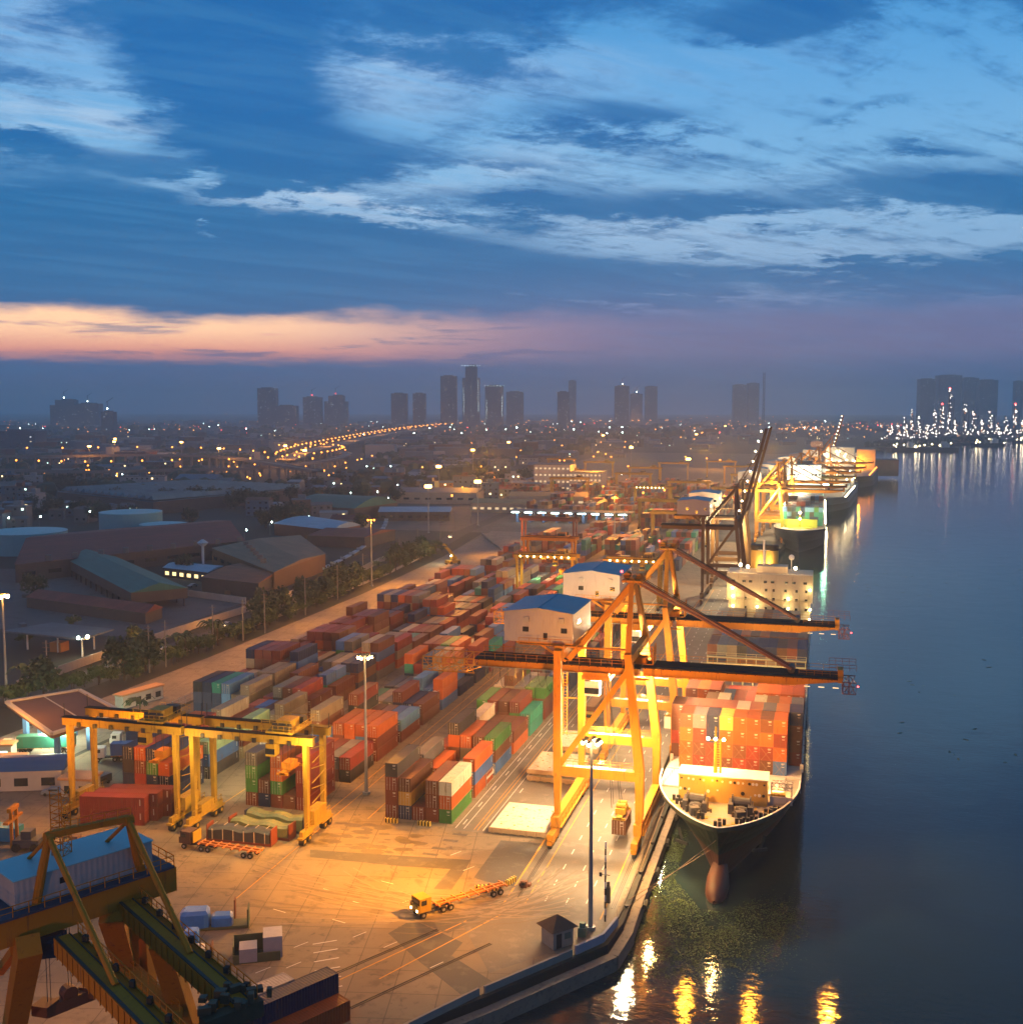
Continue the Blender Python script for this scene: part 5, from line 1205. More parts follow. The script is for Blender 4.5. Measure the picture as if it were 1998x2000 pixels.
# flat racks with tarpaulin loads
tarp=mat('dark_tarpaulin',(.045,.045,.05),.5,0,.3,1.5,bump=.4); gtarp=mat('green_tarpaulin',(.13,.15,.07),.55,0,.45,1.2,bump=.4,c2=(.20,.13,.06)); btarp=mat('blue_tarpaulin',(.04,.17,.55),.45,0,.25,1,bump=.5); gw=mat('grey_wrap',(.36,.33,.36),.5,0,.2,1,bump=.2)
strapm=mat('strap',(.5,.42,.32),.7)
def tarpload(loc,rz,lab,m,L=11.6,frame='rust red',hh=(2.4,2.9),strap=True):
    t=thing('flat_rack_load',lab,'tarped load',loc,rz,'tarpaulin covered flat rack loads')
    f=MB().box(-L/2-.4,L/2+.4,-1.22,1.22,.1,.55).box(-L/2-.4,-L/2-.2,-1.22,1.22,.55,3.0).box(L/2+.2,L/2+.4,-1.22,1.22,.55,3.0).build('flat_rack',cm_stuff[frame],t)
    r_=random.Random(int(loc[1]*7)); n=12; vs=[];fs=[]
    for i in range(n+1):
        x=-L/2+L*i/n; h=hh[0]+(hh[1]-hh[0])*(.5+.5*math.sin(i*1.1+loc[0]))+r_.uniform(-.06,.06)
        vs+=[(x,-1.28,.56),(x,-1.25,h*.86),(x,-.75,h),(x,.75,h*1.01),(x,1.25,h*.86),(x,1.28,.56)]
    for i in range(n):
        for q in range(5): fs.append((i*6+q,(i+1)*6+q,(i+1)*6+q+1,i*6+q+1))
    fs+=[(0,1,2,3,4,5),tuple(n*6+q for q in (5,4,3,2,1,0))]
    MB().add(vs,fs).build('tarpaulin',m,t)
    if strap:
        b=MB()
        for k in range(6):
            x=-L/2+.8+k*(L-1.6)/5
            b.box(x-.06,x+.06,-1.34,-1.29,.5,hh[0]).box(x-.06,x+.06,-.7,.7,hh[1]+.05,hh[1]+.09)
        b.build('straps',strapm,t)
tarpload((-96.6,170.9,0),R(2),'black tarpaulin load with pale straps on a flat rack behind the parked truck',tarp)
tarpload((-94.6,174.6,0),R(-4),'middle green camouflage tarpaulin load beside the yard crane',gtarp,frame='rust red',strap=False)
tarpload((-93.4,178.2,0),R(-5),'rear green tarpaulin load nearest the container blocks',gtarp,frame='navy',strap=False,hh=(2.6,3.1))
# open top containers with crates near the pool of light
t=thing('open_container','olive open container frame holding grey strapped crates','open container',(-74.0,134.3,0),R(28))
og=mat('olive_paint',(.10,.11,.05),.6,0,.3,.5,.5)
MB().box(-3.2,3.2,-1.9,-1.75,0,1.3).box(-3.2,3.2,1.75,1.9,0,2.5).box(-3.2,-3.05,-1.7,1.7,0,2.5).box(-3.1,3.1,-1.7,1.7,.02,.15).build('frame',og,t)
tag(MB((-73.2,134,0)).rbox(-72.1,135.4,.16,2.6,3.2,3.1,R(28)).build('crate',gw),'taller grey wrapped crate with orange straps in the olive open container','crate')
tag(MB((-75,133,0)).rbox(-74.7,133.2,.16,2.4,2.6,1.9,R(28)).build('crate',gw),'lower grey wrapped crate with a bluish top in the olive open container','crate')
tag(MB().rbox(-79.4,131.6,0,.2,1.5,2.6,R(20)).build('container_door',mat('rust_dark',(.16,.06,.03))),'rust brown open container door standing left of the olive container','container door')
t=thing('flat_rack_load','flat rack with blue tarpaulin bundles and two upright end doors','tarped load',(-84.6,140.4,0),R(24))
MB().box(-5.4,5.4,-1.2,1.2,.1,.5).build('flat_rack',mat('olive_paint',(.10,.11,.05)),t); MB().box(5.2,5.4,-1.5,.9,.5,3.0).build('end_wall',mat('dark_green_door',(.04,.07,.04),.6),t); MB().box(3.0,3.2,2.0,3.4,.1,3.0).build('end_wall',mat('rust_dark',(.16,.06,.03)),t)
def bundle(x,y,rz,lx,ly,h,lab,m=btarp):
    b=MB((x,y,0)); c,s=math.cos(rz),math.sin(rz); vs=[];n=10
    for i in range(n):
        a=2*PI*i/n; sx=math.copysign(abs(math.cos(a))**.4,math.cos(a))*lx/2; sy=math.copysign(abs(math.sin(a))**.4,math.sin(a))*ly/2
        for z,k in ((0,1),(h*.8,.98),(h,.72+.1*math.sin(i*2.3))): vs.append((x+(sx*c-sy*s)*k,y+(sx*s+sy*c)*k,.5+z))
    fs=[]
    for i in range(n):
        j=(i+1)%n
        for q in range(2): fs.append((i*3+q,j*3+q,j*3+q+1,i*3+q+1))
    fs.append(tuple(i*3+2 for i in range(n))); b.add(vs,fs); return tag(b.build('tarpaulin_bundle',m),lab,'tarped cargo')
bundle(-86.8,139.6,R(24),4.4,3.0,2.4,'large blue tarpaulin bundle on the flat rack left of the olive container')
bundle(-83.2,141,R(24),3.2,2.4,1.5,'smaller flat blue tarpaulin bundle beside the dark green end wall')
bundle(-84.4,134.6,R(24),2.2,2.2,1.9,'blue tarpaulin bundle nearest the dark crane boom')
bundle(-82.6,131.0,R(24),4.6,2.2,1.4,'blue and grey wrapped bundle below the dark crane boom',gw)
# stacks of small dark crates at left
r_=random.Random(3)
for k in range(9):
    x=-128+r_.uniform(0,14);y=160+r_.uniform(0,5.5)
    tag(MB((x,y,0)).rbox(x,y,0,r_.uniform(1,2.2),r_.uniform(1,1.6),r_.uniform(.6,1.4),r_.uniform(0,1)).build('wooden_case',woodm),'wooden case lying in the dark corner behind the foreground crane house, %s from the left'%ordn(k+1),'case',group='cases in the dark corner')
tag(MB((-138,160,0)).rbox(-138.5,160.5,.1,8,2.5,2.5,R(5)).build('site_container',blueroof),'bright blue container at the left edge behind the foreground crane','container')
tag(MB((-108,150,0)).rbox(-110,140,0,12.2,2.5,2.6,R(15)).build('site_container',cm_stuff['orange']),'orange container behind the legs of the foreground crane','container')
# ================================================================ LEFT YARD BUILDINGS
def bldg(name,P,h,lab,wm,rm,ridge=None,cat='building',over=.6,z0=0,rh=3.,win=None,parent=None):
    "P: four ground corners; gable roof with ridge joining the midpoints of sides 0-3 and 1-2"
    c=sum((Vector((*p,0)) for p in P),Vector())/4
    t=thing(name,lab,cat,(c.x,c.y,0)); 
    w=MB(c).prism(P,z0,h).build('wall',wm,t)
    Q=[c+(Vector((*p,0))-c)*(1+over/max(1,(Vector((*p,0))-c).length)) for p in P]
    H=Vector((0,0,h+.02))
    if ridge is None: MB(c).prism([(q.x,q.y) for q in Q],h+.02,h+.45).build('roof',rm,t)
    else:
        m0=(Q[0]+Q[3])/2+Vector((0,0,h+rh)); m1=(Q[1]+Q[2])/2+Vector((0,0,h+rh)); q=[a+H for a in Q]
        if ridge=='arch':
            vs=[];fs=[];n=8
            for i in range(n+1):
                a=i/n; z=math.sin(PI*a)*rh; vs+=[q[0].lerp(q[3],a)+Vector((0,0,z)),q[1].lerp(q[2],a)+Vector((0,0,z))]
            for i in range(n): fs.append((2*i,2*i+1,2*i+3,2*i+2))
            fs+=[tuple(2*i for i in range(n,-1,-1)),tuple(2*i+1 for i in range(n+1)),(0,2*n,2*n+1,1)]
            MB(c).add(vs,fs).build('roof',rm,t)
        else: MB(c).add([*q,m0,m1],[(0,1,5,4),(2,3,4,5),(0,4,3),(1,2,5),(3,2,1,0)]).build('roof',rm,t)
    if win:
        a,b_=Vector((*P[0],0)),Vector((*P[1],0)); n=win[0]; d=(b_-a)/n; nn=Vector((d.y,-d.x,0)).normalized(); b=MB(c)
        for i in range(n):
            for j in range(win[1]):
                p=a+d*(i+.5)+nn*.05; z=h*(j+.45)/win[1]; b.beam(p-d*.25+Vector((0,0,z)),p+d*.25+Vector((0,0,z)),.1,min(1.6,h/win[1]*.45))
        b.each('window',win[2] if len(win)>2 else glass,w)
    return t
def rect(cx,cy,lx,ly,a=0):
    c,s=math.cos(a),math.sin(a); return [(cx+x*c-y*s,cy+x*s+y*c) for x,y in ((-lx/2,-ly/2),(lx/2,-ly/2),(lx/2,ly/2),(-lx/2,ly/2))]
redr=mat('red_roof',(.21,.045,.035),.75,0,.25,.06,.2); greenr=mat('green_roof',(.02,.15,.13),.65,0,.2,.1,.2); tanr=mat('tan_roof',(.25,.155,.09),.75,0,.2,.05,.2); greyr=mat('grey_roof',(.11,.12,.14),.65,0,.2,.08,.2)
dimw=mat('shed_wall',(.09,.075,.07),.85,0,.3,.2); orr=mat('orange_brown_roof',(.26,.08,.03),.75,0,.25,.08); bluer=mat('bluish_roof',(.10,.21,.27),.6,0,.15,.1); lightr=mat('pale_blue_metal_roof',(.28,.40,.52),.5,0,.1,.1)
panels(redr,R(-64),2.4,12); panels(greenr,R(41),2.0,9,.4); panels(tanr,R(44),3.4,14); panels(greyr,R(-8),2.4,9); panels(orr,R(12),2.4,8); panels(bluer,R(27),5,20,.6); panels(lightr,R(20),2.6,9,.4)
litwin=emat('lit_window_warm',(1,.75,.35),3.5); litcool=emat('lit_window_cool',(.7,1,.85),3.0)
bldg('warehouse',[(-337,407),(-285,514),(-353,604),(-405,507)],8,'long red roofed warehouse with a raised ridge behind the green roofed shed',dimw,redr,ridge=1,rh=5,win=(10,1))
bldg('loading_shed',[(-338,440),(-248,361),(-234,377),(-324,456)],7,'long green roofed open shed in the dark yard at left',dimw,greenr,ridge=1,rh=3,z0=3.0)
b=MB()
for k in range(14):
    f=k/13; x=-338+90*f; y=440-79*f; b.beam((x,y,0),(x,y,3),.4).beam((x+13,y+15,0),(x+13,y+15,3),.4)
tag(b.build('shed_posts',dark),'posts carrying the long green roofed shed','posts')
bldg('warehouse',[(-285,482),(-218,417),(-222.7,477),(-268.5,544)],8,'large tan flat roofed warehouse beside the railway',mat('tan_wall',(.20,.10,.04),.8,0,.2,.2),tanr,ridge=1,rh=1.5,win=(8,1))
bldg('warehouse',[(-247,409),(-216,400),(-224,440),(-252,456)],6,'small rust red roofed shed in front of the tan warehouse',dimw,orr,ridge=1,rh=1.2)
bldg('warehouse',[(-315,604),(-266,580),(-262,610),(-300,640)],7,'shed with a pale curved roof beside the railway',mat('shed_red_wall',(.22,.08,.05),.8),lightr,ridge='arch',rh=3)
bldg('warehouse',[(-352,700),(-300,690),(-290,742),(-340,757)],9,'dark green arched warehouse beyond the curved pale one',dimw,greenr,ridge='arch',rh=6)
bldg('warehouse',[(-272,560),(-238,560),(-236,600),(-270,606)],6,'small dark red shed beside the train tracks',dimw,redr,ridge=1,rh=2)
bldg('open_shed',[(-285,440),(-258,432),(-262,452),(-290,458)],4.2,'low pale roofed workshop with lit openings near the water tower',dimw,lightr,ridge=1,rh=.8,win=(6,1,emat('lit_window_yellow',(1,.72,.30),2.2)))
bldg('factory',[(-590,765),(-459,698),(-415,845),(-535,880)],9,'huge pale corrugated factory roof across the middle distance',dimw,bluer,ridge=1,rh=1)
b=MB()
for k in range(14):
    a=Vector((-588,767,0)).lerp(Vector((-460,700,0)),k/14); d=Vector((-415,845,0)).lerp(Vector((-535,880,0)),1-k/14); n=(Vector((-460,700,0))-Vector((-588,767,0)))/14
    b.add([a+Vector((0,0,10.2)),a+n*.8+Vector((0,0,13.4)),a+n+Vector((0,0,10.2)),d+Vector((0,0,10.2)),d+n*.8+Vector((0,0,13.4)),d+n+Vector((0,0,10.2))],[(0,1,4,3),(1,2,5,4),(0,2,1),(3,4,5)])
tag(b.build('sawtooth_roof',bluer),'row of sawtooth ridges on the huge factory roof','roof')
for k,(px_,py_,wpx,h,lab) in enumerate(((55,1062,150,11,'left pale blue storage tank, tallest of the near two'),(110,1066,100,6,'low storage tank in front of the left one'),(258,1025,118,12,'right hand pale blue storage tank, tallest of the far two'),(322,1040,92,8,'low storage tank behind the red warehouse'))):
    g=G(px_,py_+ (wpx*.10),0); w=PX(g)[2]; r=wpx/2*w/F; t=thing('storage_tank',lab,'storage tank',tuple(g))
    MB().tube((0,0,0),(0,0,h),r,36).build('shell',mat('tank_blue',(.12,.36,.42),.6,0,.12,.1),t)
    MB().tube((0,0,h+.01),(0,0,h+1.4),r*1.005,36,r*.1).build('roof',mat('tank_roof',(.34,.56,.60),.55,0,.1,.1),t)
bldg('gatehouse',[(-291,357),(-228,340),(-229,352),(-290,370)],4,'long low red tiled office along the public road',dimw,redr,ridge=1,rh=2.2)
bldg('gate_canopy',[(-262,316),(-214,290),(-214,305),(-255,330)],.0,'canopy gate',dimw,greyr) if False else None
t=thing('gate_canopy','grey roofed gate canopy with floodlights beside the public road','canopy',(-232,298,0))
MB((-232,298,0)).prism([(-246,290),(-214,286),(-214,302),(-240,306)],6.0,6.5).build('roof',greyr,t)
for x,y in ((-240,294),(-228,293),(-217,290),(-220,300)): MB((-232,298,0)).beam((x,y,0),(x,y,6),.4).build('column',whitep,t)
MB((-232,298,0)).box(-231,-227,293,297,0,3).build('booth',mat('orange_booth',(.5,.2,.05),.6),t)
MB((-232,298,0)).ball((-212,286,7.2),.6).build('floodlight',lampy,t); MB((-232,298,0)).ball((-214.5,285,7.0),.5).build('floodlight',lampc,t)
wallw=mat('white_wall',(.42,.38,.36),.85,0,.25,.2,.3)
for k,(P,lab) in enumerate((([(-208,250),(-209,300),(-205,378)],'pale boundary wall along the public road, nearest stretch'),([(-205,384),(-205,480),(-214,560)],'pale boundary wall along the public road, further stretch'),([(-262,402),(-214,386)],'pale wall behind the dark depot yard'),([(-190,300),(-189,420),(-190,470),(-197,560)],'low pale wall between the tree line and the public road'))):
    poly_wall('boundary_wall',P,.3,0,2.6 if k<3 else 1.2,wallw,lab,group='boundary walls by the public road')
# yard fence
b=MB()
for k in range(120):
    y=238+k*3; b.beam((-156.5,y,0),(-156.5,y,2.2),.12)
b.beam((-156.5,238,2.1),(-156.5,597,2.1),.08).beam((-156.5,238,1.1),(-156.5,597,1.1),.05)
tag(b.build('yard_fence',steel),'wire fence on posts between the yard road and the container blocks','fence')
tag(MB().beam((-196,640,.6),(-150,540,.6),.5,1.2).build('road_barrier',conc),'concrete barrier curving across the far yard road','barrier')
# gate canopy by the yard and buildings left edge
t=thing('gate_canopy','large truck gate canopy with a brown roof and glowing pale rim at the left','canopy',(-166,214,0))
o_=(-166,214,0); CP=[(-181.5,214.5),(-154.5,195.5),(-151.0,214.5),(-172.3,228.6)]
MB(o_).prism(CP,6.6,7.6).build('roof',mat('canopy_brown',(.17,.08,.05),.8,0,.15,.3),t)
b=MB(o_)
for i in range(4): b.beam(Vector((*CP[i],7.75)),Vector((*CP[(i+1)%4],7.75)),.9,.6)
b.beam(Vector(((CP[3][0]+CP[0][0])/2,(CP[3][1]+CP[0][1])/2,7.66)),Vector(((CP[1][0]+CP[2][0])/2,(CP[1][1]+CP[2][1])/2,7.66)),.3,.1)
b.build('roof_rim',mat('rim_cream',(.62,.50,.36),.6,0,.1,.3),t)
for x,y in ((-176,214),(-168,209),(-157.5,201),(-156,210),(-166,218)): MB(o_).beam((x,y,0),(x,y,6.6),1.0,1.0).build('column',mat('column_blue',(.10,.24,.50),.6),t)
b=MB(o_)
for k in range(7): b.beam((-176+k*3,212-k*1.6,6.45),(-174.5+k*3,211.2-k*1.6,6.45),.25,.12)
b.build('tube_lights',emat('tube_cool',(.8,1,.75),22),t)
for k,(x,y,L,c_) in enumerate(((-170,203,14,'teal'),(-147,204,13,'blue'),(-150,214,13,'navy'))):
    truck((x,y,0),R(22),('truck with a teal container at the gate canopy','truck with a blue container right of the gate canopy','dark truck with a navy container at the gate canopy')[k],whitep,loadc=cm_stuff[c_])
for k,(P,h,lab,wm,rm) in enumerate((((rect(-178,196,22,3.4,R(20))),3.2,'long pale site office row nearest the gate canopy',mat('office_wall',(.5,.46,.40),.7,0,.15,.5),mat('office_roof',(.5,.28,.13),.7,0,.15,.3)),
   (rect(-172,189,26,3.4,R(20)),3.0,'long pale site office row in the middle at left',MATS['office_wall'],MATS['office_roof']),
   (rect(-190,203,20,3.4,R(20)),3.2,'site office row at the left edge under the trees',MATS['office_wall'],MATS['office_roof']))):
    bldg('site_office',P,h,lab,wm,rm,win=(7,1,litcool if k==0 else glass),over=.4)
bldg('workshop',rect(-158,184,26,7,R(21)),4,'long shed with a dark blue curved roof at the left edge',MATS['office_wall'],mat('deep_blue_roof',(.03,.10,.26),.5,0,.15,.2),ridge='arch',rh=2.2,win=(5,1))
bldg('workshop',rect(-139.5,184.5,6,4.5,R(10)),3.4,'small cream cabin behind the left yard crane leg',MATS['office_wall'],MATS['office_roof'],win=(2,1))
bldg('site_office',rect(-168.5,247.5,13,3,R(75)),3.2,'small pale site cabin alone by the yard road',MATS['office_wall'],MATS['office_roof'],win=(4,1))
bldg('site_office',rect(-140.5,229,13,3,R(78)),3.0,'pale container office with a green roof beside the far left block',MATS['office_wall'],mat('teal_roof',(.03,.20,.17),.6))
# mid-distance buildings near the far yard
for P,h,lab,wm,rm,ri in (((rect(-300,860,70,45,R(8))),9,'warehouse with a blue grey roof beside the far rail line',mat('cream_wall',(.4,.34,.26),.7),greyr,1),
   (rect(-268,720,48,26,R(16)),6,'pale roofed shed right of the train tracks',dimw,lightr,1),(rect(-288,655,22,16,R(10)),6,'small pale house beside the train tracks',MATS['cream_wall'],redr,1),
   (rect(-225,790,44,24,R(5)),7,'lit yellow workshop building beyond the yard road',MATS['cream_wall'],mat('ochre_roof',(.35,.26,.12),.7),1),(rect(-205,850,60,22,R(5)),8,'long ochre roofed building behind the lit workshop',MATS['cream_wall'],MATS['ochre_roof'],1),
   (rect(-238,1010,34,26,0),24,'white eight storey office block behind the far yard',mat('office_white',(.5,.45,.42),.7),greyr,None),(rect(-205,1000,30,24,0),18,'lower white office block next to the tall one',MATS['office_white'],greyr,None)):
    bldg('building',P,h,lab,wm,rm,ridge=ri,rh=2.5,win=(8,4 if h>15 else 1,emat('lit_window_soft',(1,.72,.40),.9) if h>15 or 'lit' in lab else glass))
t=thing('gate_canopy','long lit toll gate canopy across the far yard road','canopy',(-160,723,0))
MB((-160,723,0)).box(-200,-118,715,731,7,8).build('roof',greyr,t)
for k in range(9): MB((-160,723,0)).box(-196+k*9,-194.5+k*9,718,728,0,7).build('booth',mat('column_blue',(.1,.24,.5)),t)
b=MB((-160,723,0)); [b.beam((-198+k*9,714.5,6.8),(-193+k*9,714.5,6.8),.5,.4) for k in range(9)]; b.build('tube_lights',lampc,t)
# train wagons
wp=None
for k in range(15):
    f=k/14; x=-224-34*f-38*f*f; y=480+255*f; a=math.atan2(255,-34-76*f)
    if wp is None:
        wp=thing('flat_wagon','x','railway wagon',(x,y,0),a,'flat wagons standing on the railway'); MB().box(-7,7,-1.3,1.3,1.0,1.5).box(-7,-6.8,-1.3,1.3,1.5,2.2).build('bed',lightr,wp)
        for xx in (-5,5): MB().box(xx-1.2,xx+1.2,-1,1,.2,1).build('bogie',dark,wp)
        KIDS.clear(); o=wp
    else: o=dup(wp,(x,y,0),a)
    o['label']='pale flat railway wagon beside the tan warehouse, %s from the near end'%ordn(k+1)
for q in (0,7):
    pts=[(-222-34*f-38*f*f+q,470+270*f,.12) for f in [i/20-.5 for i in range(32)]]
    b=MB()
    for a,c_ in zip(pts[:-1],pts[1:]):
        for s in (-.7,.7): b.beam(Vector(a)+Vector((s,0,0)),Vector(c_)+Vector((s,0,0)),.12,.15)
    tag(b.build('railway_track',dark),**S)
# poles
pp=None
for k,(x,y) in enumerate(((-199,251),(-185,277),(-184.4,284.5),(-184.3,311),(-181,324),(-180,337),(-181.5,371),(-184,405),(-188,440),(-193.4,497),(-200,540),(-205,590),(-214,640),(-222,700))):
    if pp is None:
        pp=thing('utility_pole','x','utility pole',(x,y,0),0,'utility poles along the tree line'); MB().tube((0,0,0),(0,0,14),.22,8,.14).build('pole',conc,pp)
        MB().beam((-1.2,0,13.2),(1.2,0,13.2),.14).beam((-1.2,0,12.0),(1.2,0,12.0),.14).beam((-.9,0,10.9),(.9,0,10.9),.12).build('crossarm',woodm,pp); KIDS.clear(); o=pp
    else: o=dup(pp,(x,y,0))
    o['label']='thin utility pole in the tree line by the yard road, %s from the near end'%ordn(k+1)
# ================================================================ TREES
def tree_mesh(h,r,n,seed,kind=0):
    q=random.Random(seed); b=MB(); tb=MB()
    if kind==2:  # palm
        tb.tube((0,0,0),(.3,0,h*.75),.22,6,.14)
        for k in range(16):
            a=q.uniform(0,6.28); d=Vector((math.cos(a),math.sin(a),0)); p0=Vector((.3,0,h*.75)); L=r*q.uniform(.8,1.2)
            for i in range(4):
                t0,t1=i/4,(i+1)/4; f=lambda s: p0+d*L*s+Vector((0,0,1))*(L*.55*math.sin(s*2.3)-L*.35*s*s)
                w=.35*(1-t0)+.1; sd=Vector((-d.y,d.x,-.3))*w; b.add([f(t0)-sd,f(t0)+sd,f(t1)+sd*.7,f(t1)-sd*.7],[(0,1,2,3)])
        return b,tb
    tb.tube((0,0,0),(0,0,h*.5),h*.03,6,h*.015)
    cl=[]
    for k in range(7):
        a=q.uniform(0,6.28); rr=r*q.uniform(.25,.8); c=Vector((math.cos(a)*rr,math.sin(a)*rr,h*q.uniform(.42,.85))); cl.append((c,r*q.uniform(.35,.6)))
        tb.tube((0,0,h*.35),c,h*.012,5,h*.005)
    for k in range(n):
        c,cr=q.choice(cl); d=Vector((q.gauss(0,1),q.gauss(0,1),q.gauss(0,.8))).normalized(); p=c+d*cr*q.uniform(.55,1.08)
        s=q.uniform(.22,.5)*(h/8)**.5*1.25; e=Vector((q.gauss(0,1),q.gauss(0,1),q.gauss(0,1))).normalized()*s; g=e.cross(d).normalized()*s*.8
        b.add([p-e,p+g*.8,p+e,p-g],[(0,1,2,3)])
    return b,tb
TP={}
for nm,(h,r,n,sd,kd,lm) in dict(bush=(3.6,2.6,420,1,0,leafm),bush2=(4.6,2.4,420,2,0,leafm),round=(9,4.6,900,3,0,leafd),wide=(12,7,1300,4,0,leafd),palm=(7,3.4,0,5,2,leafm)).items():
    b,tb=tree_mesh(h,r,n,sd,kd); t=thing('palm_tree' if kd==2 else 'tree','x','tree'); b.build('crown',lm,t); tb.build('trunk',barkm,t); TP[nm]=t
KIDS.clear()
r_=random.Random(5)
def puttree(kind,x,y,lab,group,s=1):
    o=dup(TP[kind],(x,y,0),r_.uniform(0,6.28),lab,group); o.scale=(s*r_.uniform(.9,1.15),s*r_.uniform(.9,1.15),s*r_.uniform(.85,1.2)); return o
n=0
xs=lambda y: -185.8+ (0 if y<380 else -(y-380)*.05) if y>270 else -186.5-(270-y)*.5
y=206.
while y<560:
    n+=1; puttree(r_.choice(['bush','bush','bush2','bush2','palm','round']),xs(y)+r_.uniform(-2.6,2.6),y,'shrubby tree in the green strip between the two roads, %s from the near end'%ordn(n),'trees in the strip along the yard road',1.15)
    y+=r_.uniform(1.7,3.1)*(1+max(0,y-300)/400)
for k,(x,y,kd,lab) in enumerate(((-158,232,'palm','small tree right behind the gate canopy'),(-193,207,'round','dark tree left of the gate canopy'),(-200,216,'round','second dark tree left of the gate canopy'),(-279,447,'round','dark round tree beside the water tower'),(-300,372,'round','dark tree at the end of the long red tiled office'),(-204,300,'round','lone round tree beside the public road'),(-250,330,'bush2','bush by the grey roofed gate canopy'),(-246,300,'bush2','bush in front of the grey gate canopy'),(-254,310,'bush','bush left of the grey gate canopy'))): puttree(kd,x,y,lab,'single trees near the buildings')
n=0
for (cx,cy,sx_,sy_,m) in ((-430,760,70,14,26),(-360,800,30,20,12),(-330,640,40,10,7),(-700,860,90,30,22),(-400,960,60,40,20),(-520,650,70,20,10),(-300,1080,60,30,12)):
    for k in range(m):
        n+=1; puttree(r_.choice(['wide','round','wide']),cx+r_.gauss(0,sx_*.6),cy+r_.gauss(0,sy_*.6),'dark tree in the clumps around the middle distance factories, %s planted'%ordn(n) if False else 'dark broad tree among the clumps around the middle distance factories','dark trees around the factories',1.1)
# water tower
t=thing('water_tower','small mushroom shaped water tower beside the red warehouse','water tower',(-272,452,0))
MB().tube((0,0,0),(0,0,13),.6,10).build('column',lightr,t); MB().tube((0,0,13),(0,0,14.6),1,14,2.6).tube((0,0,14.6),(0,0,16),2.6,14,.6).build('tank',lightr,t)
for o in TP.values():
    for c_ in list(o.children_recursive)+[o]: bpy.data.objects.remove(c_)
KIDS.clear()

# roof vents, skylights and yard clutter of the industrial district
def onroof(cx,cy,z,n,dx,dy,ang,lab):
    for k in range(n):
        t=thing('roof_vent',lab,'roof vent',(cx+dx*k,cy+dy*k,z),ang,'vents on the warehouse roofs'); MB().box(-1.6,1.6,-.7,.7,0,.9).build('hood',greyr,t)
r_=random.Random(91)
for (P0,P1,n,lab) in (((-330,420,9.6),(-283,505,9.6),9,'small vent on the slope of the long red warehouse roof'),((-272,492,9),(-235,440,9),6,'small vent on the tan warehouse roof'),((-560,790,10.5),(-470,735,10.5),8,'small vent on the huge pale factory roof')):
    for k in range(n):
        p=Vector(P0).lerp(Vector(P1),k/(n-1)); t=MB(p).rbox(p.x,p.y,p.z-1.2,2.4,1.4,2.6,.5); tag(t.build('roof_vent',greyr),lab,'roof vent','vents on the warehouse roofs')
for k in range(34):
    x=r_.uniform(-335,-222); y=r_.uniform(325,430)
    if abs((x+293)*.655+(y-400.5)*.755-8)<26 and -60<(x+293)*.755-(y-400.5)*.655<60: continue
    if x>-295 and y<372 and y>338: continue
    kind=r_.random()
    if kind<.45: car((x,y,0),r_.uniform(0,3.1),'vehicle parked in the dark depot yard behind the boundary wall',r_.choice([cw,silver,cdk]),r_.random()<.5)
    else: tag(MB((x,y,0)).rbox(x,y,0,r_.uniform(2,7),r_.uniform(1.5,2.6),r_.uniform(.8,2.6),r_.uniform(0,3)).build('stored_crate',r_.choice([woodm,greyr,dimw,orr])),'stored crate or bin in the dark depot yard behind the boundary wall','crate','stored goods in the dark depot yard')
# ================================================================ CITY
def OD(x,y,D_):
    "point at forward distance D_ seen at photo pixel"
    return Vector((0,0,CH))+(FW+RT*((x-CXP)/F)-UP*((y-CYP)/F))*D_
r_=random.Random(21)
twm=mat('tower_concrete',(.12,.13,.16),.7,0,.15,.01); twg=mat('tower_glass',(.06,.08,.12),.4,0,.15,.01)
dim=emat('lit_window_far',(1,.8,.5),.8); dimc=emat('lit_window_white',(.85,.95,1),1.0)
TW=[((95,148),753,3200,'broad stepped tower far left on the skyline',1),((145,187),760,3150,'lower slab beside the broad stepped tower far left',0),((486,521),731,3300,'dark square topped tower left of centre on the skyline',0),((520,560),764,3300,'low wide block right of the dark square tower',0),
 ((572,606),748,3500,'hazy residential tower with red roof lights',0),((612,655),745,3500,'hazy pointed residential tower right of the red lit one',1),((738,768),741,3200,'plain medium tower left of the skyline pair',0),((779,803),741,3300,'narrow medium tower just left of the skyline pair',0),
 ((831,862),708,3200,'left tower of the tall skyline pair',0),((872,905),688,3100,'tallest tower of the skyline with lit windows',1),((915,950),726,3200,'tower with white lights along its top right of the tallest',0),((955,988),738,3600,'hazy block right of the white lit tower',0),
 ((1052,1074),738,3300,'narrow pale tower right of the centre',0),((1073,1087),717,4300,'faint thin tower behind the narrow pale one',0),((1161,1187),727,3500,'tower with a crane on its top right of centre',0),((1190,1212),742,4000,'faint low block right of the crane topped tower',0),((1218,1240),728,4200,'faint tower furthest right of the central group',0),
 ((1384,1408),725,4400,'left of the two faint towers near the thin mast',0),((1412,1432),722,4400,'right of the two faint towers near the thin mast',0),
 ((1736,1764),714,4000,'hazy tower at the left of the refinery skyline',0),((1770,1814),707,4100,'broad hazy tower in the refinery skyline',0),((1816,1846),712,4200,'hazy tower right of the broad one above the refinery',0),((1848,1882),716,4100,'hazy slab over the right half of the refinery',0),((1916,1930),718,4300,'hazy tower at the right edge of the picture',0),
 ((0,68),810,1500,'pale apartment slab at the far left edge',0),((192,214),775,2400,'small mid rise block right of the stepped tower',0)]
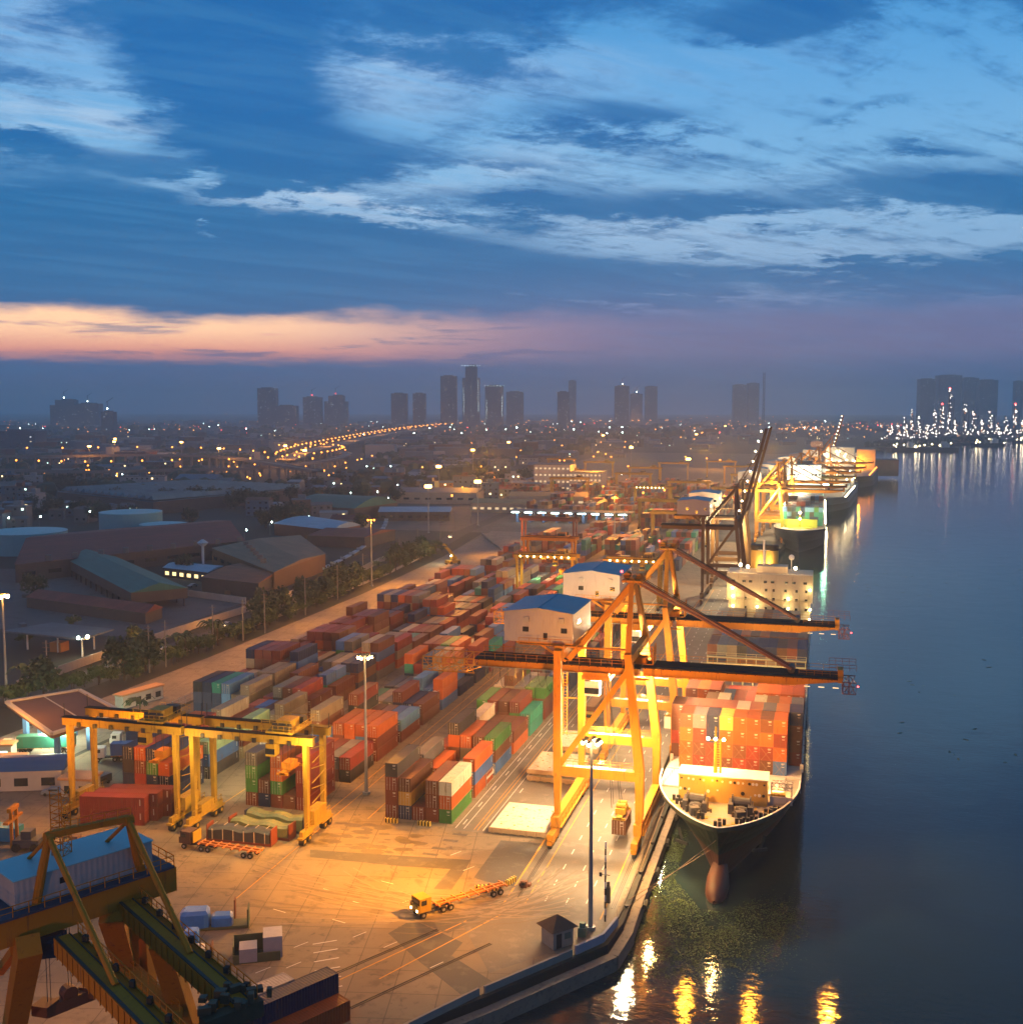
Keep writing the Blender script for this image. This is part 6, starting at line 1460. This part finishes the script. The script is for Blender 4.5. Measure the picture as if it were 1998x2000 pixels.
for (x0,x1),yt,D_,lab,st in TW:
    D_*=1.22
    a=OD(x0*1.0352,yt*1.0352,D_); b_=OD(x1*1.0352,yt*1.0352,D_); w=(b_-a).length; c=(a+b_)/2; h=c.z; dep=min(w,45)
    t=thing('tower_block',lab,'tower',(c.x,c.y,0),YAW)
    m=MB()
    if st: m.box(-w/2,w/2,0,dep,0,h*.80).box(-w*.32,w*.36,2,dep-2,h*.80,h*.97).box(-w*.1,w*.3,4,dep-4,h*.97,h)
    else: m.box(-w/2,w/2,0,dep,0,h-3).box(-w*.3,w*.25,3,dep-3,h-3,h)
    body=m.build('body',twg if r_.random()<.5 else twm,t)
    wn=MB(); nf=int(h/3.6); nc=max(3,int(w/5))
    for i in range(nf):
        for j in range(nc):
            if h*(i+.5)/nf>h*.78 and st: continue
            if i*h/nf+3>h-4: continue
            if r_.random()<.72: continue
            wn.k=0 if r_.random()<.86 else (1 if r_.random()<.5 else 2)
            x=-w/2+w*(j+.5)/nc; z=h*(i+.4)/nf; wn.box(x-1.3,x+1.3,-.15,-.02,z,z+1.7)
    wo=wn.build('windows',[glass,dim,dimc],body)
    if len(wn.f)>500: wo['kind']='stuff'
    if 'white lights' in lab or 'lit windows' in lab:
        q=MB()
        for k in range(7): q.ball((-w/2+w*k/6,-.8,h-4),.8)
        if 'tallest' in lab:
            for k in range(14): q.ball((w*.42,-.8,h*.3+k*h*.035),.55); q.ball((-w*.42,-.8,h*.25+k*h*.03),.5)
        q.build('facade_lights',emat('facade_light',(.8,1,1),9),t)
    if 'red' in lab or 'crane' in lab or 'stepped' in lab:
        MB().beam((0,5,h),(0,5,h+26),1.0).beam((-3,5,h+22),(16,5,h+34),.8).build('roof_mast',dark,t)
        MB().ball((0,4,h+5),2.0).build('beacon',lampr if 'red' in lab else lampc,t)
p=OD(1441*1.0352,703*1.0352,3300)
t=thing('radio_mast','thin tall lattice radio mast on the hazy skyline right of centre','radio mast',(p.x,p.y,0)); MB().lattice((0,0,0),(0,0,p.z),5,5,16,.7).build('lattice',twm,t)
p=OD(1885*1.0352,800*1.0352,3000)
def smooth(P,n=6):
    out=[]
    for i in range(len(P)-1):
        p0=P[max(0,i-1)];p1=P[i];p2=P[i+1];p3=P[min(len(P)-1,i+2)]
        for j in range(n):
            t=j/n; out.append(tuple(.5*((2*p1[q])+(-p0[q]+p2[q])*t+(2*p0[q]-5*p1[q]+4*p2[q]-p3[q])*t*t+(-p0[q]+3*p1[q]-3*p2[q]+p3[q])*t**3) for q in (0,1)))
    out.append(tuple(P[-1])); return out
def gp(L,z): return smooth([tuple(G(x*1.0352,y*1.0352,z))[:2] for x,y in L])
exm=mat('expressway_deck',(.22,.19,.17),.8,0,.2,.05)
E1=gp([(540,868),(580,852),(640,838),(700,825),(770,813),(850,804),(940,799),(1060,797),(1160,798),(1260,797)],12)
E2=gp([(-20,886),(60,888),(160,890),(260,888),(360,886),(450,884),(540,878),(620,868),(655,858),(640,852),(590,850),(520,852)],11)
E3=gp([(-20,862),(120,862),(260,860),(380,862),(460,868),(560,884),(600,890)],15)
EXC=E1+E2+E3
# low-rise city
cm_=[mat('city_wall_%s'%n,c,.8,0,.25,.02) for n,c in (('grey',(.18,.17,.17)),('white',(.34,.33,.34)),('brown',(.16,.11,.08)),('blue',(.12,.17,.22)))]
rm_=[mat('city_roof_%s'%n,c,.75,0,.3,.03) for n,c in (('grey',(.13,.13,.14)),('rust',(.14,.06,.04)),('blue',(.08,.15,.22)),('pale',(.25,.26,.28)))]
cn=['grey','white','brown','blue'];rn=['grey','rust','blue','pale']
bl=[]; tries=0
while len(bl)<250 and tries<9000:
    tries+=1
    D_=760*math.exp(r_.random()**1.0*1.25); px_=r_.uniform(-60,1720); y=797+76*F/D_
    p=G(px_,y)
    if p.x>-345+ (0 if p.y<1500 else (p.y-1500)*.35): continue
    if p.y<880 and p.x>-640: continue
    if min(math.hypot(p.x-e[0],p.y-e[1]) for e in EXC)<75: continue
    bl.append((p.x,p.y,D_))
for (xa,xb,ya,yb,m_) in ((-640,-470,560,760,26),(-400,-310,660,760,10),(-480,-300,890,1010,22),(-330,-240,880,1100,12),(-760,-640,700,900,16)):
    for _ in range(m_): bl.append((r_.uniform(xa,xb),r_.uniform(ya,yb),700))
bl.sort(key=lambda q:PX((q[0],q[1],0))[0])
offroad=lambda x,y: True
stuffc=MB()
for k,(x,y,D_) in enumerate(bl):
    w,l=(r_.uniform(10,42),r_.uniform(9,26)) if D_>700 else (r_.uniform(9,20),r_.uniform(7,12)); h=r_.choice([5,6,7,9,12,15,18] if D_>1900 else [5,6,7,9,11,14]) ; a=r_.uniform(-.25,.5); wi,ri=r_.randrange(4),r_.randrange(4)
    t=thing('building','%s %s with a %s roof in the far city, %s from the left'%(cn[wi],'block' if h>12 else 'low house',rn[ri],ordn(k+1)),'building',(x,y,0),a,'buildings of the far city')
    wl_=MB().box(-w/2,w/2,-l/2,l/2,0,h).build('wall',cm_[wi],t)
    if h<12: MB().add([(-w/2-.5,-l/2-.5,h),(w/2+.5,-l/2-.5,h),(w/2+.5,l/2+.5,h),(-w/2-.5,l/2+.5,h),(-w/2,0,h+l*.16),(w/2,0,h+l*.16)],[(0,1,5,4),(2,3,4,5),(0,4,3),(1,2,5)]).build('roof',rm_[ri],t)
    else: MB().box(-w/2-.2,w/2+.2,-l/2-.2,l/2+.2,h+.01,h+.6).box(-2,3,-2,2,h+.6,h+3.4).build('roof',rm_[ri],t)
    q=MB(); nf=max(1,int(h/3.5)); nc=max(2,int(w/4))
    for i in range(nf):
        for j in range(nc):
            u_=r_.random()
            if u_<.25: continue
            q.k=1 if u_>.955 else (2 if u_>.94 else 0); xx=-w/2+w*(j+.5)/nc; q.box(xx-.8,xx+.8,-l/2-.1,-l/2-.01,h*(i+.35)/nf,h*(i+.35)/nf+1.4)
    q.build('windows',[glass,litwin,litcool],wl_)
q=MB()
for k in range(1700):
    D_=1500*math.exp(r_.random()*1.35); px_=r_.uniform(-80,1720); p=G(px_,797+76*F/D_)
    if min(math.hypot(p.x-e[0],p.y-e[1]) for e in EXC)<70: continue
    if p.x>-560 and p.y<3000 and p.x>-420-(p.y-1500)*.1: continue
    w,l,h=r_.uniform(12,50),r_.uniform(10,30),r_.choice([5,6,8,10,12,16,20]); q.k=r_.randrange(6)
    q.rbox(p.x,p.y,0,w,l,h,r_.uniform(-.3,.5))
tag(q.build('far_city',[cm_[0],cm_[1],cm_[3],rm_[0],rm_[1],rm_[2]]),'mass of small distant city buildings fading into the haze','city',kind='stuff')
q=MB()
for k in range(2600):
    D_=900*math.exp(r_.random()*1.5); px_=r_.uniform(-80,1720); p=G(px_,797+76*F/D_)
    if p.x>-380 or min(math.hypot(p.x-e[0],p.y-e[1]) for e in EXC)<60: continue
    s=r_.uniform(3,9)*(1+D_/4000)
    for j in range(3): q.ball((p.x+r_.uniform(-s,s),p.y+r_.uniform(-s,s),s*.5),s*r_.uniform(.5,.9),5)
tag(q.build('far_trees',leafd),'dark mass of distant trees between the city buildings','trees',kind='stuff')
# far yard clutter: dark rows and lit patches
# expressway
def ribbon(name,pts,w,z,th,m,label,pill=None,**k):
    b=MB(); n=len(pts); L_=[];
    for i,p in enumerate(pts):
        a=pts[max(0,i-1)];c=pts[min(n-1,i+1)]; d=Vector((c[0]-a[0],c[1]-a[1],0)).normalized(); nn=Vector((-d.y,d.x,0))*w/2; L_.append((Vector((p[0],p[1],z))-nn,Vector((p[0],p[1],z))+nn))
    for i in range(n-1):
        (a,b0),(c,d0)=L_[i],L_[i+1]; T=Vector((0,0,-th)); U=Vector((0,0,1.0))
        b.add([a,c,d0,b0,a+T,c+T,d0+T,b0+T],[(0,1,2,3),(7,6,5,4),(0,4,5,1),(3,2,6,7)])
        b.beam(a+U*.5,c+U*.5,.4,1.0); b.beam(b0+U*.5,d0+U*.5,.4,1.0)
    t=thing(name,label,'road bridge',(pts[0][0],pts[0][1],0)) if pill else None
    o=b
    if pill:
        b.o=Vector(); bb=MB((pts[0][0],pts[0][1],0)); bb.v=[tuple(Vector(v)-bb.o) for v in b.v]; bb.f=b.f; bb.mi=b.mi; bb.build('deck',m,t)
        pb=MB((pts[0][0],pts[0][1],0))
        for i in range(0,n-1):
            a=Vector((*pts[i],0)); c=Vector((*pts[i+1],0)); m_=max(1,int((c-a).length/pill))
            for j in range(m_): p=a.lerp(c,j/m_); pb.beam(p,p+Vector((0,0,z-th)),2.2)
        pb.build('pillars',conc,t); return t
ribbon('expressway',E1,24,12,2,exm,'curving elevated expressway lined with orange lamps',60)
ribbon('elevated_road',E2,13,11,1.6,exm,'looping elevated slip road far left under orange lamps',50)
ribbon('elevated_road',E3,12,16,1.6,exm,'straight elevated road crossing far left over the slip road',60)
sl=None; cntl=0
def street(pts,step,hz,off,lab,kind,every=1):
    global sl,cntl
    acc=0;out=[]
    for a,b in zip(pts[:-1],pts[1:]):
        A=Vector((*a,0));B=Vector((*b,0)); L_=(B-A).length; d=(B-A).normalized(); n=Vector((-d.y,d.x,0))
        while acc<L_:
            p=A+d*acc+n*off; out.append(p); acc+=step*max(1,PX(p)[2]/1800)
        acc-=L_
    return out
def lampthing(loc,h,lab,group,m,size):
    t=thing('street_lamp',lab,'street lamp',loc,0,group)
    MB().tube((0,0,0),(0,0,h),.12,5,.08).beam((0,0,h),(1.6,0,h+.3),.12).build('pole',steel,t); MB().ball((1.6,0,h+.1),size,6).build('lamp',m,t); KIDS.clear(); return t
prot={}
LP=[]
def puts(pts,h,z,labf,grp,m,size,key):
    for k,p in enumerate(pts):
        x,y,w=PX((p.x,p.y,z+h))
        if not(-20<x<2020): continue
        s=size
        if key not in prot: prot[key]=lampthing((p.x,p.y,z),h,labf(k),grp,m,s); o=prot[key]
        else: o=dup(prot[key],(p.x,p.y,z),None,labf(k))
        sc_=max(.8,w/1250); o.scale=(sc_,sc_,1)
        LP.append((p.x,p.y,z+h))
GRP='orange street lamps in the distance'
puts(street(E1,42,10,12,'',1),10,12,lambda k:'orange lamp on the far kerb of the curving expressway, %s from the near end'%ordn(k+1),GRP,lampo,1.1,'a')
puts(street(E1,64,10,-12,'',1),10,12,lambda k:'orange lamp on the near kerb of the curving expressway, %s from the near end'%ordn(k+1),GRP,lampo,.8,'a')
puts(street(E2,30,10,7,'',1),9,11,lambda k:'orange lamp along the looping slip road, %s along it'%ordn(k+1),GRP,lampo,.95,'a')
puts(street(E3,45,10,7,'',1),9,16,lambda k:'orange lamp along the straight elevated road, %s from the left'%ordn(k+1),GRP,lampo,.95,'a')
# scattered lamps: (px,py) display pixels of the lamp head, height 8
SCT=[(545,890),(560,905),(490,897),(470,903),(575,880),(610,888),(630,880),(650,873),(595,872),(680,866),(700,860),(715,853),(740,846),(755,842),(770,838),(785,833),(800,828),(815,826),(840,822),(860,818),(430,880),(400,888),(330,890),(280,884),(240,893),(180,890),(130,900),(300,898),(120,868),(60,905),(150,850),(520,870),
 (1010,802),(1030,800),(1050,802),(1075,800),(1100,798),(1120,802),(1140,800),(1165,797),(1185,795),(1200,797),(1215,793),(1230,790),(1250,792),(1275,788),(1300,790),(1330,788),(1350,786),(1380,790),(1410,786),(1430,789),(1455,787),(1480,790),(1110,790),(1150,789),(990,797),(960,800),(1330,772),(1365,775),(1395,771),
 (905,880),(930,900),(870,920),(865,928),(850,935),(825,890),(950,860),(980,850),(1150,862),(1182,880),(1290,862),(1330,865),(1355,868),(890,850),(1040,893),(1060,885),(1110,903),(1135,918),(1210,930),(1250,925),(1180,905),(820,900),(800,915)]
pts=[G(x*1.0352,y*1.0352,8) for x,y in SCT]
puts(pts,8,0,lambda k:'orange lamp scattered among the far streets and yards, %s'%('near the expressway, %s'%ordn(k+1) if k<32 else ('on the far horizon streets, %s'%ordn(k-31) if k<59 else 'in the far yard, %s'%ordn(k-58))),GRP,lampo,1.0,'b')
WSC=[(140,893),(265,862),(15,977),(168,965),(372,916),(585,947),(745,905),(748,915),(744,922),(628,912),(660,930),(935,872),(1015,878),(300,975),(462,1000),(510,985),(580,975),(330,1020),(555,960),(710,928),(730,940),(965,830),(1000,835),(1170,895),(690,880),(735,880),(640,900),(75,975),(45,912),(100,918),(230,895),(208,893),(680,940)]
pts=[G(x*1.0352,y*1.0352,8) for x,y in WSC]
puts(pts,8,0,lambda k:'cool white lamp among the dark factories and depots, %s'%ordn(k+1),'cool white lamps in the distance',lampc,.55,'c')
SC2=[G(r_.uniform(10,800)*1.0352,r_.uniform(838,912)*1.0352,8) for _ in range(80)]+[G(r_.uniform(800,1400)*1.0352,r_.uniform(812,870)*1.0352,8) for _ in range(40)]
SC2=[p for p in SC2 if p.x<-250]
puts(SC2,8,0,lambda k:'orange lamp in the dim streets of the low city, %s of the scattered ones'%ordn(k+1),GRP,lampo,.7,'b')
# red and white pin lights on the far skyline
q=MB()
for k in range(430):
    D_=r_.uniform(2600,4600); px_=r_.uniform(0,1780); p=G(px_,797+76*F/D_,0); q.k=0 if r_.random()<.7 else (1 if r_.random()<.6 else 2); q.ball((p.x,p.y,r_.uniform(4,26)),r_.uniform(.5,1.3)*(1 if px_<1000 else 1.3),5)
for k in range(60):
    px_=1600+r_.gauss(0,60); D_=r_.uniform(2600,3400); p=G(px_,797+76*F/D_,0); q.k=0; q.ball((p.x,p.y,r_.uniform(4,30)),1.3,5)
tag(q.build('far_city_lights',[lampo,lampc,lampr]),'countless tiny street and window lights twinkling through the distant city','city lights',kind='stuff')
# ---- refinery on the far bank
rf=[(1752,835,60),(1765,815,78),(1778,800,95),(1792,812,80),(1807,830,60),(1822,800,95),(1836,790,105),(1850,760,130),(1862,815,70),(1880,790,100),(1898,800,88),(1915,820,60),(1930,800,80),(1945,825,60),(1960,812,75),(1978,790,100),(1993,820,60),(1738,845,50)]
for k,(x,yy,h) in enumerate(rf):
    D_=2750; p=OD(x,797+76*F/D_,D_)
    top=OD(x,yy,D_).z*.62+h*.25
    t=thing('refinery_tower','refinery column sparkling with white lamps on the far bank, %s from the left'%ordn(sorted(a[0] for a in rf).index(x)+1),'refinery tower',(p.x,p.y,0),0,'refinery towers on the far river bank')
    h_=max(34,CH+(797-yy)*D_/F*1.0)
    m=MB().tube((0,0,0),(0,0,h_),2.6,8,1.6).lattice((7,0,0),(7,0,h_*.8),7,7,6,.5); m.box(-9,12,-6,6,0,9).build('column',twm,t)
    q=MB(); 
    for i in range(int(9+h_*.2)):
        z=r_.random()**.9*h_; wd=4+22*(z<h_*.3); q.k=0 if r_.random()<.8 else 1; q.ball((r_.uniform(-wd,wd),-7+r_.uniform(-8,3),z),r_.uniform(.4,.95),5)
    q.build('lamps',[emat('refinery_lamp',(1,.84,.70),22),lampo],t)
    if x in (1850,1978,1836): MB().ball((0,-2,h_+1),2.2,6).build('beacon',lampr,t)
q=MB()
for k in range(60):
    p=G(r_.uniform(1735,2010),r_.uniform(848,856)); q.rbox(p.x,p.y,0,r_.uniform(14,40),r_.uniform(10,20),r_.uniform(5,16),.9)
tag(q.build('refinery_sheds',twm),'low dark sheds and pipe racks along the refinery bank','sheds',kind='stuff')
q=MB()
for k in range(110):
    p=G(r_.uniform(1730,2010),r_.uniform(846,857)); q.ball((p.x,p.y,r_.uniform(3,16)),r_.uniform(.5,1.2),5)
tag(q.build('refinery_bank_lights',emat('refinery_lamp',(1,.84,.70),22)),'small white lamps scattered along the refinery bank','lights',kind='stuff')
# bank trees / low skyline there
q=MB()
for k in range(260):
    f=r_.random(); p=Vector((128,2260,0)).lerp(Vector((493,3090,0)),f)+Vector((-r_.uniform(4,50),r_.uniform(0,40),0)); q.ball((p.x,p.y,4),r_.uniform(4,9),5)
tag(q.build('bank_trees',leafd),'dark band of trees along the far river bank','trees',kind='stuff')
bldg('warehouse',rect(52,1330,60,30,R(4)),18,'big orange lit shed at the end of the quays',mat('lit_shed',(.5,.3,.16),.7),greyr)
# ================================================================ LAMPLIGHT
def L(p,e,*a,**k): return light(p,e*PK,*a,**k)
PK=1.32
# seawall mast: floods the apron and the quay
L((-31.8,154.6,28.2),680000,SODIUM,.45,spot=50,aim=(-72,163,0),blend=1); L((-31.8,154.6,28.2),120000,SODIUM,.45,spot=100,aim=(-70,150,0),blend=1)
L((-30.4,155.6,28.2),230000,(1,.64,.28),.45,spot=80,aim=(-37,186,0),blend=.9)
# mast between the blocks
L((-84.6,198.2,27.8),150000,SODIUM,1.0,spot=105,aim=(-76,163,0),blend=1)
L((-84.2,200.3,27.8),70000,SODIUM,1.0,spot=140,aim=(-80,235,0),blend=.9)
L((-31,157,28.6),80000,SODIUM,.6,spot=100,aim=(-28,198,30),blend=.8)
for (x,y) in ((-30.9,153.3),(-85,198),(-203,238.8)): L((x,y,27.3),700,WARM,.2,name='mast_glow_lamp')
# crane one and two
for (cy,k) in ((198,1.0),(245.5,.6)):
    L((-38.5,cy-1.5,26.6),110000*k,(1,.66,.30),.8)
    L((-33,cy+1.5,27.0),90000*k,(1,.68,.34),.8)
    L((-22,cy,27.6),16000*k,SODIUM,.8); L((-10,cy,27.6),12000*k,SODIUM,.8)
    L((-36,cy-9.2,14.8),9000*k,(1,.74,.38),.5); L((-39,cy+9.4,15.4),14000*k,(1,.74,.38),.5)
    L((-52,cy-1,27),22000*k,SODIUM,.8)
# ship
L((-16.6,192.4,18.6),9000,WARM,.5,spot=150,aim=(-15.5,184,8),blend=.6); L((-15.5,194.5,16.5),12500,(1,.5,.14),.6,spot=150,aim=(-15,208,13),blend=.6); L((-23.2,200,10.5),500,WARM,.3); L((-6,198,10),2500,WARM,.3); L((-17,189.2,13.6),3000,SODIUM,.3)
for p in SUPL[:11]: L(p+Vector((0,-1.0,0)),260,(1,.70,.20),.3,name='deck_lamp')
for p in SUPL[11:]: L(p+Vector((0,-.5,1)),900,WARM,.4,name='deck_lamp')
L((-16,349,27.6),2500,(1,.6,.2),.5)
L((-12,262,16),7000,(1,.8,.35),.5)
# left yard crane lamps and gate canopy
L((-96.5,173,17),7000,(1,.75,.3),.5,spot=140,aim=(-96,180,0)); L((-104,196,17),24000,(1,.78,.35),.5,spot=120,aim=(-112,205,0)); L((-83.5,169,18),9000,(1,.62,.2),.5)
L((-107,168,16),5000,(1,.6,.2),.5); L((-132,166,15),7000,SODIUM,.6); L((-122,176,16),7000,SODIUM,.6)
L((-26.6,184,12),36000,WARM,.5,spot=80,aim=(-22,174,-3),blend=.8)  # quay crane spill: spot added to brighten the weed by the ledge
L((3.5,198,27),26000,SODIUM,.4,spot=120,aim=(14,180,-3),blend=.9)  # spot added off the boom tip for the brown glow on the river
for (x,y) in ((-200,290),(-198,340),(-199,400),(-199,460)): L((x,y,9),6000,SODIUM,.4)
L((-167,211,5.6),12000,(.85,1,.65),.8); L((-160,205,5.4),9000,(.85,1,.65),.8); L((-178,198,6),1600,(.9,1,.7),.5); L((-172,196,15),18000,SODIUM,1)
# added fill lamps without fixtures: warm spill on foreground crane and dark corner
L((-88,112,24),15000,SODIUM,1.5); L((-72,42,26),15000,SODIUM,1.5)
# far-left mast, road masts, fill lamps added over the blocks without masts
L((-202.5,240,28),14000,SODIUM,1); L((-184,440,28),60000,SODIUM,.6,spot=110,aim=(-176,440,0)); L((-105,583,29),80000,SODIUM,1); L((-214,690,29),80000,SODIUM,1)
for (x,y,e) in ((-137,300,10000),(-112,260,10000),(-86,300,16000),(-112,350,18000),(-60,330,30000),(-86,400,40000),(-140,420,40000),(-70,470,40000)): L((x,y,28),e,SODIUM,1)
[L((x_,y_,26),e_,SODIUM,.6,spot=125,aim=(x_+6,y_,0),blend=1) for x_,y_,e_ in ((-173,250,26000),(-172,282,36000),(-171,318,46000),(-170,355,56000),(-169,395,66000),(-168,440,76000),(-165,490,90000),(-158,545,110000),(-150,610,110000))]; L((-178,512,8),5000,(1,.8,.4),.4); L((-212.5,285,7.5),4000,(1,.85,.5),.4)
for (x,y) in ((-103,418),(-68,416),(-118,806)): L((x,y,17),24000,(1,.8,.35),.8,spot=150,aim=(x,y+6,0))
# bright quay beyond the raised booms
for (x,y,e) in ((-36,470,60000),(-30,560,90000),(-26,640,110000),(-22,720,80000),(-14,830,80000),(0,960,90000)): L((x,y,26),e,(1,.72,.36),2)
L((-12,636,15),9000,(.9,1,.25),.6,spot=140,aim=(-11,650,9)); L((-12,756,30),26000,(1,.9,.7),2); L((2.6,760,14),8000,(.4,1,.7),.6)
L((4,1000,30),35000,(1,.8,.5),2); L((40,1290,16),40000,SODIUM,2)
# orange far yard
for (x,y) in ((-110,720),(-160,850),(-70,900),(-200,1000),(-110,1120),(-50,1200),(-290,900),(-230,1200),(-130,1400),(-330,1100)): L((x,y,30),120000,SODIUM,2)
for (x,y) in ((-966,1378),(-861,1382),(-684,1178),(-877,1200),(-651,1282),(-560,1150),(-381,1210)): L((x,y,28),60000,SODIUM,3)
for k in range(0,len(E1),5):
    x,y=E1[k]; 
    if y<5200: L((x,y,24),60000,SODIUM,4)
# green lamp on the far ship
q=tag(MB((-1,742,26)).ball((3,742,27),1.7,8).build('green_floodlight',emat('lamp_green',(.35,1,.6),60)),'bright green white floodlight on the far ship','floodlight')
# ================================================================ HAZE
hz=MB().box(-15500,15500,-320,15000,-9.5,300).build('haze',None); hz.data.materials.clear()
m=bpy.data.materials.new('haze'); m.use_nodes=True; T=NT(m.node_tree); m.node_tree.nodes.clear()
pv=T.n('ShaderNodeVolumePrincipled'); pv.inputs['Color'].default_value=(.84,.94,1,1); pv.inputs['Density'].default_value=HAZE; pv.inputs['Anisotropy'].default_value=.25
o=T.n('ShaderNodeOutputMaterial'); T.lk(pv.outputs[0],o.inputs['Volume']); hz.data.materials.append(m)
tag(hz,kind='stuff'); hz['label']='blue evening haze over the river and the city'; hz['category']='haze'
sc.cycles.volume_bounces=1
